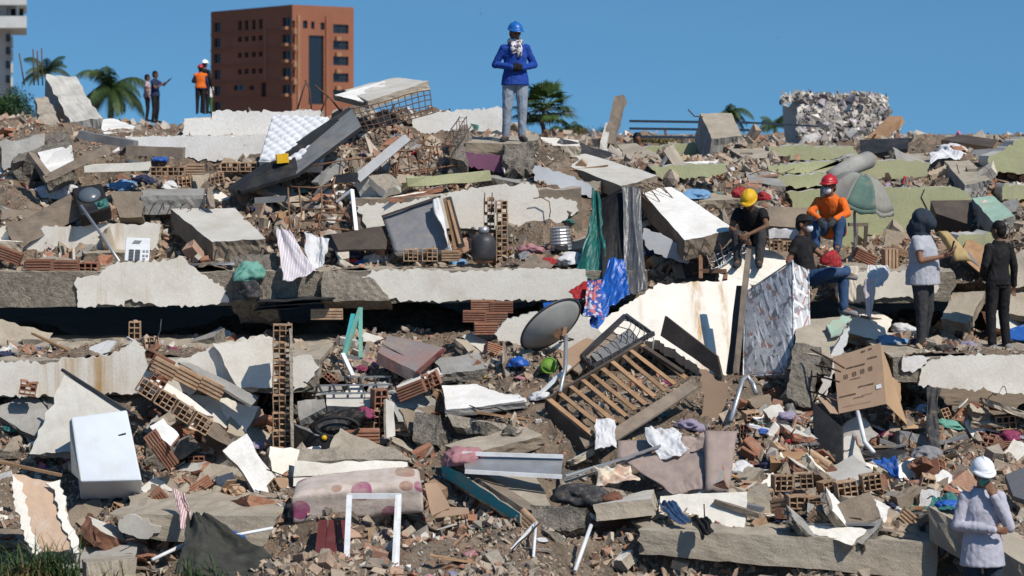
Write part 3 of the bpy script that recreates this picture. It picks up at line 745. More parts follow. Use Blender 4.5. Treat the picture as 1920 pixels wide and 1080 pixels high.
def slab(label, top, thick, mats, jag=(.03, .03, .12, .03), name='concrete_slab', cat='slab', down=None, rebars=0, soffit=None, front=2, group=None, nw=4, length=.35):
    """tilted slab: the four photo corners of its top (back-left, back-right, front-right, front-left), thickness hanging below"""
    top = fit(top, (2, 3))
    c = [P(*q) for q in top]
    t = thing(name, label, cat, sum(c) / 4, group); t['kind'] = 'thing'
    nrm = unit(np.cross(c[1] - c[0], c[3] - c[0])); nrm = -nrm if nrm[2] > 0 else nrm
    td = nrm * thick if down is None else np.array(down) * thick
    g = G(); g.plate(c, thick, 14, 14, nw, jag, .012, top[0][0] * .71, (0, 1, 1), tdir=td)
    g.obj('slab_body', mats, t)
    for k in range(rebars):
        u = (k + .5) / rebars; p = c[3] * (1 - u) + c[2] * u + td * R.uniform(.3, .75)
        d = unit(c[3] - c[0]); q = p + d * length * R.uniform(.4, 1) + A(R.uniform(-.06, .06), R.uniform(-.05, .05), R.uniform(-.16, .06))
        g = G(); g.tube([p - d * .2, p + d * .1, q], .008, 5); g.obj('rebar', 'rebar', t, True)
    return t

# broken concrete and clay-block templates that the copies share
def chunk_mesh(seed, mat, dims=(1, .8, .6)):
    v, f = hull_template(seed, 13, dims); bm = bmesh.new(); vs_ = [bm.verts.new(q) for q in v]
    for q in f: bm.faces.new([vs_[i] for i in q])
    bmesh.ops.recalc_face_normals(bm, faces=bm.faces[:])
    bmesh.ops.dissolve_limit(bm, angle_limit=.3, verts=bm.verts[:], edges=bm.edges[:])
    bmesh.ops.triangulate(bm, faces=bm.faces[:])
    bmesh.ops.subdivide_edges(bm, edges=bm.edges[:], cuts=2, use_grid_fill=True)
    for q in bm.verts:
        c = q.co; q.co = c + c.normalized() * (n1(c.x * 4 + seed, c.y * 4, c.z * 4) * .07 + n1(c.x * 11, c.y * 11 + seed, c.z * 11) * .035)
    me = bpy.data.meshes.new('chunk'); bm.to_mesh(me); bm.free(); me.materials.append(MAT(mat)); return me
CHUNK = {m: [chunk_mesh(100 + 13 * i + k * 7, m, d) for k, d in enumerate([(1, .8, .6), (1, .7, .35), (1.2, .6, .5), (1, .95, .25)])] for i, m in enumerate(['concrete', 'concrete_grey', 'concrete_broken', 'mortar', 'brick'])}

def brick_mesh(w, h, d, nx, nz, mat, broken=0, plaster=None):
    """hollow clay block seen on its open end: w wide (x), h high (z), d deep (y), nx by nz cells running right through"""
    g = G(); t = .012
    for i in range(nx + 1): g.box((-w / 2 + (w - t) * i / nx + t / 2, d / 2, h / 2), (t, d, h))
    for k in range(nz + 1):
        for i in range(nx):
            if R.random() < (broken if k == nz else broken * .35): continue
            x0 = -w / 2 + (w - t) * i / nx + t; x1 = -w / 2 + (w - t) * (i + 1) / nx
            g.box(((x0 + x1) / 2, d / 2 + .002, (h - t) * k / nz + t / 2), (x1 - x0, d - .004, t))
    for i in range(nx):       # rubble-choked far half of some cells
        for k in range(nz):
            if R.random() < .55:
                x0 = -w / 2 + (w - t) * (i + .5) / nx + t / 2; z0 = (h - t) * (k + .5) / nz + t / 2
                yy = R.uniform(.12, .7); g.box((x0, d * (yy + 1) / 2, z0), ((w - t) / nx - t - .003, d * (1 - yy) * .98, (h - t) / nz - t - .003))
    for i in range(R.randint(1, 3)): g.ell((R.uniform(-.5, .5) * w, d * R.uniform(.3, 1), h * R.choice((0, 1))), (R.uniform(.02, .07), .05, .022), 6, 4)      # mortar still stuck on
    g.v = [(x + n1(x * 30, y * 30, z * 30) * .004, y + n1(z * 25, x * 25, 5) * .010, z + n1(y * 30, z * 30, x * 30) * .004) for x, y, z in g.v]
    me, _ = g.mesh('clay_block', [mat], org=A(0, 0, 0)); return me
def rib_mesh(w, h, d, mat, ribs=5):
    """clay block seen on its long side with its raised ribs"""
    g = G(); g.box((0, d / 2, h / 2), (w, d, h), jit=.04)
    for k in range(ribs): g.box((0, -.006, h * (k + .5) / ribs), (w * .99, .014, h / ribs * .55))
    me, _ = g.mesh('clay_block', [mat], org=A(0, 0, 0)); return me
BRICK = {
    '33': brick_mesh(.24, .20, .16, 3, 3, 'brick_tan', .15), '33r': brick_mesh(.24, .20, .16, 3, 3, 'brick', .3), '33x': brick_mesh(.24, .2, .16, 3, 3, 'brick_tan', .6),
    '32': brick_mesh(.25, .13, .2, 3, 2, 'brick_tan'), '32r': brick_mesh(.25, .13, .2, 3, 2, 'brick'), '23': brick_mesh(.16, .24, .18, 2, 3, 'brick_tan'), '23r': brick_mesh(.16, .24, .18, 2, 3, 'brick'),
    'rib': rib_mesh(.30, .15, .12, 'brick'), 'ribt': rib_mesh(.30, .18, .1, 'brick_tan', 4)}
def put(mesh, name, label, cat, p, rot=(0, 0, 0), scale=1.0, parent=None, group=None):
    o = bpy.data.objects.new(name, mesh); COL.link(o)
    o.location = Vector(p) if parent is None else Vector(p) - world_loc(parent)
    o.rotation_euler = [math.radians(a) for a in rot]
    o.scale = (scale,) * 3 if isinstance(scale, (int, float)) else scale
    if parent is not None: o.parent = parent
    else: tag(o, label, cat, group, 'thing')
    return o
def blocks(name, label, cat, spec, extra=None, group=None):
    """spec: list of (kind, px, py, d, rot, scale); one thing made of clay blocks"""
    pts = [P(x, y, d) for _, x, y, d, *_ in spec]
    t = thing(name, label, cat, sum(pts) / len(pts), group); t['kind'] = 'thing'
    for (k, x, y, d, rot, sc), p in zip(spec, pts): put(BRICK[k], 'clay_block', None, None, p, rot, sc, t)
    return t
def brick(label, k, px, py, d=None, rot=(0, 0, 0), sc=1.0, group='loose hollow clay blocks'):
    p = P(px, py, d) if d else S(px, py, .1)
    return put(BRICK[k], 'clay_block', label, 'brick', p, rot, sc, None, group)

def crumple_mesh(seed, mat, flat=.5, fold=1.0):
    """a heap of fabric: folded, flattened, irregular"""
    bm = bmesh.new(); bmesh.ops.create_icosphere(bm, subdivisions=4, radius=.5)
    for q in bm.verts:
        c = q.co.copy(); r = 1 + .45 * n1(c.x * 2.2 + seed, c.y * 2.2, c.z * 2.2)
        rid = 1 - abs(n1(c.x * 3.6, c.y * 3.6 + seed, c.z * 3.6 + 9)) * 2.1; rid2 = 1 - abs(n1(c.x * 8.5 + 3, c.y * 8.5, c.z * 8.5 + seed)) * 2
        r += fold * (.22 * rid + .09 * rid2 - .1)
        q.co = Vector((c.x * r, c.y * r, max(c.z * r * flat, -.08)))
    me = bpy.data.meshes.new('cloth'); bm.to_mesh(me); bm.free(); me.materials.append(MAT(mat))
    me.polygons.foreach_set('use_smooth', [True] * len(me.polygons)); return me
_cr = {}
def crumple(name, label, cat, px, py, w, mat, d=None, h=.55, rot=0, parent=None, group=None, v=None, asp=.8):
    v = R.randrange(4) if v is None else v
    if (mat, v) not in _cr: _cr[(mat, v)] = crumple_mesh(v * 5.3 + len(_cr) * .7, mat)
    dd = d or (surf_d(px, py) - .04); p = P(px, py, dd); s = w * dd / FPX
    return put(_cr[(mat, v)], name, label, cat, p, (R.uniform(-12, 12), R.uniform(-12, 12), rot or R.uniform(0, 360)), (s, s * asp, s * h * 2), parent, group)

def drape(name, label, cat, pts, mat, amp=.04, folds=5, thick=.006, nu=34, nv=30, seed=1., parent=None, edge=.03, gather=0, group=None, along=0):
    """hanging or lying cloth between four photo corners, with folds running down it"""
    c = [P(*q) for q in pts]; n = unit(np.cross(c[1] - c[0], c[3] - c[0]))
    if np.dot(n, A(0, 0, CZ) - c[0]) < 0: n = -n
    ev = unit(c[3] - c[0]); eu = unit(c[1] - c[0])
    def fn(u, v):
        uu = u + gather * (.5 - u) * (1 - v) * .6
        p = (c[0] * (1 - uu) + c[1] * uu) * (1 - v) + (c[3] * (1 - uu) + c[2] * uu) * v
        a, b = (u, v) if not along else (v, u)
        fan = a * folds * (1.25 - .5 * b) + .5 * n1(b * 1.3 + seed, a * 1.1)
        w = (1 - 2.2 * abs(n1(fan * 1.15 + seed * 1.7, b * .8))) * .75 + n1(u * 2.1 + seed, v * 1.9, 7.) * 1.1 + (1 - 2 * abs(n1(u * 5.5, v * 4.5 + seed))) * .28 + n1(u * 15, v * 15 + seed) * .12
        p = p + n * amp * w
        p = p + ev * edge * (n1(u * 3 + seed, 3.3) * 1.6 + n1(u * 9 + seed, 1.3) * .6) * v + eu * edge * (n1(v * 1.7, seed) * 1.6 + n1(v * 6, seed + 2) * .4) * (2 * u - 1) + eu * edge * n1(v * 1.4 + 5, seed + 7) * 1.2
        return p
    g = G(); g.sheet(fn, nu, nv, 0, thick); o = g.obj(name, mat, parent, True)
    if parent is None: tag(o, label, cat, group, 'thing')
    return o

def rebar_cage(label, a, b, w, h, nst, r=.007, mat='rebar', name='rebar_cage'):
    """reinforcement: long bars with square stirrups"""
    a, b = P(*a), P(*b); t = thing(name, label, 'rebar', (a + b) / 2); d = unit(b - a); x = unit(np.cross(d, A(0, 0, 1))); y = np.cross(x, d)
    for sx_, sy in ((-1, -1), (1, -1), (1, 1), (-1, 1)):
        g = G(); q = []
        for i in range(6):
            p = a + (b - a) * i / 5 + x * sx_ * w / 2 + y * sy * h / 2 + A(R.uniform(-1, 1), R.uniform(-1, 1), R.uniform(-1, 1)) * .015; q.append(p)
        g.tube(q, r, 5); g.obj('bar', mat, t, True)
    for k in range(nst):
        p = a + (b - a) * (k + .5) / nst + d * R.uniform(-.02, .02); sk = d * R.uniform(-.05, .05)
        q = [p + x * sx_ * w / 2 + y * sy * h / 2 + sk * sy for sx_, sy in ((-1, -1), (1, -1), (1, 1), (-1, 1), (-1, -1))]
        g = G(); g.tube(q, r * .7, 4); g.obj('stirrup', mat, t)
    return t
def grid_mesh(label, c, nu, nv, r, mat, name='wire_mesh', cat='wire mesh', sag=.05, thk=5, hole=0):
    """welded mesh of crossing wires between four photo corners"""
    c = [P(*q) for q in c]; t = thing(name, label, cat, sum(c) / 4)
    n = unit(np.cross(c[1] - c[0], c[3] - c[0]))
    f = lambda u, v: (c[0] * (1 - u) + c[1] * u) * (1 - v) + (c[3] * (1 - u) + c[2] * u) * v + n * sag * n1(u * 2.5 + c[0][0], v * 2.5)
    for i in range(nu + 1):
        g = G(); g.tube([f(i / nu, j / 8) for j in range(9)], r, thk); g.obj('wire', mat, t, True)
    for j in range(nv + 1):
        g = G(); g.tube([f(i / 10, j / nv) for i in range(11)], r, thk); g.obj('wire', mat, t, True)
    return t

# ------------------------------------------------------------------ big tilted slabs and wall pieces
slab('thick concrete slab under the blue-helmeted worker, painted purple on its front', [(868, 258, 31.6), (1015, 252, 31.8), (1010, 270, 30.4), (872, 268, 30.4)], .16, ['concrete', 'concrete_brown'], jag=(.02, .15, .05, .02))
Poly('broken_wall', 'purple painted wall face under the slab of the blue-helmeted worker', 'wall', [(866, 284), (940, 290), (948, 326), (925, 322), (868, 310)], 30.3, .12, ['paint_purple', 'plaster_grey'])
Q('concrete_lump', 'ragged crumbling concrete end below the feet of the blue-helmeted worker', 'concrete', [(936, 268, 30.35), (1012, 262, 30.45), (1004, 334, 29.9), (944, 326, 29.9)], .5, 'concrete_broken', 18, 18, 4, (.08, .2, .2, .16), .10)
slab('long pale slab tilting down to the right, blue-white wall below its edge', [(1000, 286, 31.4), (1085, 283, 31.8), (1238, 330, 29.9), (1168, 350, 29.4)], .19, ['plaster_grey', 'concrete_brown'], rebars=9, jag=(.02, .05, .1, .02))
Poly('broken_wall', 'blue-white wall face under the long pale tilting slab', 'wall', [(1000, 310), (1050, 322), (1108, 345), (1122, 372), (1070, 362), (1002, 338)], 29.75, .14, ['plaster_blue', 'plaster_grey'])
slab('bright white-topped slab sloping toward the camera, right of the hanging plastic sheets', [(1200, 356, 29.9), (1262, 350, 30.1), (1386, 434, 28.2), (1284, 452, 28.0)], .28, ['plaster_white', 'concrete_brown'], rebars=4, jag=(.04, .06, .1, .02))
Poly('broken_wall', 'blue-grey wall face in shade under the bright white-topped slab', 'wall', [(1206, 428), (1245, 440), (1296, 476), (1290, 495), (1240, 478), (1208, 462)], 28.35, .1, ['plaster_blue', 'plaster_grey'])
slab('thick tan-topped concrete block tilted to the right, behind the small white appliance', [(318, 391, 29.6), (440, 390, 29.7), (502, 448, 28.2), (398, 456, 28.0)], .3, ['plaster_grey', 'concrete_brown'], jag=(.03, .03, .1, .03), rebars=5, length=.15)
Poly('broken_wall', 'large stained white wall lying tilted in the middle of the heap, rust streaks down it', 'wall', [(1090, 598, 27.0), (1145, 590, 27.0), (1190, 560, 27.2), (1238, 533, 27.4), (1320, 528, 27.45), (1402, 524, 27.5), (1410, 560, 27.2), (1392, 640, 26.6), (1362, 706, 26.1), (1320, 694, 26.2), (1235, 640, 26.6), (1150, 640, 26.6)], 27, .16, ['plaster_rust', 'plaster_grey'])
Poly('broken_wall', 'white wall remnant behind the satellite dish', 'wall', [(926, 628), (945, 602), (1000, 588), (1090, 590), (1140, 640), (1120, 668), (1010, 655), (940, 640)], 27.0, .15, ['plaster', 'plaster_grey'])
Poly('broken_wall', 'pale broken wall slab behind the leaning timber post, below the yellow helmet', 'wall', [(1345, 500, 27.9), (1370, 474, 28.1), (1420, 455, 28.3), (1452, 470, 28.2), (1490, 500, 28.0), (1500, 530, 27.7), (1400, 535, 27.7), (1350, 528, 27.7)], 28, .2, ['plaster', 'concrete_broken'])
slab('tan slab standing on end with bent rebar, right of the patterned mattress', [(1492, 600, 26.2), (1596, 592, 26.4), (1562, 672, 25.2), (1488, 660, 25.2)], .22, ['concrete', 'concrete_broken'], jag=(.03, .02, .06, .05))
Q('concrete_lump', 'crumbled concrete slab edge bristling with rebar, left of the cardboard box', 'concrete', [(1485, 640, 25.3), (1545, 650, 25.3), (1525, 770, 24.8), (1470, 745, 24.8)], .3, 'concrete_broken', 10, 14, 4, (.05, .1, .12, .1), .06)
Poly('broken_wall', 'narrow white plaster strip behind the rebar beside the cardboard box', 'wall', [(1560, 668), (1592, 610), (1580, 660), (1548, 740), (1530, 760), (1535, 730)], 25.4, .08, ['plaster_white', 'plaster_grey'])
Poly('plaster_flake', 'mint-painted plaster flake lying on the tan upright slab', 'plaster', [(1550, 610, 25.85), (1580, 590, 26.25), (1596, 598, 26.2), (1572, 628, 25.6), (1560, 630, 25.6)], 25.9, .02, ['paint_mint', 'plaster_grey'])
t = thing('rebar_fan', 'bent rusty bars sticking out of the broken slab left of the cardboard box', 'rebar', P(1540, 700, 25))
for k, (a, b) in enumerate([((1520, 655), (1583, 690)), ((1530, 685), (1576, 697)), ((1520, 705), (1574, 716)), ((1512, 732), (1570, 752)), ((1540, 752), (1562, 774))]):
    g = G(); g.tube([P(*a, 25.0), P((a[0] + b[0]) / 2, (a[1] + b[1]) / 2 - 2, 24.75), P(*b, 24.5)], .011, 6); g.obj('bar', 'rebar', t, True)
slab('grey slab corner tilted at the right edge, mint paint on its face', [(1822, 372, 31.5), (1862, 366, 31.8), (1904, 404, 30.0), (1864, 420, 29.8)], .24, ['paint_mint', 'concrete_grey'], rebars=5, jag=(.03, .03, .1, .03))
slab('tan slab sloping down on the right skyline above the mint-painted one', [(1770, 302, 34.5), (1818, 300, 35), (1858, 338, 32.8), (1810, 348, 32.6)], .25, ['concrete', 'concrete_grey'], rebars=4)
slab('tan concrete block standing tilted on the skyline by the railing', [(1312, 212, 37), (1372, 212, 37.4), (1392, 255, 35.8), (1335, 262, 35.6)], .5, ['concrete', 'concrete_grey'], jag=(.04, .03, .08, .03))
slab('flat grey concrete slab left of the yellow helmet', [(1350, 270, 36), (1430, 272, 36), (1470, 292, 34.6), (1400, 300, 34.4)], .3, ['concrete', 'concrete_brown'], rebars=5)
slab('broken grey slab with ragged front above the yellow helmet', [(1390, 310, 33.5), (1440, 306, 33.8), (1475, 350, 31.8), (1405, 345, 31.8)], .25, ['concrete_grey', 'concrete_broken'], rebars=4)
slab('long low concrete slab right of the leaning wooden post', [(1155, 272, 35), (1192, 268, 35), (1262, 302, 33.6), (1195, 310, 33.4)], .2, ['concrete', 'concrete_brown'])
pan = Q('broken_wall', 'large grey leaning wall panel with worn edge behind the white enamel box', 'wall', [(115, 697, 24.6), (240, 770, 24.2), (228, 852, 23.5), (50, 852, 23.6)], .1, ['plaster_grey', 'concrete_grey'], 16, 14, 2, (.02, .06, .12, .16), .012)
B('edge_bead', 'dark metal edge strip along the top of the leaning grey panel', 'strip', (116, 693, 24.6), (250, 778, 24.1), .03, .03, 'metal_dark', parent=pan)
peach = Q('broken_wall', 'broken peach-painted slab with white rim standing among the grass, bottom left', 'wall', [(22, 886, 21.7), (112, 902, 21.7), (150, 1032, 20.9), (62, 1040, 20.9)], .22, ['paint_peach', 'plaster_grey'], 14, 18, 3, (.06, .05, .06, .06), .02, mi=(0, 1, 1))
for nm_, pts in {'a': [(22, 890), (40, 905), (48, 950), (62, 1000), (80, 1032), (62, 1040), (40, 985), (24, 925)], 'b': [(85, 905), (112, 902), (125, 950), (140, 1000), (152, 1034), (138, 1036), (118, 985), (104, 930), (95, 915)]}.items():
    Poly('plaster_rim', {'a': 'white plaster rim along the left edge of the peach slab', 'b': 'white plaster rim along the right edge of the peach slab'}[nm_], 'plaster', [(x, y, 21.64 - (y - 890) / 150 * .8) for x, y in pts], 21, .02, ['plaster', 'plaster_grey'], parent=peach, jit=.02)
tq = slab('concrete slab tilted toward bottom centre, with a turquoise painted stripe on its front', [(838, 842, 23.6), (1000, 880, 23.8), (1042, 958, 22.0), (982, 968, 22.0)], .3, ['concrete', 'concrete'], jag=(.02, .03, .15, .02))
g = G(); a0, a1 = P(828, 868, 23.25), P(975, 968, 21.75)
g.plate([a0 + A(0, 0, .04), a1 + A(0, 0, .04), a1 - A(0, 0, .08), a0 - A(0, 0, .16)], .02, 12, 3, 1, (.05, 0, .05, 0))
g.obj('paint_stripe', ['paint_teal', 'concrete'], tq)['label'] = 'turquoise painted strip along the slab front'
Q('concrete_slab', 'brown slab side face under the turquoise stripe at bottom centre', 'slab', [(824, 850, 23.4), (985, 955, 21.9), (975, 990, 21.9), (835, 900, 23.2)], .25, 'concrete_brown', 14, 5, 2, (.01, .12, .04, .03), .015)
Q('concrete_lump', 'ragged broken slab end with hanging rebar loops at bottom centre', 'concrete', [(990, 945, 21.9), (1105, 950, 21.8), (1100, 995, 21.7), (1000, 1000, 21.7)], .4, 'concrete_broken', 10, 8, 3, (.06, .1, .12, .08), .05)
slab('short pale concrete block lying flat in front of the torn mauve sofa', [(1140, 938, 22.6), (1228, 915, 22.9), (1222, 935, 21.9), (1110, 948, 21.8)], .17, ['plaster_grey', 'concrete'], jag=(.02, .03, .03, .02))
slab('wide concrete beam slanting across the bottom right corner behind the white-helmeted man', [(1738, 948, 21.4), (1830, 950, 22.2), (1990, 1040, 21.6), (1960, 1082, 20.5)], .35, ['concrete', 'concrete'], jag=(.02, .03, .05, .05), down=(0.05, .1, -1))
slab('bright white-topped slab fragment over clay blocks, left of the slatted bed', [(828, 722, 25.2), (905, 720, 25.3), (1000, 752, 24.5), (835, 770, 24.4)], .09, ['plaster_white', 'concrete_grey'], jag=(.03, .2, .05, .02))
Q('concrete_block', 'tan broken wall edge under the white-topped fragment, left of the slatted bed', 'concrete', [(835, 775, 24.4), (975, 800, 24.2), (968, 822, 24.1), (850, 802, 24.3)], .2, ['mortar', 'concrete'], 14, 4, 2, (.02, .06, .05, .03), .03)
Q('concrete_block', 'rough tan concrete lump in the dark left of the bed, below the white-topped fragment', 'concrete', [(775, 770, 24.6), (830, 778, 24.4), (825, 838, 24.2), (770, 830, 24.3)], .3, 'concrete_broken', 9, 9, 3, (.06, .08, .08, .08), .05)
Q('broken_wall', 'low white plaster wall just above the dotted mattress at bottom left-centre', 'wall', [(550, 862, 23.5), (775, 862, 23.4), (765, 905, 23.2), (548, 912, 23.3)], .25, ['plaster', 'mortar'], 16, 5, 3, (.08, .12, .03, .03), .012)
Q('concrete_slab', 'tan rubble-topped slab edge in the middle, above the low white plaster wall', 'slab', [(560, 838, 23.7), (740, 832, 23.8), (775, 865, 23.5), (552, 864, 23.5)], .3, ['mortar', 'mortar'], 14, 5, 2, (.08, .12, .04, .05), .04)
Q('broken_wall', 'pale wall face broken off above the bricks, left of the tall clay block column', 'wall', [(395, 640, 25.1), (512, 630, 25.1), (512, 728, 25.0), (440, 730, 25.0)], .15, ['plaster', 'plaster_grey'], 10, 10, 2, (.08, 0, .04, .12))
slab('white wall fragment with brick core lying above the worn red cabinet board', [(795, 362, 29.3), (820, 350, 29.8), (830, 348, 29.6), (722, 372, 29.0)], .08, ['plaster', 'brick'])
slab('flat concrete lump at far left below the skyline, white plaster on one side', [(70, 285, 31.6), (135, 272, 31.8), (140, 305, 30.8), (85, 330, 30.6)], .3, ['plaster_white', 'concrete_broken'])
Q('concrete_lump', 'rough aggregate slab crowned with twisted wire at the left skyline', 'concrete', [(8, 265, 32.2), (130, 245, 32.4), (135, 280, 31.6), (20, 310, 31.4)], .35, 'concrete_broken', 14, 9, 3, (.12, .1, .15, .1), .08)
slab('pale flat slab on the left skyline between the palm and the standing pair', [(180, 225, 36), (215, 222, 37), (272, 245, 34.5), (195, 252, 34)], .18, ['plaster_white', 'concrete_brown'])
Q('concrete_slab', 'tall ribbed slab leaning on end on the left skyline', 'slab', [(78, 138, 60), (145, 142, 60), (195, 222, 57), (130, 232, 57)], .35, ['plaster_grey', 'concrete_grey'], 10, 10, 2, (.08, .1, .15, .1), .05)
Q('concrete_slab', 'shaded broken slab propped under the ribbed slab on the left skyline', 'slab', [(62, 185, 58.6), (95, 182, 58.6), (120, 238, 56.6), (72, 240, 56.6)], .5, ['concrete', 'concrete_brown'], 8, 8, 2, (.1, .1, .1, .1), .06)
# left side: timber, channel sections and wall chunks below the skyline
B('steel_channel', 'grey steel channel lying across the left heap under the white wall', 'beam', (150, 252, 31.3), (255, 272, 30.9), .1, .12, 'board_grey', 4, .006)
B('steel_channel', 'rusty-ended steel channel section above the blue plastic at left', 'beam', (240, 282, 30.9), (345, 286, 30.6), .1, .14, 'wood_grey', 4, .006)
B('timber', 'grey timber beam leaning up to the right on the left side of the heap', 'timber', (80, 338, 30.4), (205, 278, 30.7), .1, .11, 'wood_grey', 5, .008)
B('timber', 'short dark timber leaning left at the left edge of the heap', 'timber', (58, 290, 30.8), (92, 335, 30.4), .12, .08, 'wood_grey', 4, .01)
B('timber', 'cream painted beam lying flat above the loudspeaker', 'timber', (160, 316, 30.6), (282, 312, 30.6), .1, .12, 'plaster', 4, .008)
Poly('plaster_slab', 'white plaster slab standing behind the grey timber at left', 'plaster', [(82, 312), (100, 285), (132, 276), (135, 300), (110, 330), (95, 334)], 31.0, .08, ['plaster_white', 'plaster_grey'])
Q('plywood_sheet', 'dark brown plywood sheet slumped in front of the sofa-like upturned mattress base', 'board', [(605, 440, 28.9), (730, 420, 28.9), (725, 468, 28.6), (618, 470, 28.6)], .02, ['wood_dark', 'wood_dark'], 8, 4, 1, (.05, .02, .04, .03))
Q('concrete_lump', 'rough concrete mass left of the hanging curtains, under the middle floor edge', 'concrete', [(425, 480, 28.0), (520, 470, 28.0), (520, 568, 27.45), (432, 566, 27.5)], .5, 'concrete_broken', 12, 12, 3, (.1, .1, .05, .1), .09)
Q('concrete_lump', 'tan crumbling slab edge right of the hanging curtains', 'concrete', [(600, 505, 27.6), (690, 505, 27.6), (735, 566, 27.4), (600, 566, 27.4)], .3, 'concrete_coarse', 12, 9, 3, (.06, .05, .05, .1), .05)
# grey reinforced beam with open stirrups, left
slab('grey reinforced beam broken open beside the loudspeaker, diagonal bars across it', [(262, 355, 30.2), (385, 352, 30.2), (385, 365, 29.6), (262, 368, 29.6)], .26, ['concrete_grey', 'concrete_grey'], jag=(.02, .05, .05, .05), rebars=7, length=.2)
Q('concrete_block', 'brown concrete block in shade just right of the loudspeaker', 'concrete', [(205, 358, 29.7), (268, 358, 29.7), (270, 408, 29.5), (222, 408, 29.5)], .3, 'concrete_brown', 6, 6, 2, (.03, .03, .03, .03), .015)
B('timber', 'grey-white plank end right of the open reinforced beam', 'timber', (392, 352, 29.6), (398, 392, 29.4), .1, .08, 'wood_grey', 2, .01)

# mint/green storey walls at the back right
def green_wall(label, pts, d, th=.2, cracks=None, fixed=False):
    lo = max(q[1] for q in pts); d = d if fixed else min(d, surf_d(sum(q[0] for q in pts) / len(pts), lo - 4) - .3, surf_d(min(q[0] for q in pts) + 15, lo - 4) - .2, surf_d(max(q[0] for q in pts) - 15, lo - 4) - .2); th = th if fixed else .7
    t = thing('painted_wall', label, 'wall', P(pts[0][0], pts[0][1], d)); t['kind'] = 'thing'
    Poly('wall_face', None, None, pts, d, th, ['paint_green', 'plaster_grey'], t, .02)
    for cr in cracks or []:
        g = G(); q = [P(x + R.uniform(-1.5, 1.5), y, d - .004) for x, y in cr]
        for a, b in zip(q, q[1:]): g.beam(a, b, .016, .006, (0, -1, 0))
        g.obj('crack', 'black', t)
    return t
green_wall('pale green storey wall with a crack, behind the parasol', [(1480, 360), (1540, 355), (1600, 352), (1680, 352), (1745, 350), (1800, 352), (1830, 375), (1800, 395), (1765, 430), (1750, 478), (1600, 484), (1500, 430)], 32.4, .25,
           [[(1732, 355), (1728, 370), (1734, 384), (1738, 392), (1733, 408), (1734, 425)], [(1625, 440), (1645, 443), (1660, 440), (1682, 441)]], True)
green_wall('pale green wall strip left of the dark tilted board, below the white ruin', [(1440, 312), (1500, 306), (1610, 298), (1610, 288), (1575, 300), (1560, 322), (1440, 326)], 37, .2)
green_wall('pale green wall block on the skyline below the white ruin', [(1440, 275), (1500, 272), (1600, 276), (1612, 292), (1600, 300), (1440, 300)], 38.6, .2)
green_wall('long low pale green wall below the railing', [(1205, 275), (1300, 268), (1332, 275), (1330, 292), (1210, 292)], 39, .2)
green_wall('pale green wall band across the back centre right', [(1215, 312), (1360, 306), (1365, 320), (1330, 334), (1240, 334)], 34.5, .2)
green_wall('pale green wall corner at the far right skyline', [(1850, 295), (1880, 285), (1905, 262), (1990, 245), (1990, 330), (1860, 322)], 37.5, .25)
green_wall('pale green wall strip at the right edge beside the mint slab', [(1880, 348), (1990, 345), (1990, 380), (1880, 374)], 34, .2)
green_wall('pale green wall scrap behind the framed picture at right', [(1795, 440), (1860, 436), (1905, 470), (1905, 520), (1850, 500), (1800, 470)], 29.6, .15)
green_wall('long pale green wall strip left of the duct, above the red helmet', [(1440, 330), (1520, 326), (1575, 322), (1570, 346), (1500, 352), (1445, 350)], 34, .2)
green_wall('broad pale green wall face below the black skyline board', [(1600, 305), (1690, 300), (1745, 305), (1740, 330), (1660, 338), (1605, 335)], 36, .2)
slab('long flat grey slab lying behind the yellow-helmeted worker', [(1290, 352, 33), (1400, 350, 33.2), (1440, 372, 31.4), (1310, 376, 31.2)], .22, ['concrete', 'concrete_brown'], rebars=4)
slab('long pale slab edge lying across the right skyline under the tabletop', [(1700, 288, 38), (1790, 284, 38), (1800, 300, 36.6), (1700, 306, 36.4)], .25, ['concrete', 'concrete_grey'])
slab('wide pale slab lying flat between the railing and the leaning wooden post', [(1095, 282, 35), (1160, 278, 35.4), (1180, 296, 33.6), (1090, 302, 33.4)], .22, ['plaster_grey', 'concrete_brown'])
slab('cream slab block right of the blue-helmeted worker on the skyline', [(1012, 256, 33.5), (1085, 262, 33.5), (1090, 275, 32.4), (1020, 272, 32.4)], .2, ['plaster', 'concrete'])
Q('room_shade_panel', 'dark panel painting the shade of a room opening in the green wall above the hooded man', 'opening', [(1745, 376, 32.8), (1825, 375, 32.8), (1850, 432, 32.2), (1755, 400, 32.4)], .3, ['wood_dark', 'wood_dark'], 6, 5)  # solid panel; the shade of the room behind is put into its dark colour
Q('dark_window', 'dark window opening beside the parasol pole', 'window', [(1592, 390, 32.9), (1630, 388, 32.9), (1628, 418, 32.9), (1590, 418, 32.9)], .06, ['glass_dark', 'wood_dark'])
t = thing('timber_stand', 'dark wooden frame with a grey post standing below the parasol', 'frame', P(1607, 470, 30.5))
for a, b in (((1594, 424), (1594, 462)), ((1624, 424), (1622, 462)), ((1606, 424), (1604, 460))): B('post', None, None, (*a, 30.4), (*b, 30.4), .04, .05, 'wood_dark' if a[0] != 1606 else 'wood_grey', parent=t)
B('rail', None, None, (1590, 421, 30.4), (1628, 421, 30.4), .04, .05, 'wood_grey', parent=t)
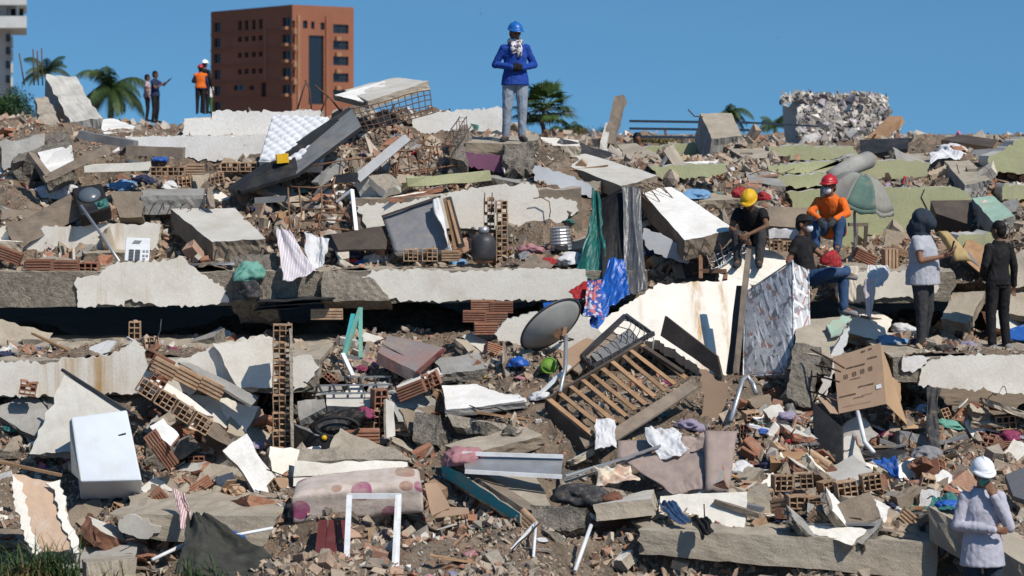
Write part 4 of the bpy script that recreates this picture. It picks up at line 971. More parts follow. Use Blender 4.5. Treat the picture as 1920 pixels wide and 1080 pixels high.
# ------------------------------------------------------------------ furniture and household things
# slatted bed
DOFF = shift_of([(1026, 756, 24.75), (1207, 648, 25.7), (1288, 712, 25.1), (1108, 826, 24.15), (1090, 850, 24.2)]) - .22
bed = thing('slatted_bed', 'dark wooden bed frame with pale slats lying tilted on the slope, centre right', 'bed', P(1160, 760, 24.8))
bA, bB, bC, bD = P(1026, 756, 24.75), P(1207, 648, 25.7), P(1288, 712, 25.1), P(1108, 826, 24.15)
bn = unit(np.cross(bB - bA, bD - bA)); bn = bn if np.dot(bn, A(0, -1, .3)) > 0 else -bn
for k in range(10):
    u = .03 + k / 9 * .95; g = G(); a = bA * (1 - u) + bB * u + bn * .03; b = bD * (1 - u) + bC * u + bn * .03
    a = a + A(R.uniform(-.015, .015), 0, R.uniform(-.01, .01)); b = b + A(R.uniform(-.02, .02), 0, R.uniform(-.01, .01))
    if k == 1: b = a + (b - a) * .88
    g.beam(a, b, .055, .018, bn, seg=3, jit=.003); g.obj('slat', 'wood', bed)
for nm_, a, b, w, h, m in (('side_rail', bD, bC, .03, .17, 'wood_grey'), ('side_rail', bA, bB, .03, .15, 'wood_dark')):
    g = G(); dv = unit(bD - bA); off = dv * (.1 if a is bD else -.03)
    g.beam(a + off - bn * .03, b + off - bn * .03, .03 if a is bA else .17, h if a is bA else .03, bn, seg=5, jit=.003); g.obj(nm_, m, bed)
g = G(); g.plate([bA + bn * .03, bD + unit(bD - bA) * .12 + bn * .03, bD + unit(bD - bA) * .1 - A(0, 0, .34), bA - A(0, 0, .30)], .03, 8, 5, 1, (0, 0, .06, 0)); g.obj('footboard', ['wood_dark', 'wood_dark'], bed)
g = G(); g.plate([P(1247, 592, 25.75), P(1345, 668, 25.1), P(1356, 712, 25.0), P(1238, 630, 25.75)], .035, 10, 5, 1, (0, .03, .02, 0)); g.obj('headboard', ['wood_dark', 'wood_dark'], bed)
g = G(); g.plate([P(1080, 808, 24.4), P(1108, 800, 24.35), P(1118, 828, 24.1), P(1096, 838, 24.1)], .03, 4, 4); g.obj('corner_block', ['wood_grey', 'wood_grey'], bed)
g = G(); g.beam(bA * .04 + bB * .96 + (bD - bA) * .1 + bn * .05, bC + bn * .05 + (bA - bD) * .08, .05, .05, bn); g.obj('head_rail', 'wood_dark', bed)
DOFF = 0.0
Poly('plywood_sheet', 'torn brown plywood sheet hanging below the bed headboard', 'board', [(1312, 690), (1366, 722), (1362, 760), (1370, 775), (1352, 790), (1330, 785), (1314, 788), (1320, 735)], 24.7, .015, ['cardboard', 'wood'])
# rack / cooler above the bed
DOFF = shift_of([(1092, 668, 25.7), (1172, 592, 26.4), (1225, 625, 26.1), (1110, 690, 25.4)])
rk = thing('wire_rack', 'dark metal rack with thin curved wires between the dish and the bed', 'rack', P(1160, 660, 25.9))
for a, b in (((1092, 668, 25.7), (1172, 592, 26.4)), ((1110, 690, 25.4), (1225, 625, 26.1)), ((1172, 592, 26.4), (1226, 628, 26.1)), ((1092, 668, 25.7), (1112, 692, 25.4))):
    g = G(); g.beam(P(*a), P(*b), .05, .05, seg=3, jit=.004); g.obj('rack_bar', 'metal_dark', rk)
for k in range(7):
    u = k / 6; a = P(1100 + 70 * u, 672 - 72 * u, 25.6 + .6 * u); b = P(1122 + 100 * u, 700 - 66 * u, 25.3 + .6 * u)
    g = G(); g.tube([a, (a + b) / 2 + A(0, -.06, .07), b], .006, 5); g.obj('wire', 'metal_dark', rk, True)
for k in range(6):
    a = P(1180 + 8 * k, 595 + 5 * k, 26.2); b = P(1172 + 9 * k, 628 + 6 * k, 25.9)
    g = G(); g.tube([a, (a + b) / 2 + A(.04, -.1, .03), b], .005, 5); g.obj('wire', 'metal_dark', rk, True)
g = G(); g.plate([P(1108, 665, 25.75), P(1180, 615, 26.3), P(1200, 640, 26.0), P(1130, 690, 25.45)], .06, 6, 4); g.obj('tray', ['board_grey', 'metal_dark'], rk)
g = G(); g.plate([P(1070, 690, 25.6), P(1150, 620, 26.2), P(1158, 628, 26.1), P(1085, 700, 25.5)], .03, 4, 2); g.obj('side_panel', ['wood_grey', 'wood_grey'], rk)
DOFF = 0.0
Q('board', 'tan board lying between the satellite dish and the dark rack', 'board', [(1040, 668, 25.8), (1100, 632, 26.2), (1128, 640, 26.0), (1060, 700, 25.4)], .02, 'cardboard', 5, 4, 1, (.03, .03, .03, .03))
B('trim_strip', 'white trim strip leaning left of the bed, below the dish pole', 'strip', (1002, 748, 24.8), (1068, 686, 25.1), .05, .03, 'metal_white')
# satellite dish
ds = thing('satellite_dish', 'grey satellite dish with bent mounting pole standing in the debris', 'satellite dish', P(1050, 700, 25.5))
dc = P(1037, 614, 25.75); e1 = unit(A(.66, .25, .62)); nrm = unit(A(.52, -.56, -.60)); e1 = unit(e1 - nrm * np.dot(e1, nrm)); e2 = np.cross(nrm, e1)
def dish_fn(rad):
    vs_ = []; fs = []; nr, na = 7, 36
    for i in range(nr + 1):
        r = rad * i / nr
        for k in range(na):
            t = 2 * math.pi * k / na; vs_.append(dc + e1 * r * math.cos(t) + e2 * r * .92 * math.sin(t) + nrm * (.09 - .14 * (r / rad) ** 2))
    for i in range(nr):
        for k in range(na): fs.append((i * na + k, i * na + (k + 1) % na, (i + 1) * na + (k + 1) % na, (i + 1) * na + k))
    N = len(vs_); vs2 = vs_ + [v - nrm * .012 for v in vs_]; fs2 = fs + [tuple(N + q for q in f[::-1]) for f in fs]
    fs2 += [(nr * na + k, nr * na + (k + 1) % na, N + nr * na + (k + 1) % na, N + nr * na + k) for k in range(na)]
    return vs2, fs2
g = G(); g.add(*dish_fn(.42)); g.obj('reflector', 'dish_grey', ds, True)
g = G(); g.tube([dc + e1 * .43 * math.cos(t) + e2 * .395 * math.sin(t) - nrm * .05 for t in np.linspace(0, 2 * math.pi, 37)], .012, 6); g.obj('rim', 'metal_dark', ds, True)
g = G(); g.tube([dc + nrm * .1, dc + nrm * .2 + A(.05, 0, -.02), P(1061, 630, 25.3), P(1060, 690, 24.9), P(1050, 735, 24.5)], .024, 8); g.obj('mounting_pole', 'metal_grey', ds, True)
g = G(); g.box(dc + nrm * .12, (.12, .08, .1), rotm(20, 30, 40)); g.box(dc + nrm * .14 + A(.06, 0, .03), (.05, .14, .05), rotm(50, 10, 0)); g.obj('bracket', 'rail_rust', ds)
g = G(); g.tube([dc - e2 * .38, dc + nrm * .3 + e1 * .1, dc + nrm * .16], .01, 6); g.obj('feed_arm', 'metal_dark', ds, True)

# mattresses
def mattress(label, pts, thick, mat, side, puff=.03, quilt=0, name='mattress', tdir=None, sag=0):
    pts = fit(pts, (2, 3)); c = [P(*q) for q in pts]; g = G()
    g.plate(c, thick, 44 if quilt else 26, 40 if quilt else 22, 5, (0,) * 4, 0.012, seed=pts[0][0], mi=(0, 1, 0), puff=puff, tdir=tdir)
    if sag:
        x0, x1 = min(v[0] for v in g.v), max(v[0] for v in g.v); g.v = [(x, y, z - sag * (1 - (2 * (x - x0) / (x1 - x0) - 1) ** 2) + sag * .5 * n1(x * 3, y * 3)) for x, y, z in g.v]
    if quilt:
        n = unit(np.cross(c[1] - c[0], c[3] - c[0])); n = n if n[1] < 0 else -n
        o = c[0]; eu = unit(c[1] - c[0]); ev = unit(c[3] - c[0])
        for i, v in enumerate(g.v):
            v = np.array(v); a = np.dot(v - o, eu); b = np.dot(v - o, ev); q = math.sin((a + b) * math.pi / .17) * math.sin((a - b) * math.pi / .17)
            if np.dot(v - c[0], n) > -.03: g.v[i] = tuple(v + n * (abs(q) ** .35 * quilt))
    o = g.obj(name, [mat, side], None, True); tag(o, label, 'mattress', None, 'thing')
    m = o.modifiers.new('sub', 'SUBSURF'); m.levels = 1; m.render_levels = 1
    n = unit(np.cross(c[1] - c[0], c[3] - c[0])); n = -n if np.dot(n, A(0, -1, 0)) < 0 else n
    for w in (() if sag else (.02, .98)):
        q = []
        for k in range(4):
            for i in range(10): q.append(c[k] * (1 - i / 10) + c[(k + 1) % 4] * i / 10 - n * thick * w)
        q.append(q[0]); g = G(); g.tube(q, .011, 6); g.obj('piping', side if mat != 'ticking_dots' else 'cl_mauve', o, True)
    return o
mattress('quilted white mattress leaning behind the dark boards on the left skyline', [(512, 218, 31.4), (616, 222, 31.2), (600, 305, 30.3), (486, 303, 30.4)], .16, 'ticking_white', 'ticking_white', .015, .05)
mattress('mattress with grey angular print standing on end, right of the leaning timber post', [(1397, 548, 27.2), (1486, 488, 26.5), (1488, 700, 25.5), (1393, 706, 26.1)], .26, 'ticking_shards', 'ticking_shards', .02)
md_ = mattress('cream mattress printed with plum and brown discs, sagging over a white pipe frame, bottom', [(556, 904, 22.75), (786, 880, 22.85), (792, 914, 22.15), (546, 934, 22.05)], .27, 'ticking_dots', 'ticking_dots', .045, tdir=(.01, .06, -.28), sag=-.035)
mb = thing('box_spring', 'grey fabric bed base propped upright beside the gas cylinder', 'bed base', P(790, 470, 28.7))
g = G(); c = [P(716, 408, 28.9), P(818, 372, 28.8), P(846, 468, 28.3), P(738, 474, 28.5)]; g.plate(c, .1, 12, 12, 1, (0, .0, .02, .02), .01, 5.); g.obj('base_cloth', ['cl_grey', 'cl_white'], mb, True)
g = G(); g.plate([P(836, 370, 28.7), P(846, 368, 28.9), P(872, 462, 28.5), P(858, 466, 28.3)], .05, 3, 6); g.obj('side_board', ['board_black', 'wood'], mb)
for dx in (-10, 12): B('batten', None, None, (828 + dx, 376, 28.68), (850 + dx, 458, 28.3), .04, .03, 'wood', parent=mb)
B('edge_board', None, None, (716, 406, 28.85), (826, 368, 28.75), .03, .03, 'wood_dark', parent=mb)
drape('torn_lining', None, None, [(812, 376, 28.62), (822, 372, 28.62), (848, 478, 28.2), (832, 440, 28.25)], 'cl_white', .02, 2, parent=mb, nu=6, nv=14)

# white pipe frame under the dotted mattress
fr = thing('aluminium_window', 'white aluminium window frame standing under the dotted mattress at bottom', 'frame', P(700, 1080, 21.5))
for a, b in (((655, 930, 21.85), (648, 1095, 20.15)), ((748, 930, 21.85), (742, 1095, 20.15)), ((744, 932, 21.8), (736, 1095, 20.1))): B('upright', None, None, a, b, .055 if a[0] != 744 else .03, .04, 'metal_white', parent=fr)
B('crossbar', None, None, (652, 930, 21.85), (752, 930, 21.85), .05, .05, 'metal_white', parent=fr)
rd = thing('red_boards', 'dark red slatted board leaning under the dotted mattress', 'board', P(612, 1080, 21.2))
for k in range(3):
    g = G(); g.plate([P(598 + k * 18, 975, 21.9), P(614 + k * 18, 975, 21.9), P(604 + k * 19, 1095, 20.2), P(582 + k * 20, 1095, 20.2)], .02, 3, 8); g.obj('plank', ['wood_red', 'wood_red'], rd)

DOFF = 0.0
# white enamel box (appliance) left
en = thing('appliance_case', 'white enamel appliance case tipped on the rubble, small dark slot on top', 'appliance', P(205, 900, 23))
g = G(); g.plate([P(133, 782, 23.35), P(238, 768, 23.5), P(266, 900, 22.95), P(150, 903, 22.9)], .42, 3, 3, mi=(0, 1, 1)); g.obj('case', ['enamel', 'enamel'], en, bevel=.018)
g = G(); g.beam(P(222, 817, 23.28), P(236, 813, 23.3), .02, .012, (0, -1, .3)); g.obj('slot', 'black', en)
g = G(); g.plate([P(130, 790, 23.4), P(136, 784, 23.36), P(152, 902, 22.9), P(134, 886, 23.1)], .3, 2, 3); g.obj('case_side', ['cl_cream', 'cl_cream'], en)
# small window air conditioner / appliance
ac = thing('window_air_conditioner', 'small white appliance with two grey grilles on the torn plaster ledge', 'appliance', P(252, 490, 28))
pc = [P(235, 464, 27.95), P(281, 466, 27.9), P(279, 490, 27.8), P(233, 489, 27.85)]
g = G(); g.plate(pc, .3, 2, 2, tdir=(-.05, .34, .12)); g.obj('body', ['metal_white', 'metal_white'], ac, bevel=.008)
f = lambda u, v: (pc[0] * (1 - u) + pc[1] * u) * (1 - v) + (pc[3] * (1 - u) + pc[2] * u) * v + A(0, -.006, 0)
for u0, u1 in ((.17, .36), (.42, .62)):
    g = G(); g.plate([f(u0, .12), f(u1, .12), f(u1, .95), f(u0, .95)], .004, 1, 1); gr = g.obj('grille', ['grille_grey', 'black'], ac)
    for k in range(7):
        v = .16 + k * .115; g = G(); g.beam(f(u0, v) - A(0, .006, 0), f(u1, v) - A(0, .006, 0), .006, .008); g.obj('louvre', 'metal_grey', gr)
for u0, v0 in ((.72, .15), (.72, .5), (.86, .15), (.86, .5), (.74, .75)):
    g = G(); g.plate([f(u0, v0), f(u0 + .09, v0), f(u0 + .09, v0 + .16), f(u0, v0 + .16)], .004, 1, 1); g.obj('control', ['metal_grey', 'black'], ac)
g = G(); a = P(242, 448, 28.15); g.beam(pc[0] * .7 + pc[1] * .3 + A(-.02, .17, .068), pc[0] * .4 + pc[1] * .6 + A(-.02, .17, .068), .1, .01, (0, -.33, 1)); g.obj('label_plate', 'metal_grey', ac)
# loudspeaker
sp = thing('loudspeaker', 'black round-coned loudspeaker tipped back on the left heap', 'loudspeaker', P(170, 405, 29.3))
sc_ = [P(134, 352, 29.6), P(190, 342, 29.7), P(208, 388, 29.2), P(150, 404, 29.1)]
g = G(); g.plate(sc_, .22, 3, 3); g.obj('cabinet', ['black', 'black'], sp, bevel=.03)
fs_ = lambda u, v: (sc_[0] * (1 - u) + sc_[1] * u) * (1 - v) + (sc_[3] * (1 - u) + sc_[2] * u) * v
sn = unit(np.cross(sc_[1] - sc_[0], sc_[3] - sc_[0])); sn = sn if sn[1] < 0 else -sn
def ringed(c, r, h0, h1, mat, name, n=28):
    eu = unit(sc_[1] - sc_[0]); ev = np.cross(sn, eu); g = G(); vs_ = []; fs = []
    for i, (rr, hh) in enumerate(((1, h0), (.93, h1), (.75, h1 + .02), (.4, h1 + .045), (.0, h1 + .052))):
        for k in range(n): t = 2 * math.pi * k / n; vs_.append(c + (eu * math.cos(t) + ev * math.sin(t)) * r * max(rr, .01) + sn * hh)
    for i in range(4):
        for k in range(n): fs.append((i * n + k, i * n + (k + 1) % n, (i + 1) * n + (k + 1) % n, (i + 1) * n + k))
    g.add(vs_, fs); return g.obj(name, mat, sp, True)
ringed(fs_(.48, .42) + sn * .012, .155, .0, .03, 'dome_grey', 'woofer'); ringed(fs_(.72, .86) + sn * .012, .05, .0, .02, 'plastic_teal', 'tweeter')
g = G(); g.plate([fs_(.55, .72) + sn * .012, fs_(.95, .66) + sn * .012, fs_(.98, .95) + sn * .012, fs_(.6, .98) + sn * .012], .01, 1, 1); g.obj('badge_plate', ['cl_teal', 'cl_teal'], sp)
Tb('steel_pole', 'thin grey pole leaning from the loudspeaker down to the small appliance', 'pole', [(152, 386, 28.95), (190, 440, 28.35), (224, 491, 27.75)], .022, 'metal_grey')
# dark boards at upper centre-left
bd = thing('long_cabinet', 'long dark cabinet side leaning up to the right in front of the quilted mattress', 'furniture', P(560, 330, 30))
g = G(); g.plate([P(545, 292, 30.6), P(660, 204, 31.0), P(678, 236, 30.4), P(556, 326, 29.9)], .05, 8, 3, 1, (0, .02, 0, 0)); g.obj('panel', ['board_grey', 'board_black'], bd)
g = G(); g.plate([P(425, 352, 30.1), P(655, 200, 31.2), P(662, 208, 31.0), P(440, 356, 29.9)], .08, 8, 3); g.obj('top_panel', ['board_black', 'board_black'], bd)
g = G(); g.plate([P(430, 350, 30.1), P(552, 286, 30.5), P(560, 326, 29.9), P(452, 358, 29.85)], .05, 6, 3); g.obj('lower_panel', ['board_black', 'board_black'], bd)
B('metal_channel', 'pale grey metal channel leaning up beside the long dark cabinet side', 'beam', (668, 336, 29.5), (764, 258, 30.0), .13, .06, 'steel_pale', 3, .004, up=(0, -1, .2), end='wood')
B('metal_channel', 'dark grey channel lying flat at the foot of the pale one', 'beam', (628, 336, 29.6), (672, 332, 29.5), .1, .12, 'metal_dark', 2, .004)
B('metal_channel', 'grey cylinder-like beam end below the long dark cabinet side', 'beam', (595, 345, 29.8), (645, 300, 30.1), .14, .12, 'concrete_grey', 3, .012)
slab('slab with timber shuttering perched on bare wire mesh on the skyline', [(645, 168, 33), (742, 145, 34), (806, 152, 33), (690, 190, 31.4)], .13, ['plaster_grey', 'concrete'], jag=(.02, .04, .04, .03))
slab('second thin slab layer lying on the skyline slab over the wire mesh', [(626, 178, 32.2), (720, 152, 33.6), (735, 158, 33.2), (684, 192, 31.6)], .08, ['plaster_white', 'concrete_brown'], jag=(.02, .04, .03, .02))
grid_mesh('bare reinforcing mesh hanging below the skyline slab', [(660, 205, 31.3), (806, 168, 32.0), (812, 212, 31.6), (680, 248, 31.0)], 12, 5, .008, 'rebar')
rebar_cage('open reinforcement with upright stirrups above the green plank', (590, 330, 29.9), (850, 290, 30.2), .05, .3, 14, .008, 'rail_rust')
rebar_cage('bent grey stirrups arching beside the purple slab', (835, 290, 30.0), (872, 226, 30.6), .12, .16, 6, .009, 'rebar')
Q('concrete_lump', 'broken wedge of concrete under the bent stirrups left of the purple slab', 'concrete', [(850, 250, 30.8), (878, 232, 31), (872, 305, 30.1), (838, 300, 30.1)], .3, 'concrete_broken', 7, 9, 3, (.06, .06, .1, .08), .05)
B('plank', 'green painted plank lying below the skyline rubble in the centre', 'timber', (762, 342, 29.6), (920, 330, 29.8), .12, .13, 'paint_green', 4, .01)
Q('concrete_block', 'brown-white broken brick end left of the green plank', 'concrete', [(688, 330, 29.5), (730, 324, 29.6), (756, 346, 29.4), (720, 358, 29.3)], .15, ['mortar', 'plaster'], 5, 4, 2, (.04, .04, .04, .04), .02)
B('door_board', 'small yellow cabinet part on the quilted mattress foot', 'board', (518, 298, 30.2), (540, 296, 30.25), .1, .13, 'plastic_yellow')
# chair (rattan) frame
ch = thing('rattan_chair', 'rusty curved chair frame lying on its side in front of the grey bed base', 'chair', P(610, 430, 28.6))
for pts in ([(628, 332, 29.0), (624, 350, 28.9), (634, 385, 28.6), (664, 425, 28.3), (668, 436, 28.3)], [(580, 412, 28.6), (600, 398, 28.6), (650, 400, 28.4), (668, 430, 28.3)], [(545, 350, 29), (590, 352, 29), (625, 346, 29)], [(560, 352, 29), (566, 400, 28.7), (556, 440, 28.4)],
            [(545, 380, 28.9), (600, 376, 28.8), (632, 380, 28.7)], [(552, 395, 28.8), (600, 392, 28.7), (640, 392, 28.6)], [(560, 415, 28.6), (610, 412, 28.5), (655, 414, 28.4)], [(570, 432, 28.4), (620, 428, 28.4), (668, 432, 28.3)], [(540, 352, 29), (542, 400, 28.7), (548, 440, 28.4)], [(602, 352, 28.9), (604, 392, 28.6), (596, 430, 28.4)]):
    g = G(); g.tube([P(*q) for q in pts], .013, 6); g.obj('cane', 'rail_rust', ch, True)
wf = thing('trestle', 'white bent metal trestle standing right of the rattan chair frame', 'trestle', P(660, 430, 28.4))
B('leg', None, None, (660, 356, 28.5), (668, 432, 28.2), .05, .03, 'metal_white', parent=wf); B('leg', None, None, (660, 356, 28.5), (632, 378, 28.6), .05, .03, 'metal_white', parent=wf)
B('timber', 'dark flat rail lying left of the rattan chair', 'timber', (478, 376, 29.0), (542, 372, 29.0), .1, .08, 'board_grey', 2)
# gas cylinder, columns
gc = thing('gas_cylinder', 'dented grey gas cylinder in front of the clay block column', 'cylinder', P(907, 490, 28.3))
cc = P(907, 488, 28.4); g = G(); g.tube([cc + A(0, 0, z) for z in (0, .02, .06, .26, .32, .36)], [.12, .15, .165, .165, .13, .06], 20); g.obj('tank', 'metal_dark', gc, True)
g = G(); g.tube([cc + A(0, 0, .36), cc + A(0, 0, .44)], .07, 12); g.obj('collar', 'metal_grey', gc, True); g = G(); g.tube([cc + A(0, 0, -.03), cc + A(0, 0, .03)], .125, 16); g.obj('foot_ring', 'rail_rust', gc, True)
pot = thing('fan_housing', 'ridged metal pail lying mouth-down beside the hanging teal sheet', 'pail', P(1052, 470, 28.4))
pcn = P(1052, 468, 28.5); g = G(); q = []; rr = []
for k in range(15): q.append(pcn + A(-.02 * k / 14, 0, .30 * k / 14)); rr.append((.145 if k % 2 else .155) - .02 * k / 14)
g.tube(q, rr, 20); g.obj('shell', 'metal_grey', pot); g = G(); g.tube([pcn + A(0, -.13, .0), pcn + A(0, -.16, .05)], .09, 14); g.obj('opening', 'black', pot)
blocks('clay_block_column', 'upright column of tan hollow clay blocks with rebar on top, behind the gas cylinder', 'block column',
       [('23', 941, 494 - k * 23.5, 28.55, (0, 0, 4 * (-1) ** k), (.95, .9, .7)) for k in range(5)] + [('33x', 917, 430 - k * 20, 28.7, (0, 0, 0), (.6, .8, .7)) for k in range(3)])
for x in (908, 922): Tb('rebar', 'short rebar stub rising from the tan clay block column' + (' nearer the gas cylinder' if x < 910 else ' nearer the white wall'), 'rebar', [(x, 400, 28.7), (x + 1, 361, 28.7)], .008, 'rebar')
# tall hollow-block column at left centre
blocks('clay_block_column', 'tall thin column of terracotta hollow clay blocks at left centre', 'block column',
       [('33', 530, 873 - k * 33, 24.3 + k * .035, (0, R.uniform(-2, 2), 8 + R.uniform(-3, 3)), (.92, 1, 1.02)) for k in range(8)])
B('mortar_strip', 'pale mortar edge running up beside the tall terracotta block column', 'mortar', (548, 895, 24.2), (545, 615, 24.55), .035, .12, 'mortar', 18, .006)
Q('concrete_lump', 'crumbled mortar foot below the tall terracotta block column', 'concrete', [(514, 872, 24.1), (548, 872, 24.1), (545, 905, 23.9), (520, 908, 23.9)], .15, 'mortar', 5, 5, 2, (.02, .04, .08, .05), .03)
# parasol
pr = thing('parasol', 'tattered green and grey parasol standing open behind the orange-shirted worker', 'parasol', P(1607, 470, 29.2))
tp = P(1618, 331, 29.6); ax = unit(A(.24, -.16, 1)); ux = unit(np.cross(ax, A(0, 1, 0))); uy = np.cross(ax, ux)
rim = []
for k in range(8):
    t = 2 * math.pi * (k + .5) / 8; rim.append(tp - ax * .33 + (ux * math.cos(t) * .54 + uy * math.sin(t) * .54))
for k in range(8):
    a, b = rim[k], rim[(k + 1) % 8]
    def fn(u, v, a=a, b=b, k=k):
        e = a * (1 - u) + b * u; p = tp * (1 - v) + e * v
        return p + ax * (.16 * math.sin(math.pi * v) * (1 - .15 * v)) - ax * .05 * math.sin(math.pi * u) * v + ax * n1(u * 4 + k, v * 4) * .012
    g = G(); g.sheet(fn, 8, 10, 0, .004); g.obj('canopy_panel', 'parasol_green' if k in (1, 4, 6) else 'parasol_grey', pr, True)
    def fl(u, v, a=a, b=b): return a * (1 - u) + b * u - ax * .05 * math.sin(math.pi * u) - A(0, 0, 1) * (.09 * v) * (.7 + .4 * n1(u * 6 + a[0] * 3))
    g = G(); g.sheet(fl, 8, 2, 0, .004); g.obj('valance', 'parasol_green' if k in (1, 4, 6) else 'parasol_grey', pr, True)
for k in range(8): g = G(); g.tube([tp - ax * .06, rim[k] - ax * .02], .006, 4); g.obj('rib', 'metal_dark', pr, True)
g = G(); g.tube([tp, P(1602, 400, 29.5), P(1604, 478, 29.3)], .02, 8); g.obj('pole', 'metal_grey', pr, True)
# cardboard box
DOFF = shift_of([(1562, 668, 24.85), (1651, 642, 24.7), (1662, 758, 24.3), (1572, 776, 24.4)])
cbx = thing('cardboard_box', 'large torn cardboard box with printed side, opened out on the slope below the standing pair', 'box', P(1620, 800, 25))
c4 = [P(1562, 668, 24.85), P(1651, 642, 24.7), P(1662, 758, 24.3), P(1572, 776, 24.4)]
g = G(); g.plate(c4, .008, 8, 8, 1, (.02, 0, .01, .01), .006); g.obj('printed_side', ['cardboard', 'cardboard_in'], cbx)
g = G(); g.plate([P(1651, 642, 24.7), P(1668, 690, 25.2), P(1702, 800, 24.9), P(1662, 758, 24.3)], .008, 6, 8, 1, (0, .05, .03, 0), .006); g.obj('end_side', ['cardboard_in', 'cardboard'], cbx)
g = G(); g.poly([P(1672, 705, 25.1), P(1688, 720, 25.3), P(1690, 745, 25.3), P(1682, 768, 25.1), P(1690, 800, 24.9), P(1680, 790, 24.8)], .008, (0, 0), .02); g.obj('torn_flap', ['cardboard_in'], cbx)
g = G(); g.plate([P(1690, 798, 24.9), P(1722, 790, 25.1), P(1732, 802, 24.8), P(1694, 804, 24.7)], .008, 4, 3, 1, (.03, .04, .03, 0)); g.obj('bottom_flap', ['cardboard_in', 'cardboard'], cbx)
g = G(); g.plate([P(1532, 745, 24.7), P(1566, 735, 24.8), P(1575, 777, 24.4), P(1556, 775, 24.4)], .008, 4, 4, 1, (.02, 0, .02, .03)); g.obj('side_flap', ['cardboard', 'cardboard_in'], cbx)
ff = lambda u, v: (c4[0] * (1 - u) + c4[1] * u) * (1 - v) + (c4[3] * (1 - u) + c4[2] * u) * v + A(0, -.012, 0)
def pr_bar(u0, u1, v, h=.018, name='print_line'):
    g = G(); x = u0
    while x < u1:
        w = R.uniform(.012, .035); g.plate([ff(x, v - h * R.uniform(.6, 1)), ff(x + w, v - h), ff(x + w, v + h * R.uniform(.3, 1)), ff(x, v + h)], .001, 1, 1, mi=(0, 0, 0)); x += w + R.uniform(.006, .014)
    g.obj(name, ['print_brown'], cbx)
pr_bar(.24, .62, .27, .014); pr_bar(.70, .88, .20, .014); pr_bar(.30, .52, .47, .006); pr_bar(.05, .40, .72, .012); pr_bar(.46, .78, .62, .010); pr_bar(.34, .55, .79, .006); pr_bar(.52, .74, .77, .004); pr_bar(.1, .7, .9, .003); pr_bar(.58, .66, .06, .014); pr_bar(.74, .82, .05, .012)
for u0 in (.18, .36, .53, .70):
    g = G(); v0 = .37 - (u0 - .18) * .06
    for a, b, c_, d_ in ((0, .08, 0, .007), (0, .08, .058, .065), (0, .009, 0, .06), (.071, .08, 0, .06), (.025, .055, .022, .042)):
        g.plate([ff(u0 + a, v0 + c_), ff(u0 + b, v0 + c_), ff(u0 + b, v0 + d_), ff(u0 + a, v0 + d_)], .001, 1, 1, mi=(0, 0, 0))
    g.obj('print_symbol', ['print_brown'], cbx)
g = G(); g.plate([ff(.82, .66), ff(.93, .655), ff(.93, .72), ff(.82, .725)], .001, 1, 1, mi=(0, 0, 0)); g.obj('sticker', ['cl_white'], cbx)
DOFF = 0.0
# TV / black board, white pipe, etc right
Q('flat_television', 'black flat television panel standing tilted below the cardboard box', 'television', [(1523, 752, 24.3), (1580, 802, 23.9), (1580, 875, 23.5), (1526, 850, 23.8)], .05, ['black', 'black'], 4, 4, bevel=.008)
Tb('white_pipe', 'white curved pipe leaning under the cardboard box', 'pipe', [(1608, 772, 24.2), (1616, 805, 23.9), (1622, 830, 23.7), (1638, 848, 23.5)], .026, 'metal_white')
lg = thing('bent_channel', 'grey corrugated metal channel bent over, right of the torn plywood sheet', 'channel', P(1380, 790, 24.2))
g = G(); g.tube([P(1370, 790, 24.2), P(1392, 712, 24.7), P(1402, 706, 24.8), P(1412, 720, 24.7), P(1418, 738, 24.6)], .032, 8); g.obj('channel', 'metal_grey', lg, True)
B('timber_post', 'weathered timber post leaning against the white wall left of the grey-printed mattress', 'timber', (1380, 702, 25.6), (1404, 468, 26.4), .06, .07, 'wood_grey', 5, .004)
B('timber_post', 'dark shadowed timber behind the leaning weathered post', 'timber', (1368, 702, 25.75), (1386, 538, 26.4), .07, .05, 'wood_dark', 3, .004)
B('timber_post', 'thick broken timber post standing on the skyline right of the blue-helmeted worker', 'timber', (1140, 275, 34.4), (1164, 186, 35.2), .16, .14, 'wood_grey', 6, .012)
B('timber_post', 'shorter pale timber beside the thick broken post on the skyline', 'timber', (1128, 282, 34.2), (1142, 232, 34.8), .1, .08, 'plaster_grey', 4, .012)
# railing at the back right
rl = thing('railing', 'dark three-rail metal railing on the back skyline', 'railing', P(1290, 270, 45))
for y0 in (229, 243, 258): B('rail', None, None, (1180, y0 - 2, 43), (1405, y0 + 1, 43), .05, .05, 'rail_blue', parent=rl)
B('rail', None, None, (1405, 230, 43), (1535, 237, 43), .04, .04, 'rail_blue', parent=rl)
for x0 in (1181, 1292, 1420): B('post', None, None, (x0, 226, 43), (x0, 278, 43), .07 if x0 != 1292 else .16, .07, 'rail_blue' if x0 != 1292 else 'rail_rust', parent=rl)
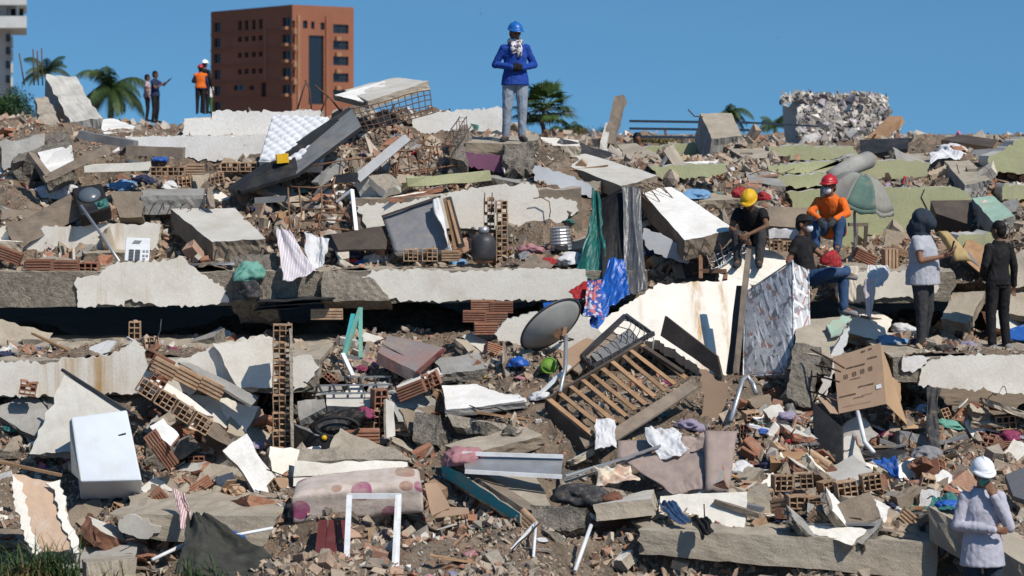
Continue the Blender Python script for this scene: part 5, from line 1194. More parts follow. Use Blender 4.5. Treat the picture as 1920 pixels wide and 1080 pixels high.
# hanging plastic sheets in the centre
drape('plastic_sheet', 'teal plastic sheet hanging from the slab beside the black one', 'plastic sheet', [(1100, 358, 28.7), (1132, 368, 28.6), (1130, 522, 27.6), (1086, 526, 27.6)], 'plastic_teal', .07, .9, seed=2.2, gather=.75, nu=30, nv=44, edge=.07)
drape('plastic_sheet', 'black plastic sheet hanging in the gap right of the teal sheet', 'plastic sheet', [(1130, 376, 28.5), (1174, 352, 28.5), (1172, 540, 27.5), (1128, 530, 27.5)], 'plastic_black', .02, 1.0, seed=5.2, edge=.02)
drape('plastic_sheet', 'silvery grey plastic sheet hanging over the slab edge right of the black sheet', 'plastic sheet', [(1166, 350, 28.4), (1204, 356, 28.4), (1210, 548, 27.4), (1168, 556, 27.4)], 'plastic_silver', .04, 1.6, seed=8.2, edge=.03, nu=40, nv=60)
drape('plastic_sheet', 'bright blue plastic sheet bunched below the black hanging sheet', 'plastic sheet', [(1142, 488, 27.4), (1172, 492, 27.35), (1184, 556, 26.95), (1118, 586, 26.85)], 'plastic_blue', .07, 1.6, seed=3.1, edge=.05, nu=28, nv=28)
drape('plastic_sheet', 'bright blue plastic tail trailing below the patterned towel', 'plastic sheet', [(1128, 565, 27.0), (1150, 560, 27.0), (1120, 625, 26.5), (1092, 632, 26.5)], 'plastic_blue', .05, 2, seed=4.4, edge=.04)
drape('beach_towel', 'red and blue patterned towel hanging left of the bright blue plastic', 'towel', [(1100, 530, 26.95), (1134, 525, 26.95), (1130, 600, 26.5), (1088, 592, 26.5)], 'print_towel', .03, 2, seed=6.4, edge=.03)
drape('red_cloth', 'faded red cloth corner behind the patterned towel', 'cloth', [(1072, 545, 27.05), (1108, 525, 27.1), (1104, 560, 26.95), (1074, 565, 26.9)], 'cl_red', .03, 2, seed=1.4)
Q('plastic_tray', 'blue plastic tub rim showing behind the satellite dish', 'tub', [(1018, 568, 26.9), (1085, 560, 26.95), (1082, 578, 26.7), (1022, 585, 26.7)], .06, 'plastic_blue', 5, 3)
crumple('blue_bag', 'bright blue plastic bag left of the satellite dish', 'bag', 972, 682, 44, 'plastic_blue', 25.4, h=.6)
t = thing('lime_basin', 'lime green plastic basin below the satellite dish', 'basin', P(1028, 690, 25.4)); g = G(); g.tube([P(1022, 690, 25.5), P(1028, 686, 25.3)], [.075, .095], 20); g.obj('bowl', 'plastic_lime', t, True); g = G(); g.tube([P(1030, 685.5, 25.2) + A(math.cos(a) * .095, 0, math.sin(a) * .09) for a in np.linspace(0, 6.283, 25)], .01, 5); g.obj('rim', 'plastic_lime', t, True)
# curtains / laundry
drape('curtain', 'pale lilac-white curtain hanging over the broken slab edge, left of centre', 'curtain', [(514, 432, 28.1), (548, 436, 28.0), (590, 510, 27.3), (530, 532, 27.25)], 'stripe_white', .05, 2.2, seed=2.7, gather=.5, nu=30, nv=26, edge=.05)
drape('curtain', 'small white cloth knotted beside the lilac-white curtain', 'cloth', [(568, 438, 28.0), (612, 452, 27.9), (610, 500, 27.6), (590, 508, 27.5)], 'cl_white', .05, 2, seed=7.7, edge=.05)
drape('curtain', 'striped grey curtain hanging over the slab end below the red-clothed sitter', 'curtain', [(1572, 500, 27.4), (1612, 500, 27.4), (1606, 560, 27.2), (1572, 570, 27.2)], 'cl_cream', .03, 4, seed=9.7)
drape('shirt', 'white shirt with long sleeve hanging from the plastered slab end at right', 'shirt', [(1628, 498, 27.35), (1664, 500, 27.35), (1656, 535, 27.2), (1622, 540, 27.2)], 'cl_white', .03, 3, seed=11.7)
drape('shirt_sleeve', None, None, [(1624, 520, 27.2), (1640, 520, 27.2), (1636, 598, 27.15), (1620, 592, 27.15)], 'stripe_white', .02, 2, parent=bpy.data.objects['shirt'], nu=10, nv=20)
crumple('green_shirt', 'mint green T-shirt bundled on the slab edge left of the curtain', 'clothing', 466, 515, 52, 'cl_mint', 27.5, h=.8); crumple('dark_bundle', 'dark bundle of clothing hanging under the mint T-shirt', 'clothing', 470, 545, 46, 'cl_charcoal', 27.4, h=.9)
# sofa
DOFF = shift_of([(1165, 862, 23.1), (1322, 848, 23.0), (1368, 915, 22.5), (1262, 925, 22.6)])
so = thing('torn_sofa', 'torn mauve-brown sofa carcass lying in the lower debris, right of centre', 'sofa', P(1280, 920, 22.8))
drape('loose_cover', None, None, [(1165, 862, 23.1), (1322, 848, 23.0), (1326, 918, 22.6), (1262, 930, 22.6)], 'cl_mauve', .035, 3, parent=so, seed=3.9, along=1, nu=30, nv=20)
g = G(); g.plate([P(1322, 806, 23.0), P(1384, 808, 23.0), P(1368, 920, 22.5), P(1322, 918, 22.5)], .28, 8, 10, 2, (.01, .02, .02, .01), .012, 3., puff=.02); g.obj('arm', ['cl_mauve', 'cl_mauve'], so, True)
g = G(); g.plate([P(1158, 825, 23.4), P(1225, 824, 23.4), P(1222, 862, 23.2), P(1156, 862, 23.2)], .1, 6, 6, 1, (.02, .02, .02, .02), .012, 8.); g.obj('back_cushion', ['cl_mauve', 'cl_mauve'], so, True)
drape('seat_cover', None, None, [(1240, 832, 23.5), (1322, 815, 23.5), (1325, 858, 23.1), (1235, 868, 23.1)], 'cl_mauve', .04, 3, parent=so, seed=8.9)
for k, (a, b) in enumerate((((1060, 892, 22.9), (1240, 838, 23.3)), ((1058, 904, 22.8), (1235, 848, 23.2)), ((1056, 898, 22.7), (1238, 836, 23.1)))):
    B('curtain_rail', ['uppermost', 'lowest', 'middle'][k] + ' of three thin grey rails slanting left from the torn sofa', 'rail', a, b, .025, .02, 'metal_grey', 2, .003)
drape('towel', 'white towel thrown on the torn sofa back', 'towel', [(1208, 808, 23.35), (1262, 806, 23.35), (1290, 850, 23.0), (1235, 862, 23.0)], 'cl_white', .05, 2, seed=13.1, edge=.04)
DOFF = 0.0
drape('blanket', 'cream-white cloth draped between the bed and the sofa', 'cloth', [(1118, 788, 23.9), (1152, 790, 23.9), (1156, 840, 23.6), (1118, 845, 23.6)], 'cl_white', .04, 1.5, seed=15.1, edge=.03)
drape('flowered_cloth', 'yellowish flowered cloth heaped in front of the grey rails', 'cloth', [(1112, 880, 22.8), (1180, 878, 22.8), (1195, 905, 22.5), (1125, 915, 22.5)], 'print_flower', .05, 2, seed=17.1, edge=.03)
crumple('rust_cloth', 'rust-red garment heaped on the pale block before the sofa', 'clothing', 1150, 938, 50, 'cl_brown', 22.3, h=.6); crumple('dark_cloth', 'dark grey fur-like heap left of the rust-red garment', 'clothing', 1090, 932, 95, 'cl_charcoal', 22.4, h=.5)
# metal tray section bottom centre
mt_ = thing('metal_tray', 'flat grey metal tray section lying over the bottom centre slab', 'tray', P(960, 880, 22.9))
g = G(); g.plate([P(868, 856, 23.0), P(1055, 858, 22.9), P(1052, 892, 22.6), P(872, 880, 22.7)], .02, 4, 3); g.obj('web', ['metal_grey', 'metal_grey'], mt_)
for a, b in (((866, 850, 22.95), (1056, 856, 22.85)), ((872, 884, 22.65), (1054, 894, 22.55))): B('flange', None, None, a, b, .04, .04, 'metal_white', parent=mt_)
crumple('pink_cloth', 'dusty pink cloth lump at the upper end of the bottom centre slab', 'cloth', 868, 862, 70, 'cl_pink', 23.0, h=.6)
# worn red cabinet board, corrugated piece
DOFF = shift_of([(728, 628, 26.2), (834, 652, 26.0), (780, 698, 25.3), (706, 660, 25.5)])
wc = thing('wooden_cabinet', 'worn red and grey wooden cabinet lying tilted in the middle of the heap', 'cabinet', P(760, 680, 25.6))
g = G(); g.plate([P(728, 628, 26.2), P(834, 652, 26.0), P(780, 698, 25.3), P(706, 660, 25.5)], .14, 8, 6, 1, (.02, .02, .02, .02), .008, 2.); g.obj('carcass', ['wood_worn_red', 'wood_worn_red'], wc)
B('edge_strip', None, None, (833, 655, 25.9), (782, 700, 25.2), .05, .03, 'wood_red', parent=wc); B('groove', None, None, (716, 645, 25.75), (800, 690, 25.5), .015, .006, 'black', parent=wc)
DOFF = 0.0
# teal window frame
tf = thing('teal_window', 'broken teal window frame standing on its corner, left of centre', 'window frame', P(655, 690, 25.6))
for a, b, m in (((676, 578, 26.2), (645, 668, 25.7), 'cl_mint'), ((676, 578, 26.2), (676, 672, 25.7), 'cl_mint'), ((645, 668, 25.7), (676, 672, 25.7), 'board_grey'), ((642, 664, 25.7), (662, 706, 25.4), 'metal_white'), ((662, 590, 26.15), (648, 655, 25.8), 'paint_teal')): B('stile', None, None, a, b, .05, .04, m, parent=tf)
# window grille in the middle
DOFF = shift_of([(588, 708, 25.7), (733, 706, 25.7), (739, 736, 25.0), (602, 738, 25.0)])
gr = thing('iron_grille', 'rectangular iron window grille lying flat, left of the worn red cabinet', 'grille', P(680, 730, 25.3))
for k in range(6): B('bar', None, None, (590 + k * 28, 708, 25.7), (605 + k * 26, 738, 25.0), .02, .02, 'metal_dark', parent=gr)
for k in range(3): B('bar', None, None, (588 + k * 7, 708 + k * 15, 25.7 - k * .35), (733 + k * 3, 706 + k * 15, 25.7 - k * .35), .02, .02, 'metal_grey', parent=gr)
DOFF = 0.0
Q('sheet_metal', 'pale dented sheet-metal front below the iron window grille', 'panel', [(610, 740, 24.95), (735, 738, 24.95), (730, 765, 24.7), (612, 762, 24.7)], .1, ['plaster_grey', 'board_grey'], 8, 4, 1, (0, .02, .03, .02))
Q('concrete_block', 'grey concrete end left of the pale dented sheet-metal front', 'concrete', [(556, 752, 24.9), (610, 742, 24.9), (612, 765, 24.6), (560, 790, 24.6)], .2, 'concrete_grey', 6, 4, 2, (.03, .03, .04, .03), .02)
# scooter/helmet-like dark thing in hollow
DOFF = shift_of([(600, 790, 24.3), (660, 790, 24.3), (660, 822, 24.1), (608, 825, 23.95)])
st = thing('child_stroller', 'dark child stroller with a small yellow wheel lying in the hollow below the grille', 'stroller', P(630, 825, 24.3))
g = G(); g.ell(P(632, 800, 24.35), (.24, .14, .1), 16, 10, rotm(0, -8, 0)); g.obj('seat_pad', 'cl_charcoal', st, True)
g = G(); g.tube([P(632, 800, 24.2) + A(math.cos(a) * .25, -.03, math.sin(a) * .11) for a in np.linspace(0, 6.283, 25)], .02, 6); g.obj('rim', 'black', st, True)
g = G(); g.tube([P(607, 821, 24.0), P(608, 821, 23.95)], .055, 16); wh = g.obj('wheel', 'black', st, True); g = G(); g.tube([P(608, 821, 23.94), P(608.2, 821, 23.92)], .03, 12); g.obj('hub', 'plastic_yellow', wh, True)
DOFF = 0.0
crumple('dark_cloth', 'black and magenta cloth heap in the hollow above the stroller', 'clothing', 650, 790, 110, 'cl_black', 24.5, h=.4); crumple('magenta_cloth', 'magenta cloth peeking from the hollow behind the stroller', 'clothing', 686, 775, 40, 'cl_magenta', 24.45)
# tarpaulin bottom left
tp_ = drape('tarpaulin', 'dark olive tarpaulin peaked over something at bottom left', 'tarpaulin', [(350, 972, 21.2), (386, 976, 21.2), (560, 1098, 20.0), (330, 1098, 19.9)], 'tarp', .09, 2.6, seed=21.1, edge=.05, nu=50, nv=44)
drape('striped_cloth', 'pink striped cloth strip hanging down the low slab edge at bottom left', 'cloth', [(325, 918, 22.2), (348, 928, 22.1), (364, 985, 21.75), (344, 998, 21.7)], 'stripe_pink', .03, 2, seed=23.1)
Tb('white_tube', 'thin white tube lying right of the tarpaulin', 'pipe', [(408, 1010, 21.2), (512, 990, 21.4)], .018, 'metal_white'); Tb('white_tube', 'white tube poking out left of the tarpaulin', 'pipe', [(285, 1050, 20.7), (348, 1020, 21.0)], .02, 'metal_white')
crumple('blue_cloth', 'blue cloth bundle right of the tarpaulin peak', 'clothing', 435, 1015, 52, 'cl_blue', 21.3)
slab('upright tan concrete block behind the grass at bottom left', [(150, 1048, 21), (248, 1040, 21.2), (258, 1046, 20.6), (160, 1056, 20.4)], .6, ['concrete', 'concrete'])
B('broom_stick', 'yellowish wooden stick lying on the rubble at left below the enamel case', 'stick', (-40, 858, 22.8), (115, 891, 22.5), .03, .03, 'wood', 2)
# bottom poles
Tb('white_tube', 'white metal tube slanting in the bottom centre rubble', 'pipe', [(912, 1085, 20.6), (1003, 982, 21.5)], .02, 'metal_white'); Tb('white_tube', 'short white tube standing beside the slanting one at bottom centre', 'pipe', [(1000, 1045, 20.9), (1005, 980, 21.4)], .016, 'metal_white')
Tb('white_tube', 'white metal tube leaning under the ragged slab end at bottom centre', 'pipe', [(1078, 1070, 20.9), (1108, 985, 21.5)], .022, 'metal_white')
# cardboard bits, small appliances, pictures
Q('cardboard_sheet', 'folded orange-brown cardboard sheet right of the dotted mattress', 'cardboard', [(795, 906, 22.6), (820, 905, 22.7), (845, 952, 22.2), (808, 968, 22.1)], .01, ['cardboard', 'cardboard_in'], 4, 4, 1, (.01, .01, .02, .02)); Q('cardboard_sheet', 'flat cardboard flap in front of the folded cardboard sheet', 'cardboard', [(840, 950, 22.3), (878, 952, 22.3), (880, 962, 22.1), (815, 970, 22.0)], .01, ['cardboard', 'cardboard_in'], 4, 3)
pf = thing('framed_picture', 'brown framed picture tipped over between the hooded man and the woman in black', 'picture', P(1830, 490, 28.6))
g = G(); g.plate([P(1815, 446, 29.0), P(1862, 470, 28.7), P(1838, 512, 28.3), P(1800, 480, 28.6)], .03, 1, 1); g.obj('frame', ['wood', 'wood_dark'], pf)
g = G(); g.plate([P(1820, 458, 28.93), P(1848, 473, 28.72), P(1836, 500, 28.42), P(1812, 480, 28.58)], .01, 1, 1); g.obj('print', ['board_grey', 'board_grey'], pf)
ch2 = Q('plastic_chair', 'mustard plastic chair shell lying behind the hooded man', 'chair', [(1756, 432, 28.9), (1776, 432, 28.9), (1826, 488, 28.4), (1790, 488, 28.4)], .03, 'cl_yellow', 10, 10, 1, (.04, .05, .05, .05), .01, smooth=True, puff=.05)
Q('concrete_slab', 'tan slab lying tilted between the hooded man and the woman in black', 'slab', [(1785, 548, 27.8), (1850, 545, 27.6), (1818, 608, 26.9), (1762, 600, 27.0)], .14, ['concrete', 'concrete_brown'], 10, 8, 2, (.04, .08, .08, .04), .012)
Q('concrete_slab', 'dark tilted board at the right edge behind the woman in black', 'slab', [(1900, 480, 28.4), (1960, 440, 28.6), (1960, 600, 27.4), (1890, 590, 27.4)], .1, ['concrete', 'concrete_brown'], 8, 8, 2, (.04, .04, .05, .04), .012)
Q('blue_tarp', 'blue plastic sheet at the right edge beside the woman in black', 'plastic sheet', [(1885, 615, 27.0), (1960, 595, 27.2), (1960, 640, 26.8), (1890, 635, 26.8)], .02, 'cl_blue', 8, 6, 1, (.04, 0, .04, .03), .02)
Q('black_board', 'long black board propped on the skyline right of the white ruin', 'board', [(1612, 262, 37), (1704, 258, 37), (1702, 278, 36.4), (1614, 292, 36.4)], .08, 'board_black', 5, 3)
Tb('duct', 'grey cylindrical duct lying above the parasol', 'duct', [(1560, 335, 32.6), (1595, 312, 33), (1628, 300, 33.4)], .14, 'concrete_grey', n=14)
Q('tabletop_board', 'dark tabletop on brown edge on the right skyline', 'board', [(1765, 262, 37.6), (1800, 252, 38.2), (1872, 262, 37.6), (1862, 276, 37)], .12, ['wood_dark', 'wood'], 6, 3)
Q('black_board', 'dark grey sheet sagging under the right skyline tabletop', 'board', [(1812, 282, 36.6), (1888, 276, 36.8), (1850, 296, 36), (1818, 300, 35.8)], .06, 'board_grey', 6, 3)
drape('sheet', 'white and blue printed sheet draped over the tan slab at upper right', 'sheet', [(1742, 296, 35.2), (1800, 276, 35.4), (1812, 295, 35), (1748, 312, 34.4)], 'cl_white', .08, 3, seed=31.)
Q('ledge', 'dark grey concrete ledge the orange-shirted worker sits against', 'slab', [(1440, 386, 29.6), (1532, 390, 29.6), (1532, 430, 29.2), (1440, 424, 29.2)], .5, 'concrete_brown', 8, 4, 2, (.02, .02, .02, .02), .01)
B('foam_roll', 'white roll of sheeting lying between the yellow-helmeted and red-helmeted sitters', 'roll', (1440, 437, 28.5), (1500, 440, 28.5), .16, .12, 'cl_white', 5, .012)
grid_mesh('bent wire basket in front of the crouching yellow-helmeted worker', [(1325, 478, 28.2), (1400, 440, 28.3), (1410, 462, 28.0), (1335, 505, 27.8)], 6, 3, .01, 'metal_grey', 'wire_basket', 'basket')
Q('heater_case', 'grey metal case inside the wire basket', 'appliance', [(1340, 455, 28.4), (1362, 448, 28.4), (1362, 490, 28.1), (1338, 488, 28.1)], .15, 'board_grey', 3, 3)
t = thing('low_frame', 'rusty low frame of square bars beside the pale broken wall slab', 'frame', P(1335, 520, 27.9))
for a, b in (((1314, 480, 28.1), (1314, 524, 27.8)), ((1362, 500, 28.0), (1360, 526, 27.7)), ((1314, 508, 27.9), (1362, 508, 27.8))): B('bar', None, None, a, b, .05, .05, 'rail_rust', parent=t)
drape('trousers', 'dark trousers hanging over a post in the black gap at right', 'trousers', [(1736, 732, 25.3), (1764, 732, 25.3), (1760, 850, 24.2), (1738, 850, 24.2)], 'cl_charcoal', .05, 2, seed=41., nu=16, nv=26)
crumple('sandbag', 'grey sack at the foot of the hanging dark trousers', 'sack', 1740, 855, 55, 'cl_grey', 23.9, h=.6)
Q('mesh_crate', 'dark mesh panel at the right edge behind the white-helmeted man', 'panel', [(1885, 890, 22.3), (1960, 860, 22.6), (1960, 950, 22.0), (1900, 930, 22.0)], .06, 'grille_grey', 6, 6)
drape('jacket', 'blue jacket lying over the clay blocks, lower right', 'jacket', [(1632, 868, 23.0), (1680, 862, 23.0), (1690, 905, 22.6), (1668, 890, 22.7)], 'cl_blue', .05, 1.5, seed=43., edge=.03)
drape('towel', 'blue and green towel on the slanting beam beside the white-helmeted man', 'towel', [(1738, 942, 22.0), (1800, 940, 21.9), (1802, 965, 21.4), (1745, 962, 21.4)], 'cl_teal', .06, 3, seed=45., edge=.05); crumple('blue_towel', 'bright blue towel fold beside the white-helmeted man', 'towel', 1778, 948, 50, 'plastic_blue', 21.6, h=.4)
drape('jeans', 'dark blue jeans hanging over the lowest slab edge, right of centre', 'trousers', [(1232, 944, 22.1), (1262, 946, 22.1), (1295, 985, 21.6), (1262, 985, 21.6)], 'cl_denim', .05, 2, seed=47.); drape('dark_bag', 'black plastic bag hanging over the lowest slab beside the jeans', 'bag', [(1295, 970, 21.4), (1325, 972, 21.4), (1336, 1000, 21.25), (1315, 1012, 21.25)], 'plastic_black', .04, 2, seed=49.)
crumple('red_bag', 'red jacket behind the yellow-helmeted worker on the left', 'jacket', 1390, 366, 34, 'cl_red', 28.9, h=.8); crumple('red_bag', 'red jacket fold behind the yellow-helmeted worker on the right', 'jacket', 1432, 372, 26, 'cl_red', 28.9, h=.9)
# planter boards in lower right
Q('timber_tray', 'tan wooden drawer lying open under the black television', 'drawer', [(1440, 845, 23.4), (1535, 848, 23.4), (1538, 868, 23.2), (1445, 868, 23.2)], .14, ['wood', 'wood'], 5, 3, 1, (.01, .02, .02, .01))
B('batten', 'grey timber batten at the foot of the sofa on the right', 'timber', (1340, 940, 22.2), (1425, 968, 21.9), .06, .05, 'wood_grey', 3, .004); B('batten', 'upper grey timber batten beside the sofa foot', 'timber', (1372, 942, 22.25), (1430, 955, 22.1), .1, .05, 'board_grey', 3, .004)
# clay block groups at lower right and left
def wallpiece(label, spec, top=None, mats=('plaster_grey', 'mortar')):
    t = blocks('block_wall_fragment', label, 'wall fragment', spec)
    if top:
        c = [P(*q) for q in top]; g = G(); g.plate(c, .03, 8, 6, 1, (.04, .05, .02, .04), .008); g.obj('plaster', list(mats), t)
    return t
wallpiece('pair of tan clay blocks with a grey plaster sheet on top, lower right', [('33', 1592, 935, 22.3, (0, -8, 8), .9), ('33', 1638, 920, 22.35, (0, -8, 8), .85), ('33', 1560, 930, 22.7, (0, -8, 30), .8)], [(1535, 888, 23.3), (1600, 852, 23.6), (1655, 895, 22.5), (1585, 912, 22.3)])
wallpiece('row of clay blocks with yellow scraps on top, lower right', [('32', 1502, 955, 22.2, (0, 0, 4), 1), ('32', 1538, 958, 22.15, (0, 0, 4), 1)])
wallpiece('clay blocks with thin pale top left of the plaster-topped pair', [('33', 1470, 922, 22.6, (0, 0, 12), .85), ('33', 1508, 918, 22.6, (0, -4, -6), .85), ('32', 1430, 945, 22.5, (0, 0, 6), 1)])
brick('single tan clay block with open cells standing in the black gap at far right', '23', 1868, 795, 25.2, (0, 85, 0), 1.0); Q('plaster_block', 'rendered block joined to the open clay block in the gap at far right', 'block', [(1818, 772, 25.4), (1858, 774, 25.3), (1856, 796, 25.2), (1820, 797, 25.3)], .16, 'mortar', 4, 4, 1, (.02, .02, .02, .02), .01)
wallpiece('slanting wall fragment of open clay blocks, left of the tall terracotta column', [('33', 268 + k * 34, 742 + k * 22, 24.3 - k * .08, (0, 33, 12), .9) for k in range(4)] + [('33r', 290, 726, 24.5, (0, 33, 12), .8)], [(270, 712, 24.9), (300, 705, 25.0), (405, 780, 24.4), (385, 780, 24.3)], ('plaster', 'mortar'))
wallpiece('long rendered wall fragment lying slanted above the open clay blocks at left', [('ribt', 300, 705, 24.9, (0, 28, 5), 1), ('ribt', 345, 722, 24.85, (0, 28, 5), 1), ('ribt', 390, 742, 24.8, (0, 28, 5), 1), ('rib', 300, 690, 25.0, (0, 28, 5), .9)], [(330, 678, 25.1), (360, 680, 25.2), (490, 745, 24.8), (470, 760, 24.6)], ('concrete_grey', 'mortar'))
wallpiece('terracotta block fragment with a white tile face, right of the enamel case', [('rib', 285, 845, 23.4, (0, 55, 10), 1.1), ('rib', 300, 862, 23.3, (0, 55, 10), 1.0)], [(278, 800, 23.7), (305, 782, 23.9), (338, 815, 23.5), (318, 838, 23.2)], ('plaster_white', 'brick'))
wallpiece('terracotta block lump with white slab on top in the centre, left of the bright fragment', [('rib', 775, 745, 24.7, (0, -22, -8), 1.1), ('33r', 812, 725, 24.8, (0, -22, -8), .8)], [(742, 725, 25.1), (822, 688, 25.4), (832, 700, 25.0), (745, 732, 24.8)], ('plaster', 'mortar'))
wallpiece('split terracotta blocks standing on end below the sheet-metal front', [('23r', 715, 770, 24.6, (0, 0, 20), 1), ('23', 712, 805, 24.5, (0, 0, 20), .9), ('rib', 680, 838, 24.2, (0, 0, 5), 1.3)], [(722, 745, 24.5), (740, 752, 24.7), (742, 818, 24.3), (724, 822, 24.1)], ('plaster_grey', 'mortar'))
wallpiece('terracotta blocks stacked under the middle slab end, right of the black gap', [('rib', 905, 585, 27.0, (0, 0, 0), 1), ('rib', 940, 588, 27.0, (0, 0, 3), 1), ('rib', 890, 605, 26.9, (0, 0, -4), 1), ('rib', 930, 608, 26.9, (0, 0, 2), 1), ('rib', 912, 628, 26.8, (0, 0, 6), 1)])
wallpiece('shaded tan clay blocks under the middle slab, left of centre', [('ribt', 600, 600, 27.4, (0, 0, 0), .8), ('ribt', 625, 600, 27.4, (0, 0, 0), .8)])
wallpiece('broken terracotta blocks on the ledge left of the torn plaster', [('rib', 75, 512, 27.7, (0, 0, 3), 1.2), ('rib', 120, 514, 27.7, (0, 0, -3), 1.2), ('32r', 165, 512, 27.7, (0, 0, 0), 1), ('rib', 12, 490, 27.9, (0, 20, 0), 1.1)], [(60, 487, 28.0), (95, 478, 28.2), (200, 496, 27.9), (55, 498, 27.8)], ('mortar', 'mortar'))
wallpiece('line of open clay blocks below the white skyline wall at left', [('32', 298, 330, 30.5, (0, 0, 2), 1), ('32', 330, 330, 30.5, (0, 0, -2), 1), ('33x', 408, 345, 30.3, (0, -10, 0), .8), ('32', 430, 322, 30.6, (0, 0, 0), 1), ('32', 465, 322, 30.6, (0, 0, 0), 1), ('ribt', 365, 328, 30.6, (0, 0, 4), .9)])
wallpiece('clay blocks under the grey bed base beside the gas cylinder', [('33', 770, 490, 28.1, (0, 0, 0), .8), ('33', 806, 490, 28.1, (0, 0, 2), .85), ('ribt', 845, 490, 28.1, (0, 0, 4), .8)])
wallpiece('clay block wall stub beside the seated man in black T-shirt', [('33', 1455, 470, 28.0, (0, 0, 0), .7), ('33', 1480, 472, 28.0, (0, 0, 0), .7)])
wallpiece('upright terracotta hollow block standing at the right of the red-helmeted worker', [('ribt', 1658, 490, 28.1, (0, 90, 10), 1.1), ('rib', 1620, 492, 28.0, (0, 25, 10), 1)])
brick('single tan clay block standing in the black gap at left', '23', 252, 636, 26.8, (0, 0, 5), .9); brick('terracotta block in shade at the far left edge beside the white slab', '33r', 50, 742, 24.9, (0, 10, 10), .8)
# ------------------------------------------------------------------ far buildings, trees, birds
def wall_windows(name, o, u, v, W, H, rects, depth, mat, parent, pane='glass_dark'):
    """wall with real openings; rects = (x0,x1,z0,z1) in metres from the lower corner; each window is its own part"""
    o, u, v = map(lambda q: np.array(q, float), (o, u, v)); n = unit(np.cross(u, v))
    xs = sorted({0, W, *[r[0] for r in rects], *[r[1] for r in rects]}); zs = sorted({0, H, *[r[2] for r in rects], *[r[3] for r in rects]})
    g = G(); pt = lambda x, z, d=0: o + u * x + v * z - n * d
    inside = lambda x, z: any(r[0] < x < r[1] and r[2] < z < r[3] for r in rects)
    for a, b in zip(xs, xs[1:]):
        for c, d in zip(zs, zs[1:]):
            if not inside((a + b) / 2, (c + d) / 2): g.add([pt(a, c), pt(b, c), pt(b, d), pt(a, d)], [(0, 1, 2, 3)])
    for a, b, c, d in rects:
        g.add([pt(a, c), pt(b, c), pt(b, d), pt(a, d), pt(a, c, depth), pt(b, c, depth), pt(b, d, depth), pt(a, d, depth)], [(0, 4, 5, 1), (1, 5, 6, 2), (2, 6, 7, 3), (3, 7, 4, 0)])
    g.obj(name, mat, parent)
    for k, (a, b, c, d) in enumerate(rects):
        g = G(); e = depth * .8; g.add([pt(a, c, e), pt(b, c, e), pt(b, d, e), pt(a, d, e)], [(0, 1, 2, 3)]); w = g.obj('window', pane, parent)
        if b - a > 1.2 and d - c < 6:
            g = G(); m = (a + b) / 2; q = lambda x, z: pt(x, z, e - .06); g.beam(q(m, c), q(m, d), .1, .1, n); g.beam(q(a, (c + d) / 2), q(b, (c + d) / 2), .1, .1, n); g.obj('glazing_bar', 'metal_dark', w)
DT = 370.0; mpp = DT / FPX
tw = thing('apartment_tower', 'reddish-brown brick apartment tower, one face in shade and one sunlit, far behind the heap', 'building', P(548, 250, DT))
cor = P(548, 250, DT); cor[2] = 0; bt = math.radians(52)
uL = A(-math.cos(bt), math.sin(bt), 0) ; uR = A(math.sin(bt), math.cos(bt), 0)
Ht = CZ + (250 - 14) * mpp
WL = 180 * mpp / math.cos(bt) * 1.035; WR = 107 * mpp / math.sin(bt) * 1.02
kL = WL / 180; kR = WR / 107; zrow = lambda y: CZ + (250 - y) * mpp
rc = []
for y in (40, 71, 102, 134, 166, 197): rc.append(((548 - 391) * kL, (548 - 375) * kL, zrow(y + 9), zrow(y - 9)))
for x in (434, 449, 465, 480):
    rc.append(((548 - x - 4.5) * kL, (548 - x + 4) * kL, zrow(50), zrow(31)))
    for y in (67, 98, 130): rc.append(((548 - x - 4.5) * kL, (548 - x + 4.5) * kL, zrow(y + 5), zrow(y - 5)))
rc.append(((548 - 445) * kL, (548 - 420) * kL, zrow(166), zrow(156))); rc.append(((548 - 466) * kL, (548 - 455) * kL, zrow(166), zrow(158))); rc.append(((548 - 492) * kL, (548 - 481) * kL, zrow(180), zrow(153)))
for y in (40, 72, 103, 135, 167): rc.append(((548 - 545) * kL, (548 - 527) * kL, zrow(y + 9), zrow(y - 8)))
# left face seen from outside: run u from far end to the corner so that the normal looks at the camera
rcL = [(WL - b, WL - a, c, d) for a, b, c, d in rc]
wall_windows('shaded_wall', cor + uL * WL, -uL, (0, 0, 1), WL, Ht, rcL, .5, 'tower_brick', tw)
rr_ = [((x - 548 - w / 2) * kR, (x - 548 + w / 2) * kR, zrow(y + h / 2), zrow(y - h / 2)) for x, y, w, h in
       [(570, 45, 8, 15), (583, 46, 6, 14), (600, 47, 7, 14), (589, 130, 26, 130)] + [(632, y, 27, 17) for y in (51, 82, 112, 144, 175)] + [(550.5, y, 4, 14) for y in (45, 76, 106, 138, 168)]]
wall_windows('sunlit_wall', cor, uR, (0, 0, 1), WR, Ht, rr_, .5, 'tower_brick', tw)
g = G(); c4 = [cor, cor + uR * WR, cor + uR * WR + uL * WL, cor + uL * WL]
g.add([q + A(0, 0, Ht) for q in c4] + [q + A(0, 0, Ht + .5) for q in c4], [(0, 1, 5, 4), (1, 2, 6, 5), (2, 3, 7, 6), (3, 0, 4, 7), (4, 5, 6, 7)]); g.obj('parapet', 'tower_brick', tw)
g = G(); g.add([q for q in c4[1:]] + [q + A(0, 0, Ht) for q in c4[1:]], [(0, 1, 4, 3), (1, 2, 5, 4)]); g.obj('rear_wall', 'tower_brick', tw)
for y in (66, 96, 128, 160):
    g = G(); a = cor + uR * (632 - 548 - 6) * kR + A(0, 0, zrow(y + 4)); nR = unit(np.cross(uR, A(0, 0, 1))); g.box(a + nR * .3, (1, .6, .7), np.stack([uR, nR, A(0, 0, 1)], 1)); g.obj('air_conditioner', 'tower_trim', tw)
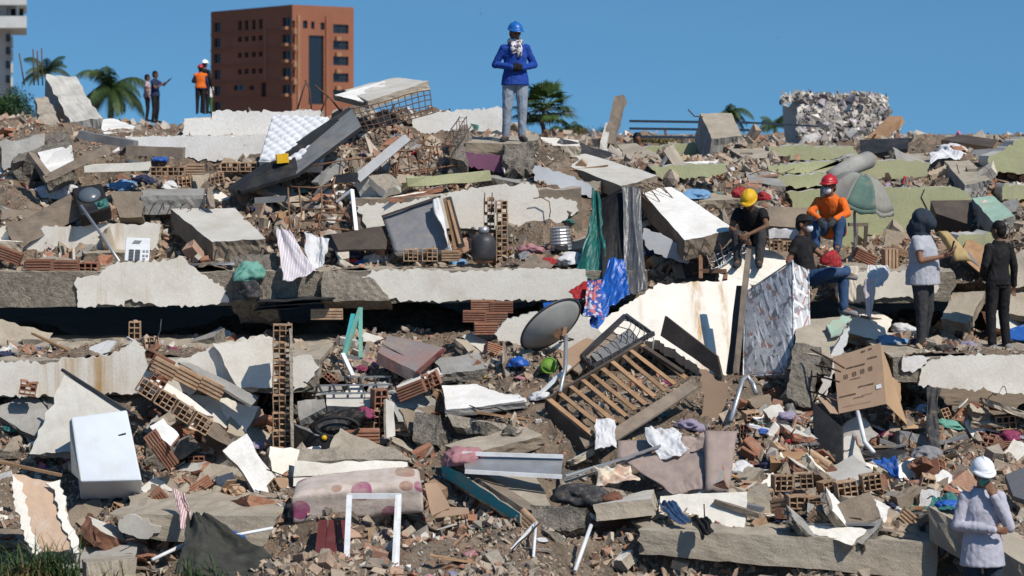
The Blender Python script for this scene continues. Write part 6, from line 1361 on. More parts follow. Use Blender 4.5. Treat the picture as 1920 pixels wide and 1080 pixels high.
for y in (55, 86, 117, 150): g = G(); a = cor + uR * 3.2 * kR + A(0, 0, zrow(y + 3)); g.box(a + nR * .25, (5 * kR, .5, 1), np.stack([uR, nR, A(0, 0, 1)], 1)); g.obj('balcony', 'tower_trim', tw)
for x in (558, 607): g = G(); a = cor + uR * (x - 548) * kR; g.beam(a + nR * .15, a + nR * .15 + A(0, 0, zrow(28)), .5, .3, nR); g.obj('pilaster', 'tower_trim' if x == 558 else 'tower_brick', tw)
g = G(); a = cor + uL * (548 - 492) * kL; nL = unit(np.cross(-uL, A(0, 0, 1))); g.beam(a + nL * .1 + A(0, 0, zrow(150)), a + nL * .1 + A(0, 0, zrow(50)), .35, .2, nL); g.obj('drain_pipe', 'tower_trim', tw)
nL = unit(np.cross(-uL, A(0, 0, 1)))
for y in (40, 71, 102, 134, 166): g = G(); a = cor + uL * (548 - 536) * kL + A(0, 0, zrow(y + 12)); g.box(a + nL * .35, (9 * kL, .7, .5), np.stack([uL, nL, A(0, 0, 1)], 1)); g.obj('window_ledge', 'tower_trim', tw)
for y in (55, 86, 118, 150, 182): g = G(); g.beam(cor + nL * .06 + A(0, 0, zrow(y)), cor + uL * WL + nL * .06 + A(0, 0, zrow(y)), .12, .3, A(0, 0, 1)); g.obj('string_course', 'tower_brick', tw)
# white block at the left edge
DW = 210.0; wb = thing('white_apartment_block', 'pale apartment block with projecting balconies at the left edge', 'building', P(0, 250, DW)); mw = DW / FPX
def wbox(x0, x1, y0, y1, d0, d1, mat, name):
    a = P(x0, y1, d0); b = P(x1, y0, d0); dv = A((50 - CX) / FPX, 1, 0) * (d1 - d0); x, y = A(1, 0, 0) * (b[0] - a[0]), A(0, 0, 1) * (b[2] - a[2]); g = G()      # the block stands turned, its side wall along the sight line
    c = [a, a + x, a + x + y, a + y]; g.add(c + [q + dv for q in c], [(0, 1, 2, 3), (7, 6, 5, 4), (0, 4, 5, 1), (1, 5, 6, 2), (2, 6, 7, 3), (3, 7, 4, 0)]); return g.obj(name, mat, wb)
wbox(-160, 20, -60, 360, 210, 222, 'tower_white', 'wall')
wbox(-160, 50, -10, 9, 205.5, 221, 'tower_white', 'roof_slab'); wbox(-160, 50, 30, 52, 205.5, 221, 'tower_white', 'balcony'); wbox(-160, 12, 9, 30, 208, 209.9, 'tower_white', 'pier'); wbox(12.2, 44, 9, 30, 212, 220, 'glass_dark', 'window'); wbox(30, 36, 9, 30, 207, 208, 'tower_white', 'pier')
for y in (68, 92, 118, 145): wbox(20.2, 24, y, y + 18, 208, 214, 'tower_white', 'balcony'); wbox(11, 18, y - 4, y + 10, 209.6, 209.95, 'glass_dark', 'window')

# trees
def palm(label, px, py_crown, py_base, d, nf, flen, droop, mat='leaf_palm', fan=False, lean=0, seed=1):
    r = random.Random(seed); top = P(px, py_crown, d); base = P(px + lean, py_base, d); base[2] = max(0.0, min(base[2], top[2] - 1.0)) if py_base > 252 else base[2]
    t = thing('palm_tree', label, 'palm tree', base)
    g = G(); q = [base * (1 - k / 8) + top * k / 8 + A(math.sin(k) * .04, 0, 0) for k in range(9)]; g.tube(q, [flen * (.075 - .004 * k) for k in range(9)], 8); g.obj('trunk', 'trunk', t, True)
    for k in range(nf):
        az = 2 * math.pi * k / nf + r.uniform(-.25, .25); el = r.uniform(-.35, 1.15) if not fan else r.uniform(-.6, 1.4); L = flen * r.uniform(.8, 1.1); g = G(); dv = A(math.cos(az) * math.cos(el), math.sin(az) * math.cos(el), math.sin(el))
        dead = r.random() < (.12 if not fan else .2) and el < .1
        if not fan:
            pts = []; p = top.copy(); v = dv.copy()
            for i in range(13): pts.append(p.copy()); v = unit(v + A(0, 0, -droop * (.06 + .018 * i))); p = p + v * L / 12
            g.tube(pts, [.022 * flen * (1 - i / 14) for i in range(13)], 4)
            for i in range(1, 64):
                s = i / 64 * 12; j = min(int(s), 11); p = pts[j] + (pts[j + 1] - pts[j]) * (s - j); v = unit(pts[j + 1] - pts[j]); side = unit(np.cross(v, A(0, 0, 1)) + 1e-6); ll = L * .30 * math.sin(math.pi * min(1, .12 + i / 64 * .86)) + .02
                for sg in (-1, 1):
                    e = unit(side * sg * .8 + v * .55 + A(0, 0, -.55 - r.uniform(0, .35))); w = v * L * .009
                    m = p + e * ll * .55 + A(0, 0, .03 * L); g.add([p - w, p + w, m + w * .8, m - w * .8, p + e * ll + A(0, 0, -.07 * L)], [(0, 1, 2, 3), (3, 2, 4)])
        else:
            st = top + dv * L * .55; g.tube([top, (top + st) / 2 + A(0, 0, .03 * L), st], .012 * flen, 4); x = unit(np.cross(dv, A(0, 0, 1)) + 1e-6); y = dv
            for i in range(17):
                a = (i / 16 - .5) * 2.9; e = y * math.cos(a) + x * math.sin(a); ll = L * .55 * (1 - .25 * abs(a) / 1.45) * r.uniform(.85, 1.1); w = unit(np.cross(e, np.cross(x, y))) * L * .03
                tip = st + e * ll + A(0, 0, -.16 * ll * (1 + abs(a)) * r.uniform(.6, 1.3)); m = st + e * ll * .55; g.add([st, m + w, tip, m - w], [(0, 1, 2, 3)])
        g.obj('frond', 'leaf_dry' if dead else mat, t)
    return t
palm('dark feather palm with drooping fronds on the left skyline beside the standing pair', 208, 165, 300, 130, 22, 2.9, 1.15, seed=5)
palm('small dark palm showing above the leaning ribbed slab at far left', 88, 132, 300, 170, 14, 2.4, .8, seed=8)
palm('green fan palm behind the blue-helmeted worker', 1018, 205, 258, 75, 44, 1.25, .5, 'leaf_fan', True, seed=3)
palm('tattered palm behind the tan block on the right skyline', 1365, 212, 300, 120, 13, 1.7, 1.2, seed=9); palm('distant small palm between the railing and the white ruin', 1452, 236, 300, 160, 14, 1.7, 1.0, seed=12)
palm('low yellowish palm tops right of the fan palm', 1062, 248, 300, 110, 14, 1.3, .9, 'leaf', seed=14)
def shrub(label, px, py, d, rx, rz, n=2600, mat='leaf', seed=1, name='shrub', leafs=.05):
    r = np.random.default_rng(seed); c = P(px, py, d); t = thing(name, label, 'bush', c - A(0, 0, rz))
    g = G()
    for k in range(5): e = A(r.uniform(-.6, .6) * rx, r.uniform(-.5, .5) * rx, r.uniform(.1, .6) * rz); g.tube([c - A(0, 0, rz), c + e * .4, c + e], [.03 * rx, .02 * rx, .008 * rx], 5)
    g.obj('stem', 'trunk', t)
    cl = r.normal(size=(26, 3)); cl /= np.linalg.norm(cl, axis=1)[:, None]; cl *= r.uniform(.35, .9, (26, 1))
    p = cl[r.integers(0, 26, n)] + r.normal(size=(n, 3)) * .19; p = c + p * A(rx, rx * .7, rz); s = leafs * rx
    a = r.normal(size=(n, 3)); a /= np.linalg.norm(a, axis=1)[:, None]; b = np.cross(a, r.normal(size=(n, 3))); b /= np.linalg.norm(b, axis=1)[:, None]
    V = np.stack([p - a * s, p + b * s * .5, p + a * s, p - b * s * .5], 1).reshape(-1, 3); F_ = np.arange(n * 4).reshape(-1, 4)
    g = G(); g.add(V, F_.tolist()); g.obj('crown', mat, t); return t
shrub('dense green tree top at the far left skyline', 10, 212, 95, 1.5, .9, 4000, seed=2); shrub('dark green bush left of the leaning ribbed slab', 52, 225, 85, .7, .6, 2000, seed=3)
shrub('bushy grey-green foliage on the skyline right of the fan palm', 1080, 252, 100, .9, .35, 1500, 'leaf_dry', 4); shrub('round distant bush by the leaning wooden post', 1128, 255, 130, .9, .5, 1300, seed=6)
shrub('low dry scrub below the railing', 1250, 266, 60, 1.6, .12, 1200, 'leaf_dry', 7); shrub('small green tree between the palm and the white block', 28, 180, 120, .8, .6, 1500, seed=9)
# ruin on the right skyline
ru = thing('ruined_house', 'ruined pale building piled with white rubble on the right skyline', 'ruin', P(1575, 270, 58))
g = G(); g.plate([P(1464, 192, 58), P(1512, 186, 57.4), P(1510, 270, 57.4), P(1472, 272, 58)], 3, 8, 8, 2, (.2, .05, 0, .1), .05, tdir=(.4, 3, 0)); g.obj('side_wall', ['plaster_grey', 'plaster_grey'], ru)
g = G(); g.plate([P(1500, 184, 57.5), P(1655, 186, 57.4), P(1688, 262, 56.6), P(1506, 268, 56.6)], 2, 12, 10, 3, (.3, .5, .2, .2), .3, 4., tdir=(0, 2, 0)); g.obj('rubble_face', ['concrete_grey', 'concrete_grey'], ru)
def _rc(n): return np.clip(np.array([.58, .55, .51])[None] * rng.uniform(.2, 1.3, (n, 1)), 0, .8) * np.where(rng.random((n, 1)) < .2, A(.9, .85, 1.0), A(1, .97, .93))
u = rng.random((1500, 2)); pp = np.array([P(1498 + 158 * a + 34 * b * a, 180 + 84 * b, 57.2 - .9 * b) for a, b in u]); pieces(pp, rng.uniform(.07, .32, 1500), 'rubble_face_lumps', None, _rc, parent=ru)
u = rng.random(160); pp = np.array([P(1466 + 196 * a, 184 + rng.uniform(-6, 4), 57.5 + rng.uniform(-1, 2)) for a in u]); pieces(pp, rng.uniform(.08, .35, 160), 'roof_rubble', None, _rc, parent=ru)
B('timber_post', 'tan timber slab leaning against the right end of the white ruin', 'timber', (1640, 262, 50), (1684, 222, 52), .35, .2, 'wood', 4, .03)
g = G(); g.tube([P(1290, 205, 36), P(1302, 218, 36), P(1318, 219, 36)], .012, 5); tag(g.obj('bent_bar', 'rebar', None, True), 'bent bar curling up beside the tan block on the skyline', 'rebar', None, 'thing')
for k, (x, y) in enumerate(((36, 100), (62, 92), (70, 95), (78, 90))): Tb('rebar', ['leftmost', 'second from left', 'third from left', 'fourth and rightmost'][k] + ' of the thin starter bars above the leaning ribbed slab', 'rebar', [(x + (10 if k == 0 else 2), 160, 59), (x, y, 59)], .02, 'rebar')
for k, (a, b, c) in enumerate(((( 555, 215), (568, 170), (575, 150)), ((585, 215), (580, 165), (572, 150)), ((600, 212), (615, 180), (590, 160)), ((640, 210), (620, 185), (600, 168)))): Tb('rebar', ['straight', 'slightly curved', 'hooked', 'long low-bent'][k] + ' bar rising from the skyline left of the wire mesh', 'rebar', [(*a, 32.4), (*b, 32.4), (*c, 32.4)], .014, 'rebar')
def bird(label, px, py, d, s, rot):
    t = thing('bird', label, 'bird', P(px, py, d)); c = P(px, py, d); g = G(); Rm = rotm(0, rot, 0)
    vs_ = [(0, -.2, 0), (.05, 0, .03), (0, .25, 0), (-.05, 0, .03), (.55, .02, .16), (.3, .14, .1), (-.55, .02, .16), (-.3, .14, .1), (0, 0, -.05)]
    g.add([c + Rm @ (A(*v) * s) for v in vs_], [(0, 1, 2), (0, 2, 3), (1, 4, 5), (1, 5, 2), (3, 7, 6), (3, 2, 7), (0, 8, 1), (0, 3, 8), (1, 8, 2), (3, 2, 8)]); g.obj('body', 'black', t)
bird('dark bird flying high left of the blue-helmeted worker', 901, 25, 120, .75, 70); bird('faint small bird high over the right skyline', 1460, 71, 200, .6, 20); bird('tiny bird low over the fan palm', 1094, 227, 150, .5, 10)
# grass tufts at bottom left
def tuft(label, px, py, d, n, h, spread, seed, mat='grass'):
    r = random.Random(seed); b0 = P(px, py, d); t = thing('grass_tuft', label, 'grass', b0); g = G()
    for k in range(n):
        p = b0 + A(r.gauss(0, spread), r.gauss(0, spread * .6), 0); az = r.uniform(0, 6.28); bend = r.uniform(.3, 1.7); hh = h * r.uniform(.25, 1.2); w = r.uniform(.006, .014); d_ = A(math.cos(az), math.sin(az), 0); s = A(-d_[1], d_[0], 0) * w; vs_ = []
        for i in range(5): u = i / 4; q = p + A(0, 0, hh * (u - .28 * bend * u * u)) + d_ * hh * bend * u * u * .7; vs_ += [q - s * (1 - u * .9), q + s * (1 - u * .9)]
        g.add(vs_, [(2 * i, 2 * i + 1, 2 * i + 3, 2 * i + 2) for i in range(4)])
    g.obj('blades', mat, t)['kind'] = 'stuff'; return t
tuft('thick tuft of long grass in front of the peach slab, bottom left', 95, 1088, 20.2, 150, .5, .14, 3); tuft('grass tuft at the bottom left corner', 15, 1092, 20.2, 110, .4, .2, 4); tuft('sparse grass blades below the dark tarpaulin', 370, 1092, 19.9, 60, .3, .12, 5); tuft('few thin stalks between the grass and the tarpaulin', 215, 1095, 19.9, 26, .28, .08, 6, 'leaf_dry'); tuft('dry yellow stalks at the bottom left edge', 40, 1090, 20.0, 60, .35, .2, 7, 'leaf_dry')
# ------------------------------------------------------------------ people
TMPS = bpy.data.scenes.new('workbench'); TMPV = TMPS.view_layers[0]
def bpy_dg():
    with bpy.context.temp_override(scene=TMPS, view_layer=TMPV): return bpy.context.evaluated_depsgraph_get()
def caps(g, a, b, ra, rb, n=12):
    a, b = np.array(a, float), np.array(b, float); g.tube([a, b], [ra, rb], n); g.ell(a, (ra,) * 3, n, 8); g.ell(b, (rb,) * 3, n, 8)
def loft(g, rings, lat, n=20):
    """rings: (centre, half width, half depth); lat = sideways axis"""
    vs_ = []; fs = []; lat = unit(lat)
    for i, (c, rx, ry) in enumerate(rings):
        up = unit(np.array(rings[min(i + 1, len(rings) - 1)][0]) - np.array(rings[max(i - 1, 0)][0])); fr = unit(np.cross(lat, up))
        for k in range(n): t = 2 * math.pi * k / n; vs_.append(np.array(c) + lat * rx * math.cos(t) + fr * ry * math.sin(t))
    for i in range(len(rings) - 1):
        for k in range(n): fs.append((i * n + k, i * n + (k + 1) % n, (i + 1) * n + (k + 1) % n, (i + 1) * n + k))
    fs.append(tuple(range(n))[::-1]); fs.append(tuple((len(rings) - 1) * n + k for k in range(n))); g.add(vs_, fs)
def fused(g, name, mat, parent, voxel, wr=0.0, wscale=14, sm=4, dec=None):
    """fuses overlapping solids into one continuous surface"""
    me = bpy.data.meshes.new(name); me.from_pydata(g.v, [], g.f); tmp = bpy.data.objects.new(name, me); TMPS.collection.objects.link(tmp)
    m = tmp.modifiers.new('r', 'REMESH'); m.mode = 'VOXEL'; m.voxel_size = voxel
    s = tmp.modifiers.new('s', 'SMOOTH'); s.iterations = sm; s.factor = .5
    if dec: q = tmp.modifiers.new('d', 'DECIMATE'); q.ratio = dec
    dg = bpy_dg(); out = bpy.data.meshes.new_from_object(tmp.evaluated_get(dg)); bpy.data.objects.remove(tmp)
    if wr:
        nv_ = len(out.vertices); co = np.empty(nv_ * 3, np.float32); no = np.empty(nv_ * 3, np.float32); out.vertices.foreach_get('co', co); out.vertices.foreach_get('normal', no)
        co = co.reshape(-1, 3); no = no.reshape(-1, 3)
        k = np.array([(1 - abs(n1(x * wscale, y * wscale, z * wscale * .55 + 3)) * 2) * .6 + n1(x * wscale * 2.3, y * wscale * 2.3, z * wscale * 1.5) * .5 for x, y, z in co.tolist()])
        out.vertices.foreach_set('co', (co + no * (wr * k)[:, None]).astype(np.float32).ravel()); out.update()
    out.materials.clear(); out.materials.append(MAT(mat)); out.polygons.foreach_set('use_smooth', [True] * len(out.polygons)); out.name = name
    o = bpy.data.objects.new(name, out); COL.link(o); o.parent = parent; return o
def part(g, name, mat, parent, smooth=True):
    me, _ = g.mesh(name, [mat], smooth, org=A(0, 0, 0)); o = bpy.data.objects.new(name, me); COL.link(o); o.parent = parent; return o

STAND = dict(pel=(0, 0, .93), chest=(0, .0, 1.25), neck=(0, .015, 1.455), head=(0, -.015, 1.59), shL=(.163, .015, 1.365), elL=(.235, .04, 1.13), wrL=(.23, -.06, .88), hipL=(.088, 0, .90), knL=(.105, -.025, .49), anL=(.115, .02, .09),
             shR=(-.163, .015, 1.365), elR=(-.235, .04, 1.13), wrR=(-.23, -.06, .88), hipR=(-.088, 0, .90), knR=(-.105, -.025, .49), anR=(-.115, .02, .09), toeL=(.13, -.13, .035), toeR=(-.13, -.13, .035), look=0, nod=0, handL=None, handR=None)
def person(label, loc, heading, scale, pose, top, sleeves, bottom, shoes, skin='skin_dark', helmet=None, hair=True, mask=None, girth=1.0, belly=0.0, vest=None, hood=None, scarf=None, hem=-.06, gloves=None, far=False, shortb=False, phone=False, collar=False, peak=False):
    j = dict(STAND); j.update(pose); top, bottom, shoes, vest, hood, gloves, mask, peak = ['w' + q if isinstance(q, str) and q.startswith('cl_') else q for q in (top, bottom, shoes, vest, hood, gloves, mask, peak)]
    J = {k: (np.array(v, float) if isinstance(v, (tuple, list)) else v) for k, v in j.items()}
    t = thing('person', label, 'person', loc); t.rotation_euler = (0, 0, math.radians(heading)); t.scale = (scale,) * 3
    vx = .02 if far else .0095
    lat = J['shL'] - J['shR']; lh = J['hipL'] - J['hipR']; pel, ch, nk, hd = J['pel'], J['chest'], J['neck'], J['head']; wst = pel * .5 + ch * .5
    fwd = unit(np.cross(lat, nk - pel))
    # head axes
    yaw, nod = math.radians(J['look']), math.radians(J['nod']); HM = np.array((Matrix.Rotation(yaw, 3, 'Z') @ Matrix.Rotation(nod, 3, 'X')))
    hp = lambda x, y, z: hd + HM @ A(x, y, z)
    def torso(g, inf, lo=-.09, flare=0.0, upto=1.0):
        up = unit(nk - pel); gb = girth; lx = .016 if inf > 0 else 0
        rings = [(pel + up * lo, (.165 + flare) * gb + inf + lx, (.118 + flare) * gb + inf + lx + belly * .6), (pel + up * .02, .165 * gb + inf + lx, .12 * gb + inf + lx + belly * .8), (wst + fwd * belly * .5, .148 * gb + inf, .108 * gb + inf + belly), (ch, .165 * gb + inf, .118 * gb + inf + belly * .4), (ch * .45 + nk * .55, .15 * gb + inf, .095 * gb + inf), (ch * .2 + nk * .8, .108 * gb + inf, .08 * gb + inf), (nk + up * .005, .062 + inf, .062 + inf)]
        loft(g, rings, lat * .6 + lh * .4)
        for s in 'LR': g.ell(J['sh' + s], (.058 * gb ** .5 + inf,) * 3, 12, 8)
    def arm(g, s, inf, a=0, b=2, gb=1):
        if a < 1: caps(g, J['sh' + s], J['el' + s], .049 * gb + inf, .040 * gb + inf)
        if b > 1: caps(g, J['el' + s], J['wr' + s], .040 * gb + inf, .028 + inf)
    def leg(g, s, inf, to=1.0):
        caps(g, J['hip' + s], J['kn' + s], .088 * girth ** .7 + inf, .058 * girth ** .4 + inf); e = J['kn' + s] + (J['an' + s] - J['kn' + s]) * to; caps(g, J['kn' + s], e, .056 * girth ** .4 + inf, (.040 + inf) if to > .9 else .05 + inf)
    def hand(g, s, inf=0.0):
        w = J['wr' + s]; d = unit(w - J['el' + s]); sg = 1 if s == 'L' else -1
        tgt = J['hand' + s]; d2 = unit(np.array(tgt)) if tgt is not None else unit(d + A(0, -.25, -.1)); side = unit(np.cross(d2, A(0, 1, .2)) + 1e-6); nrm = unit(np.cross(side, d2)); k = w + d2 * .045
        caps(g, w, w + d2 * .03, .026 + inf, .03 + inf, 10)
        g.ell(k + d2 * .012, (.016 + inf, .04 + inf, .046 + inf), 12, 8, np.stack([nrm, side, d2], 1))
        for f, (o, L) in enumerate(((-.03, .062), (-.011, .074), (.01, .07), (.029, .055))):
            b = k + d2 * .045 + side * o; m = b + unit(d2 + nrm * .35) * L * .5; e = m + unit(d2 + nrm * 1.1) * L * .5; caps(g, b, m, .0095 + inf, .009 + inf, 8); caps(g, m, e, .009 + inf, .0075 + inf, 8)
        b = k - d2 * .02 - side * .032 * sg; m = b + unit(d2 * .6 - side * .7 * sg + nrm * .4) * .035; caps(g, b, m, .012 + inf, .01 + inf, 8); caps(g, m, m + unit(d2 + nrm * .5) * .028, .01 + inf, .008 + inf, 8)
    # body: one continuous surface
    g = G(); torso(g, 0); caps(g, nk - unit(nk - pel) * .05, hd - (hd - nk) * .25, .056, .052)
    g.ell(hp(0, .012, .035), (.074, .092, .088), 18, 12, HM); g.ell(hp(0, -.015, -.03), (.06, .07, .082), 16, 10, HM); g.ell(hp(0, -.04, -.082), (.035, .035, .03), 12, 8, HM)
    g.ell(hp(0, -.092, -.012), (.014, .022, .026), 10, 8, HM); g.ell(hp(0, -.078, -.055), (.026, .014, .012), 10, 8, HM); g.ell(hp(0, -.078, .03), (.05, .016, .012), 12, 8, HM)
    for sg in (-1, 1): g.ell(hp(.076 * sg, .012, -.005), (.012, .02, .034), 8, 8, HM)
    for s in 'LR': arm(g, s, -.003); leg(g, s, -.006); hand(g, s); caps(g, J['an' + s], J['toe' + s], .036, .03)
    fused(g, 'body', skin, t, vx * .85, 0, sm=2, dec=.6)
    if not far:
        g = G()
        for sg in (-1, 1): g.ell(hp(.03 * sg, -.083, .008), (.013, .008, .008), 10, 6, HM)
        part(g, 'eyes', 'hair', t)
    # trousers
    g = G(); up = unit(nk - pel); loft(g, [(pel - up * .09, .15 * girth, .12 * girth), (pel, .168 * girth + .004, .125 * girth + belly * .7), (pel + up * .09, .158 * girth, .115 * girth + belly * .8)], lh)
    for s in 'LR':
        leg(g, s, .014)
        if not shortb: caps(g, J['an' + s] + A(0, 0, .02), J['an' + s] + A(0, .0, .035), .056, .054)
    fused(g, 'trousers', bottom, t, vx, .008 if not far else 0, 14, 2)
    # top
    g = G(); torso(g, .010, hem, .026 if hem < -.15 else (.014 if hem < -.08 else 0.0))
    for s in 'LR':
        arm(g, s, .010, 0, 2 if sleeves == 'long' else 0, 1.05)
        if sleeves == 'short': e = J['sh' + s] * .4 + J['el' + s] * .6; caps(g, J['sh' + s], e, .072, .066)
    if sleeves == 'short':
        g = G(); torso(g, .010, hem, .026 if hem < -.15 else (.014 if hem < -.08 else 0.0))
        for s in 'LR': e = J['sh' + s] * .45 + J['el' + s] * .55; g.tube([J['sh' + s], e], [.07, .064], 14); g.ell(J['sh' + s], (.07,) * 3, 12, 8)
    shirt = fused(g, 'shirt', top, t, vx, .007 if not far else 0, 17, 2)
    if collar: g = G(); g.tube([nk + A(math.cos(a) * .07, -.0 + math.sin(a) * .065, -.005 + (.0 if math.sin(a) > 0 else -.03)) for a in np.linspace(-1.3, 4.44, 20)], .017, 8); part(g, 'collar', top, shirt); g = G(); u0 = nk + fwd * 0; g.beam(nk + A(0, -.11, -.06), pel + A(0, -.135 - belly, -.06), .03, .012, (0, -1, 0), seg=4); part(g, 'placket', top, shirt, False)
    if vest:
        g = G(); torso(g, .024, -.02); fused(g, 'vest', vest, t, vx, .004, 12, 3)
    # shoes
    for s in 'LR':
        g = G(); a, b = J['an' + s], J['toe' + s]; caps(g, a - A(0, -.03, .03), b, .045, .04); caps(g, a, a - A(0, 0, .03), .05, .05); o = fused(g, 'shoe', shoes, t, vx, 0, sm=1)
    if gloves:
        for s in 'LR': g = G(); hand(g, s, .004); fused(g, 'glove', gloves, t, .008 if not far else .015, 0, sm=1)
    if hair and not hood:
        g = G(); g.ell(hp(0, .02, .05), (.082, .098, .088), 16, 10, HM); g.ell(hp(0, .055, -.01), (.075, .065, .085), 14, 8, HM); fused(g, 'hair', 'hair', t, vx, .004, 40, 1)
    if helmet:
        hm = G(); hm.ell(hp(0, .008, .062), (.108, .135, .105), 22, 7, HM, lo=0, hi=.5); h = part(hm, 'helmet', helmet, t)
        g = G(); q = [hp(math.cos(a) * .116, .0 + math.sin(a) * (.145 if math.sin(a) > 0 else .185), .062 - (.012 if math.sin(a) < 0 else 0)) for a in np.linspace(0, 2 * math.pi, 29)]; q2 = [hp(math.cos(a) * .1, .01 + math.sin(a) * .125, .072) for a in np.linspace(0, 2 * math.pi, 29)]
        g.add(q + q2 + [v - HM @ A(0, 0, .012) for v in q], [(i, i + 1, 29 + i + 1, 29 + i) for i in range(28)] + [(58 + i, 58 + i + 1, i + 1, i) for i in range(28)] + [(29 + i, 29 + i + 1, 58 + i + 1, 58 + i) for i in range(28)]); part(g, 'brim', helmet, h)
        g = G(); g.tube([hp(0, -.115 + .25 * k / 10, .068 + .1 * math.sin(math.pi * (k + .6) / 11.2)) for k in range(11)], .012, 8); part(g, 'ridge', helmet, h)
    if peak:
        g = G(); g.ell(hp(0, .01, .055), (.09, .105, .075), 18, 6, HM, lo=0, hi=.5); h = part(g, 'cap', peak, t); g = G(); g.add([hp(x, y, z) for z in (.05, .06) for x, y in ((-.075, -.07), (-.05, -.165), (.05, -.165), (.075, -.07))], [(0, 1, 2, 3), (7, 6, 5, 4), (0, 4, 5, 1), (1, 5, 6, 2), (2, 6, 7, 3), (3, 7, 4, 0)]); part(g, 'peak', peak, h)
    if mask: g = G(); g.ell(hp(0, -.072, -.045), (.055, .045, .052), 16, 10, HM); part(g, 'face_mask', mask, t)
    if hood:
        g = G(); g.ell(hp(0, .03, .03), (.14, .15, .135), 18, 12, HM); g.ell(hp(0, .03, -.06), (.145, .14, .14), 18, 10, HM); g.ell(hp(0, -.06, .03), (.10, .10, .09), 18, 10, HM); caps(g, hp(0, .04, -.12), nk + A(0, .02, -.02), .13, .125); fused(g, 'head_cloth', hood, t, .012, .014, 9, 2)
    if scarf:
        g = G(); g.tube([nk + A(math.cos(a) * .085, math.sin(a) * .08 - .01, .015 + .02 * math.sin(2 * a)) for a in np.linspace(0, 6.283, 20)], .034, 8); g.tube([nk + A(.03, -.085, 0), nk + A(.045, -.15, -.1), nk + A(.04, -.155, -.22)], [.035, .045, .03], 8); g.tube([nk + A(-.04, -.085, 0), nk + A(-.05, -.15, -.09), nk + A(-.045, -.15, -.17)], [.035, .04, .03], 8); fused(g, 'scarf', scarf, t, .012, .008, 20, 2)
    if phone:
        w = J['wr' + phone]; g = G(); g.box(w + A(0, -.05, .09), (.075, .012, .15), rotm(15, 0, 10)); part(g, 'phone', 'black', t, False)
    return t
def foot_at(px, py, d): return P(px, py, d)
person('man in blue helmet and blue long-sleeved shirt standing on the topmost slab against the sky', foot_at(966, 266, 30.75), 8, .985, dict(elL=(.29, .06, 1.13), wrL=(.085, -.17, 1.075), elR=(-.29, .06, 1.13), wrR=(-.07, -.18, 1.085), knL=(.10, -.035, .49), anL=(.10, .02, .09), anR=(-.135, .03, .09), knR=(-.12, -.02, .49), toeR=(-.2, -.1, .035), handL=(-1, -.2, -.1), handR=(1, -.3, 0), look=10, nod=10),
       'cl_shirt_blue', 'long', 'cl_jeans_light', 'cl_charcoal', helmet='helmet_blue', scarf='print_scarf', gloves='cl_black', hem=-.1)
person('man in pale lavender shirt and white helmet with hand over his face, bottom right corner', foot_at(1842, 1204, 20.2), 0, 1.0, dict(elL=(.24, -.07, 1.10), wrL=(.075, -.16, 1.40), elR=(-.25, -.03, 1.11), wrR=(.06, -.21, 1.10), handL=(-.5, .15, 1), handR=(1, .05, -.1), look=4, nod=14), 'cl_lavender', 'long', 'cl_jeans_dark', 'cl_charcoal', 'skin_mid', helmet='plastic_white', hem=-.2, collar=True, mask='cl_mint', girth=.98)
person('stout man in grey T-shirt, dark cloth over his head, looking at a phone', foot_at(1730, 653, 26.7), 58, .99, dict(elL=(.25, -.08, 1.12), wrL=(.12, -.30, 1.20), elR=(-.25, -.07, 1.12), wrR=(-.06, -.32, 1.18), handL=(-.2, -.8, .5), handR=(.2, -.8, .4), look=0, nod=28, anL=(.13, .05, .09), anR=(-.13, -.03, .09)), 'cl_tee_grey', 'short', 'cl_charcoal', 'leather_brown', 'skin_mid', hood='cl_jeans_dark', girth=1.22, belly=.045, hem=-.12, phone='L')
person('woman in black top and black trousers seen from behind at the right edge', foot_at(1872, 658, 26.5), 205, .94, dict(elL=(.24, .03, 1.14), wrL=(.16, -.14, 1.0), elR=(-.23, .03, 1.13), wrR=(-.27, -.02, .87), handR=(0, -.2, -1), look=20), 'cl_black', 'long', 'cl_black', 'cl_grey', 'skin_dark', hair=True, girth=.9, hem=-.05)
SIT = dict(pel=(0, .16, .29), chest=(0, .04, .57), neck=(0, -.08, .765), head=(0, -.13, .885), shL=(.163, -.045, .675), shR=(-.163, -.045, .675), hipL=(.09, .14, .28), hipR=(-.09, .14, .28), knL=(.17, -.27, .45), knR=(-.17, -.27, .45), anL=(.14, -.34, .09), anR=(-.14, -.34, .09), toeL=(.16, -.49, .04), toeR=(-.16, -.49, .04), elL=(.25, -.18, .53), wrL=(.12, -.36, .46), elR=(-.25, -.18, .53), wrR=(-.10, -.36, .46))
person('seated man in bright orange jacket, red helmet and white mask beside the parasol', foot_at(1558, 472, 28.3), -18, .98, dict(SIT, look=-14, nod=4, handL=(-.3, -.6, -.5), handR=(.3, -.6, -.5)), 'cl_orange', 'long', 'cl_denim', 'cl_charcoal', 'skin_mid', helmet='plastic_red', mask='cl_white', collar=False, gloves='cl_charcoal')
person('crouching man in black with yellow helmet looking down, arms on his knees', foot_at(1408, 500, 28.2), -12, .98, dict(SIT, pel=(0, .16, .34), hipL=(.09, .14, .33), hipR=(-.09, .14, .33), chest=(0, .02, .6), neck=(0, -.14, .80), head=(0, -.23, .89), shL=(.163, -.09, .73), shR=(-.163, -.09, .73), elL=(.24, -.26, .56), elR=(-.24, -.24, .52), wrL=(.02, -.40, .46), wrR=(-.06, -.40, .40), knL=(.17, -.28, .47), knR=(-.16, -.3, .44), look=-6, nod=34), 'cl_black', 'short', 'cl_charcoal', 'cl_charcoal', 'skin_dark', helmet='plastic_yellow', mask=None)
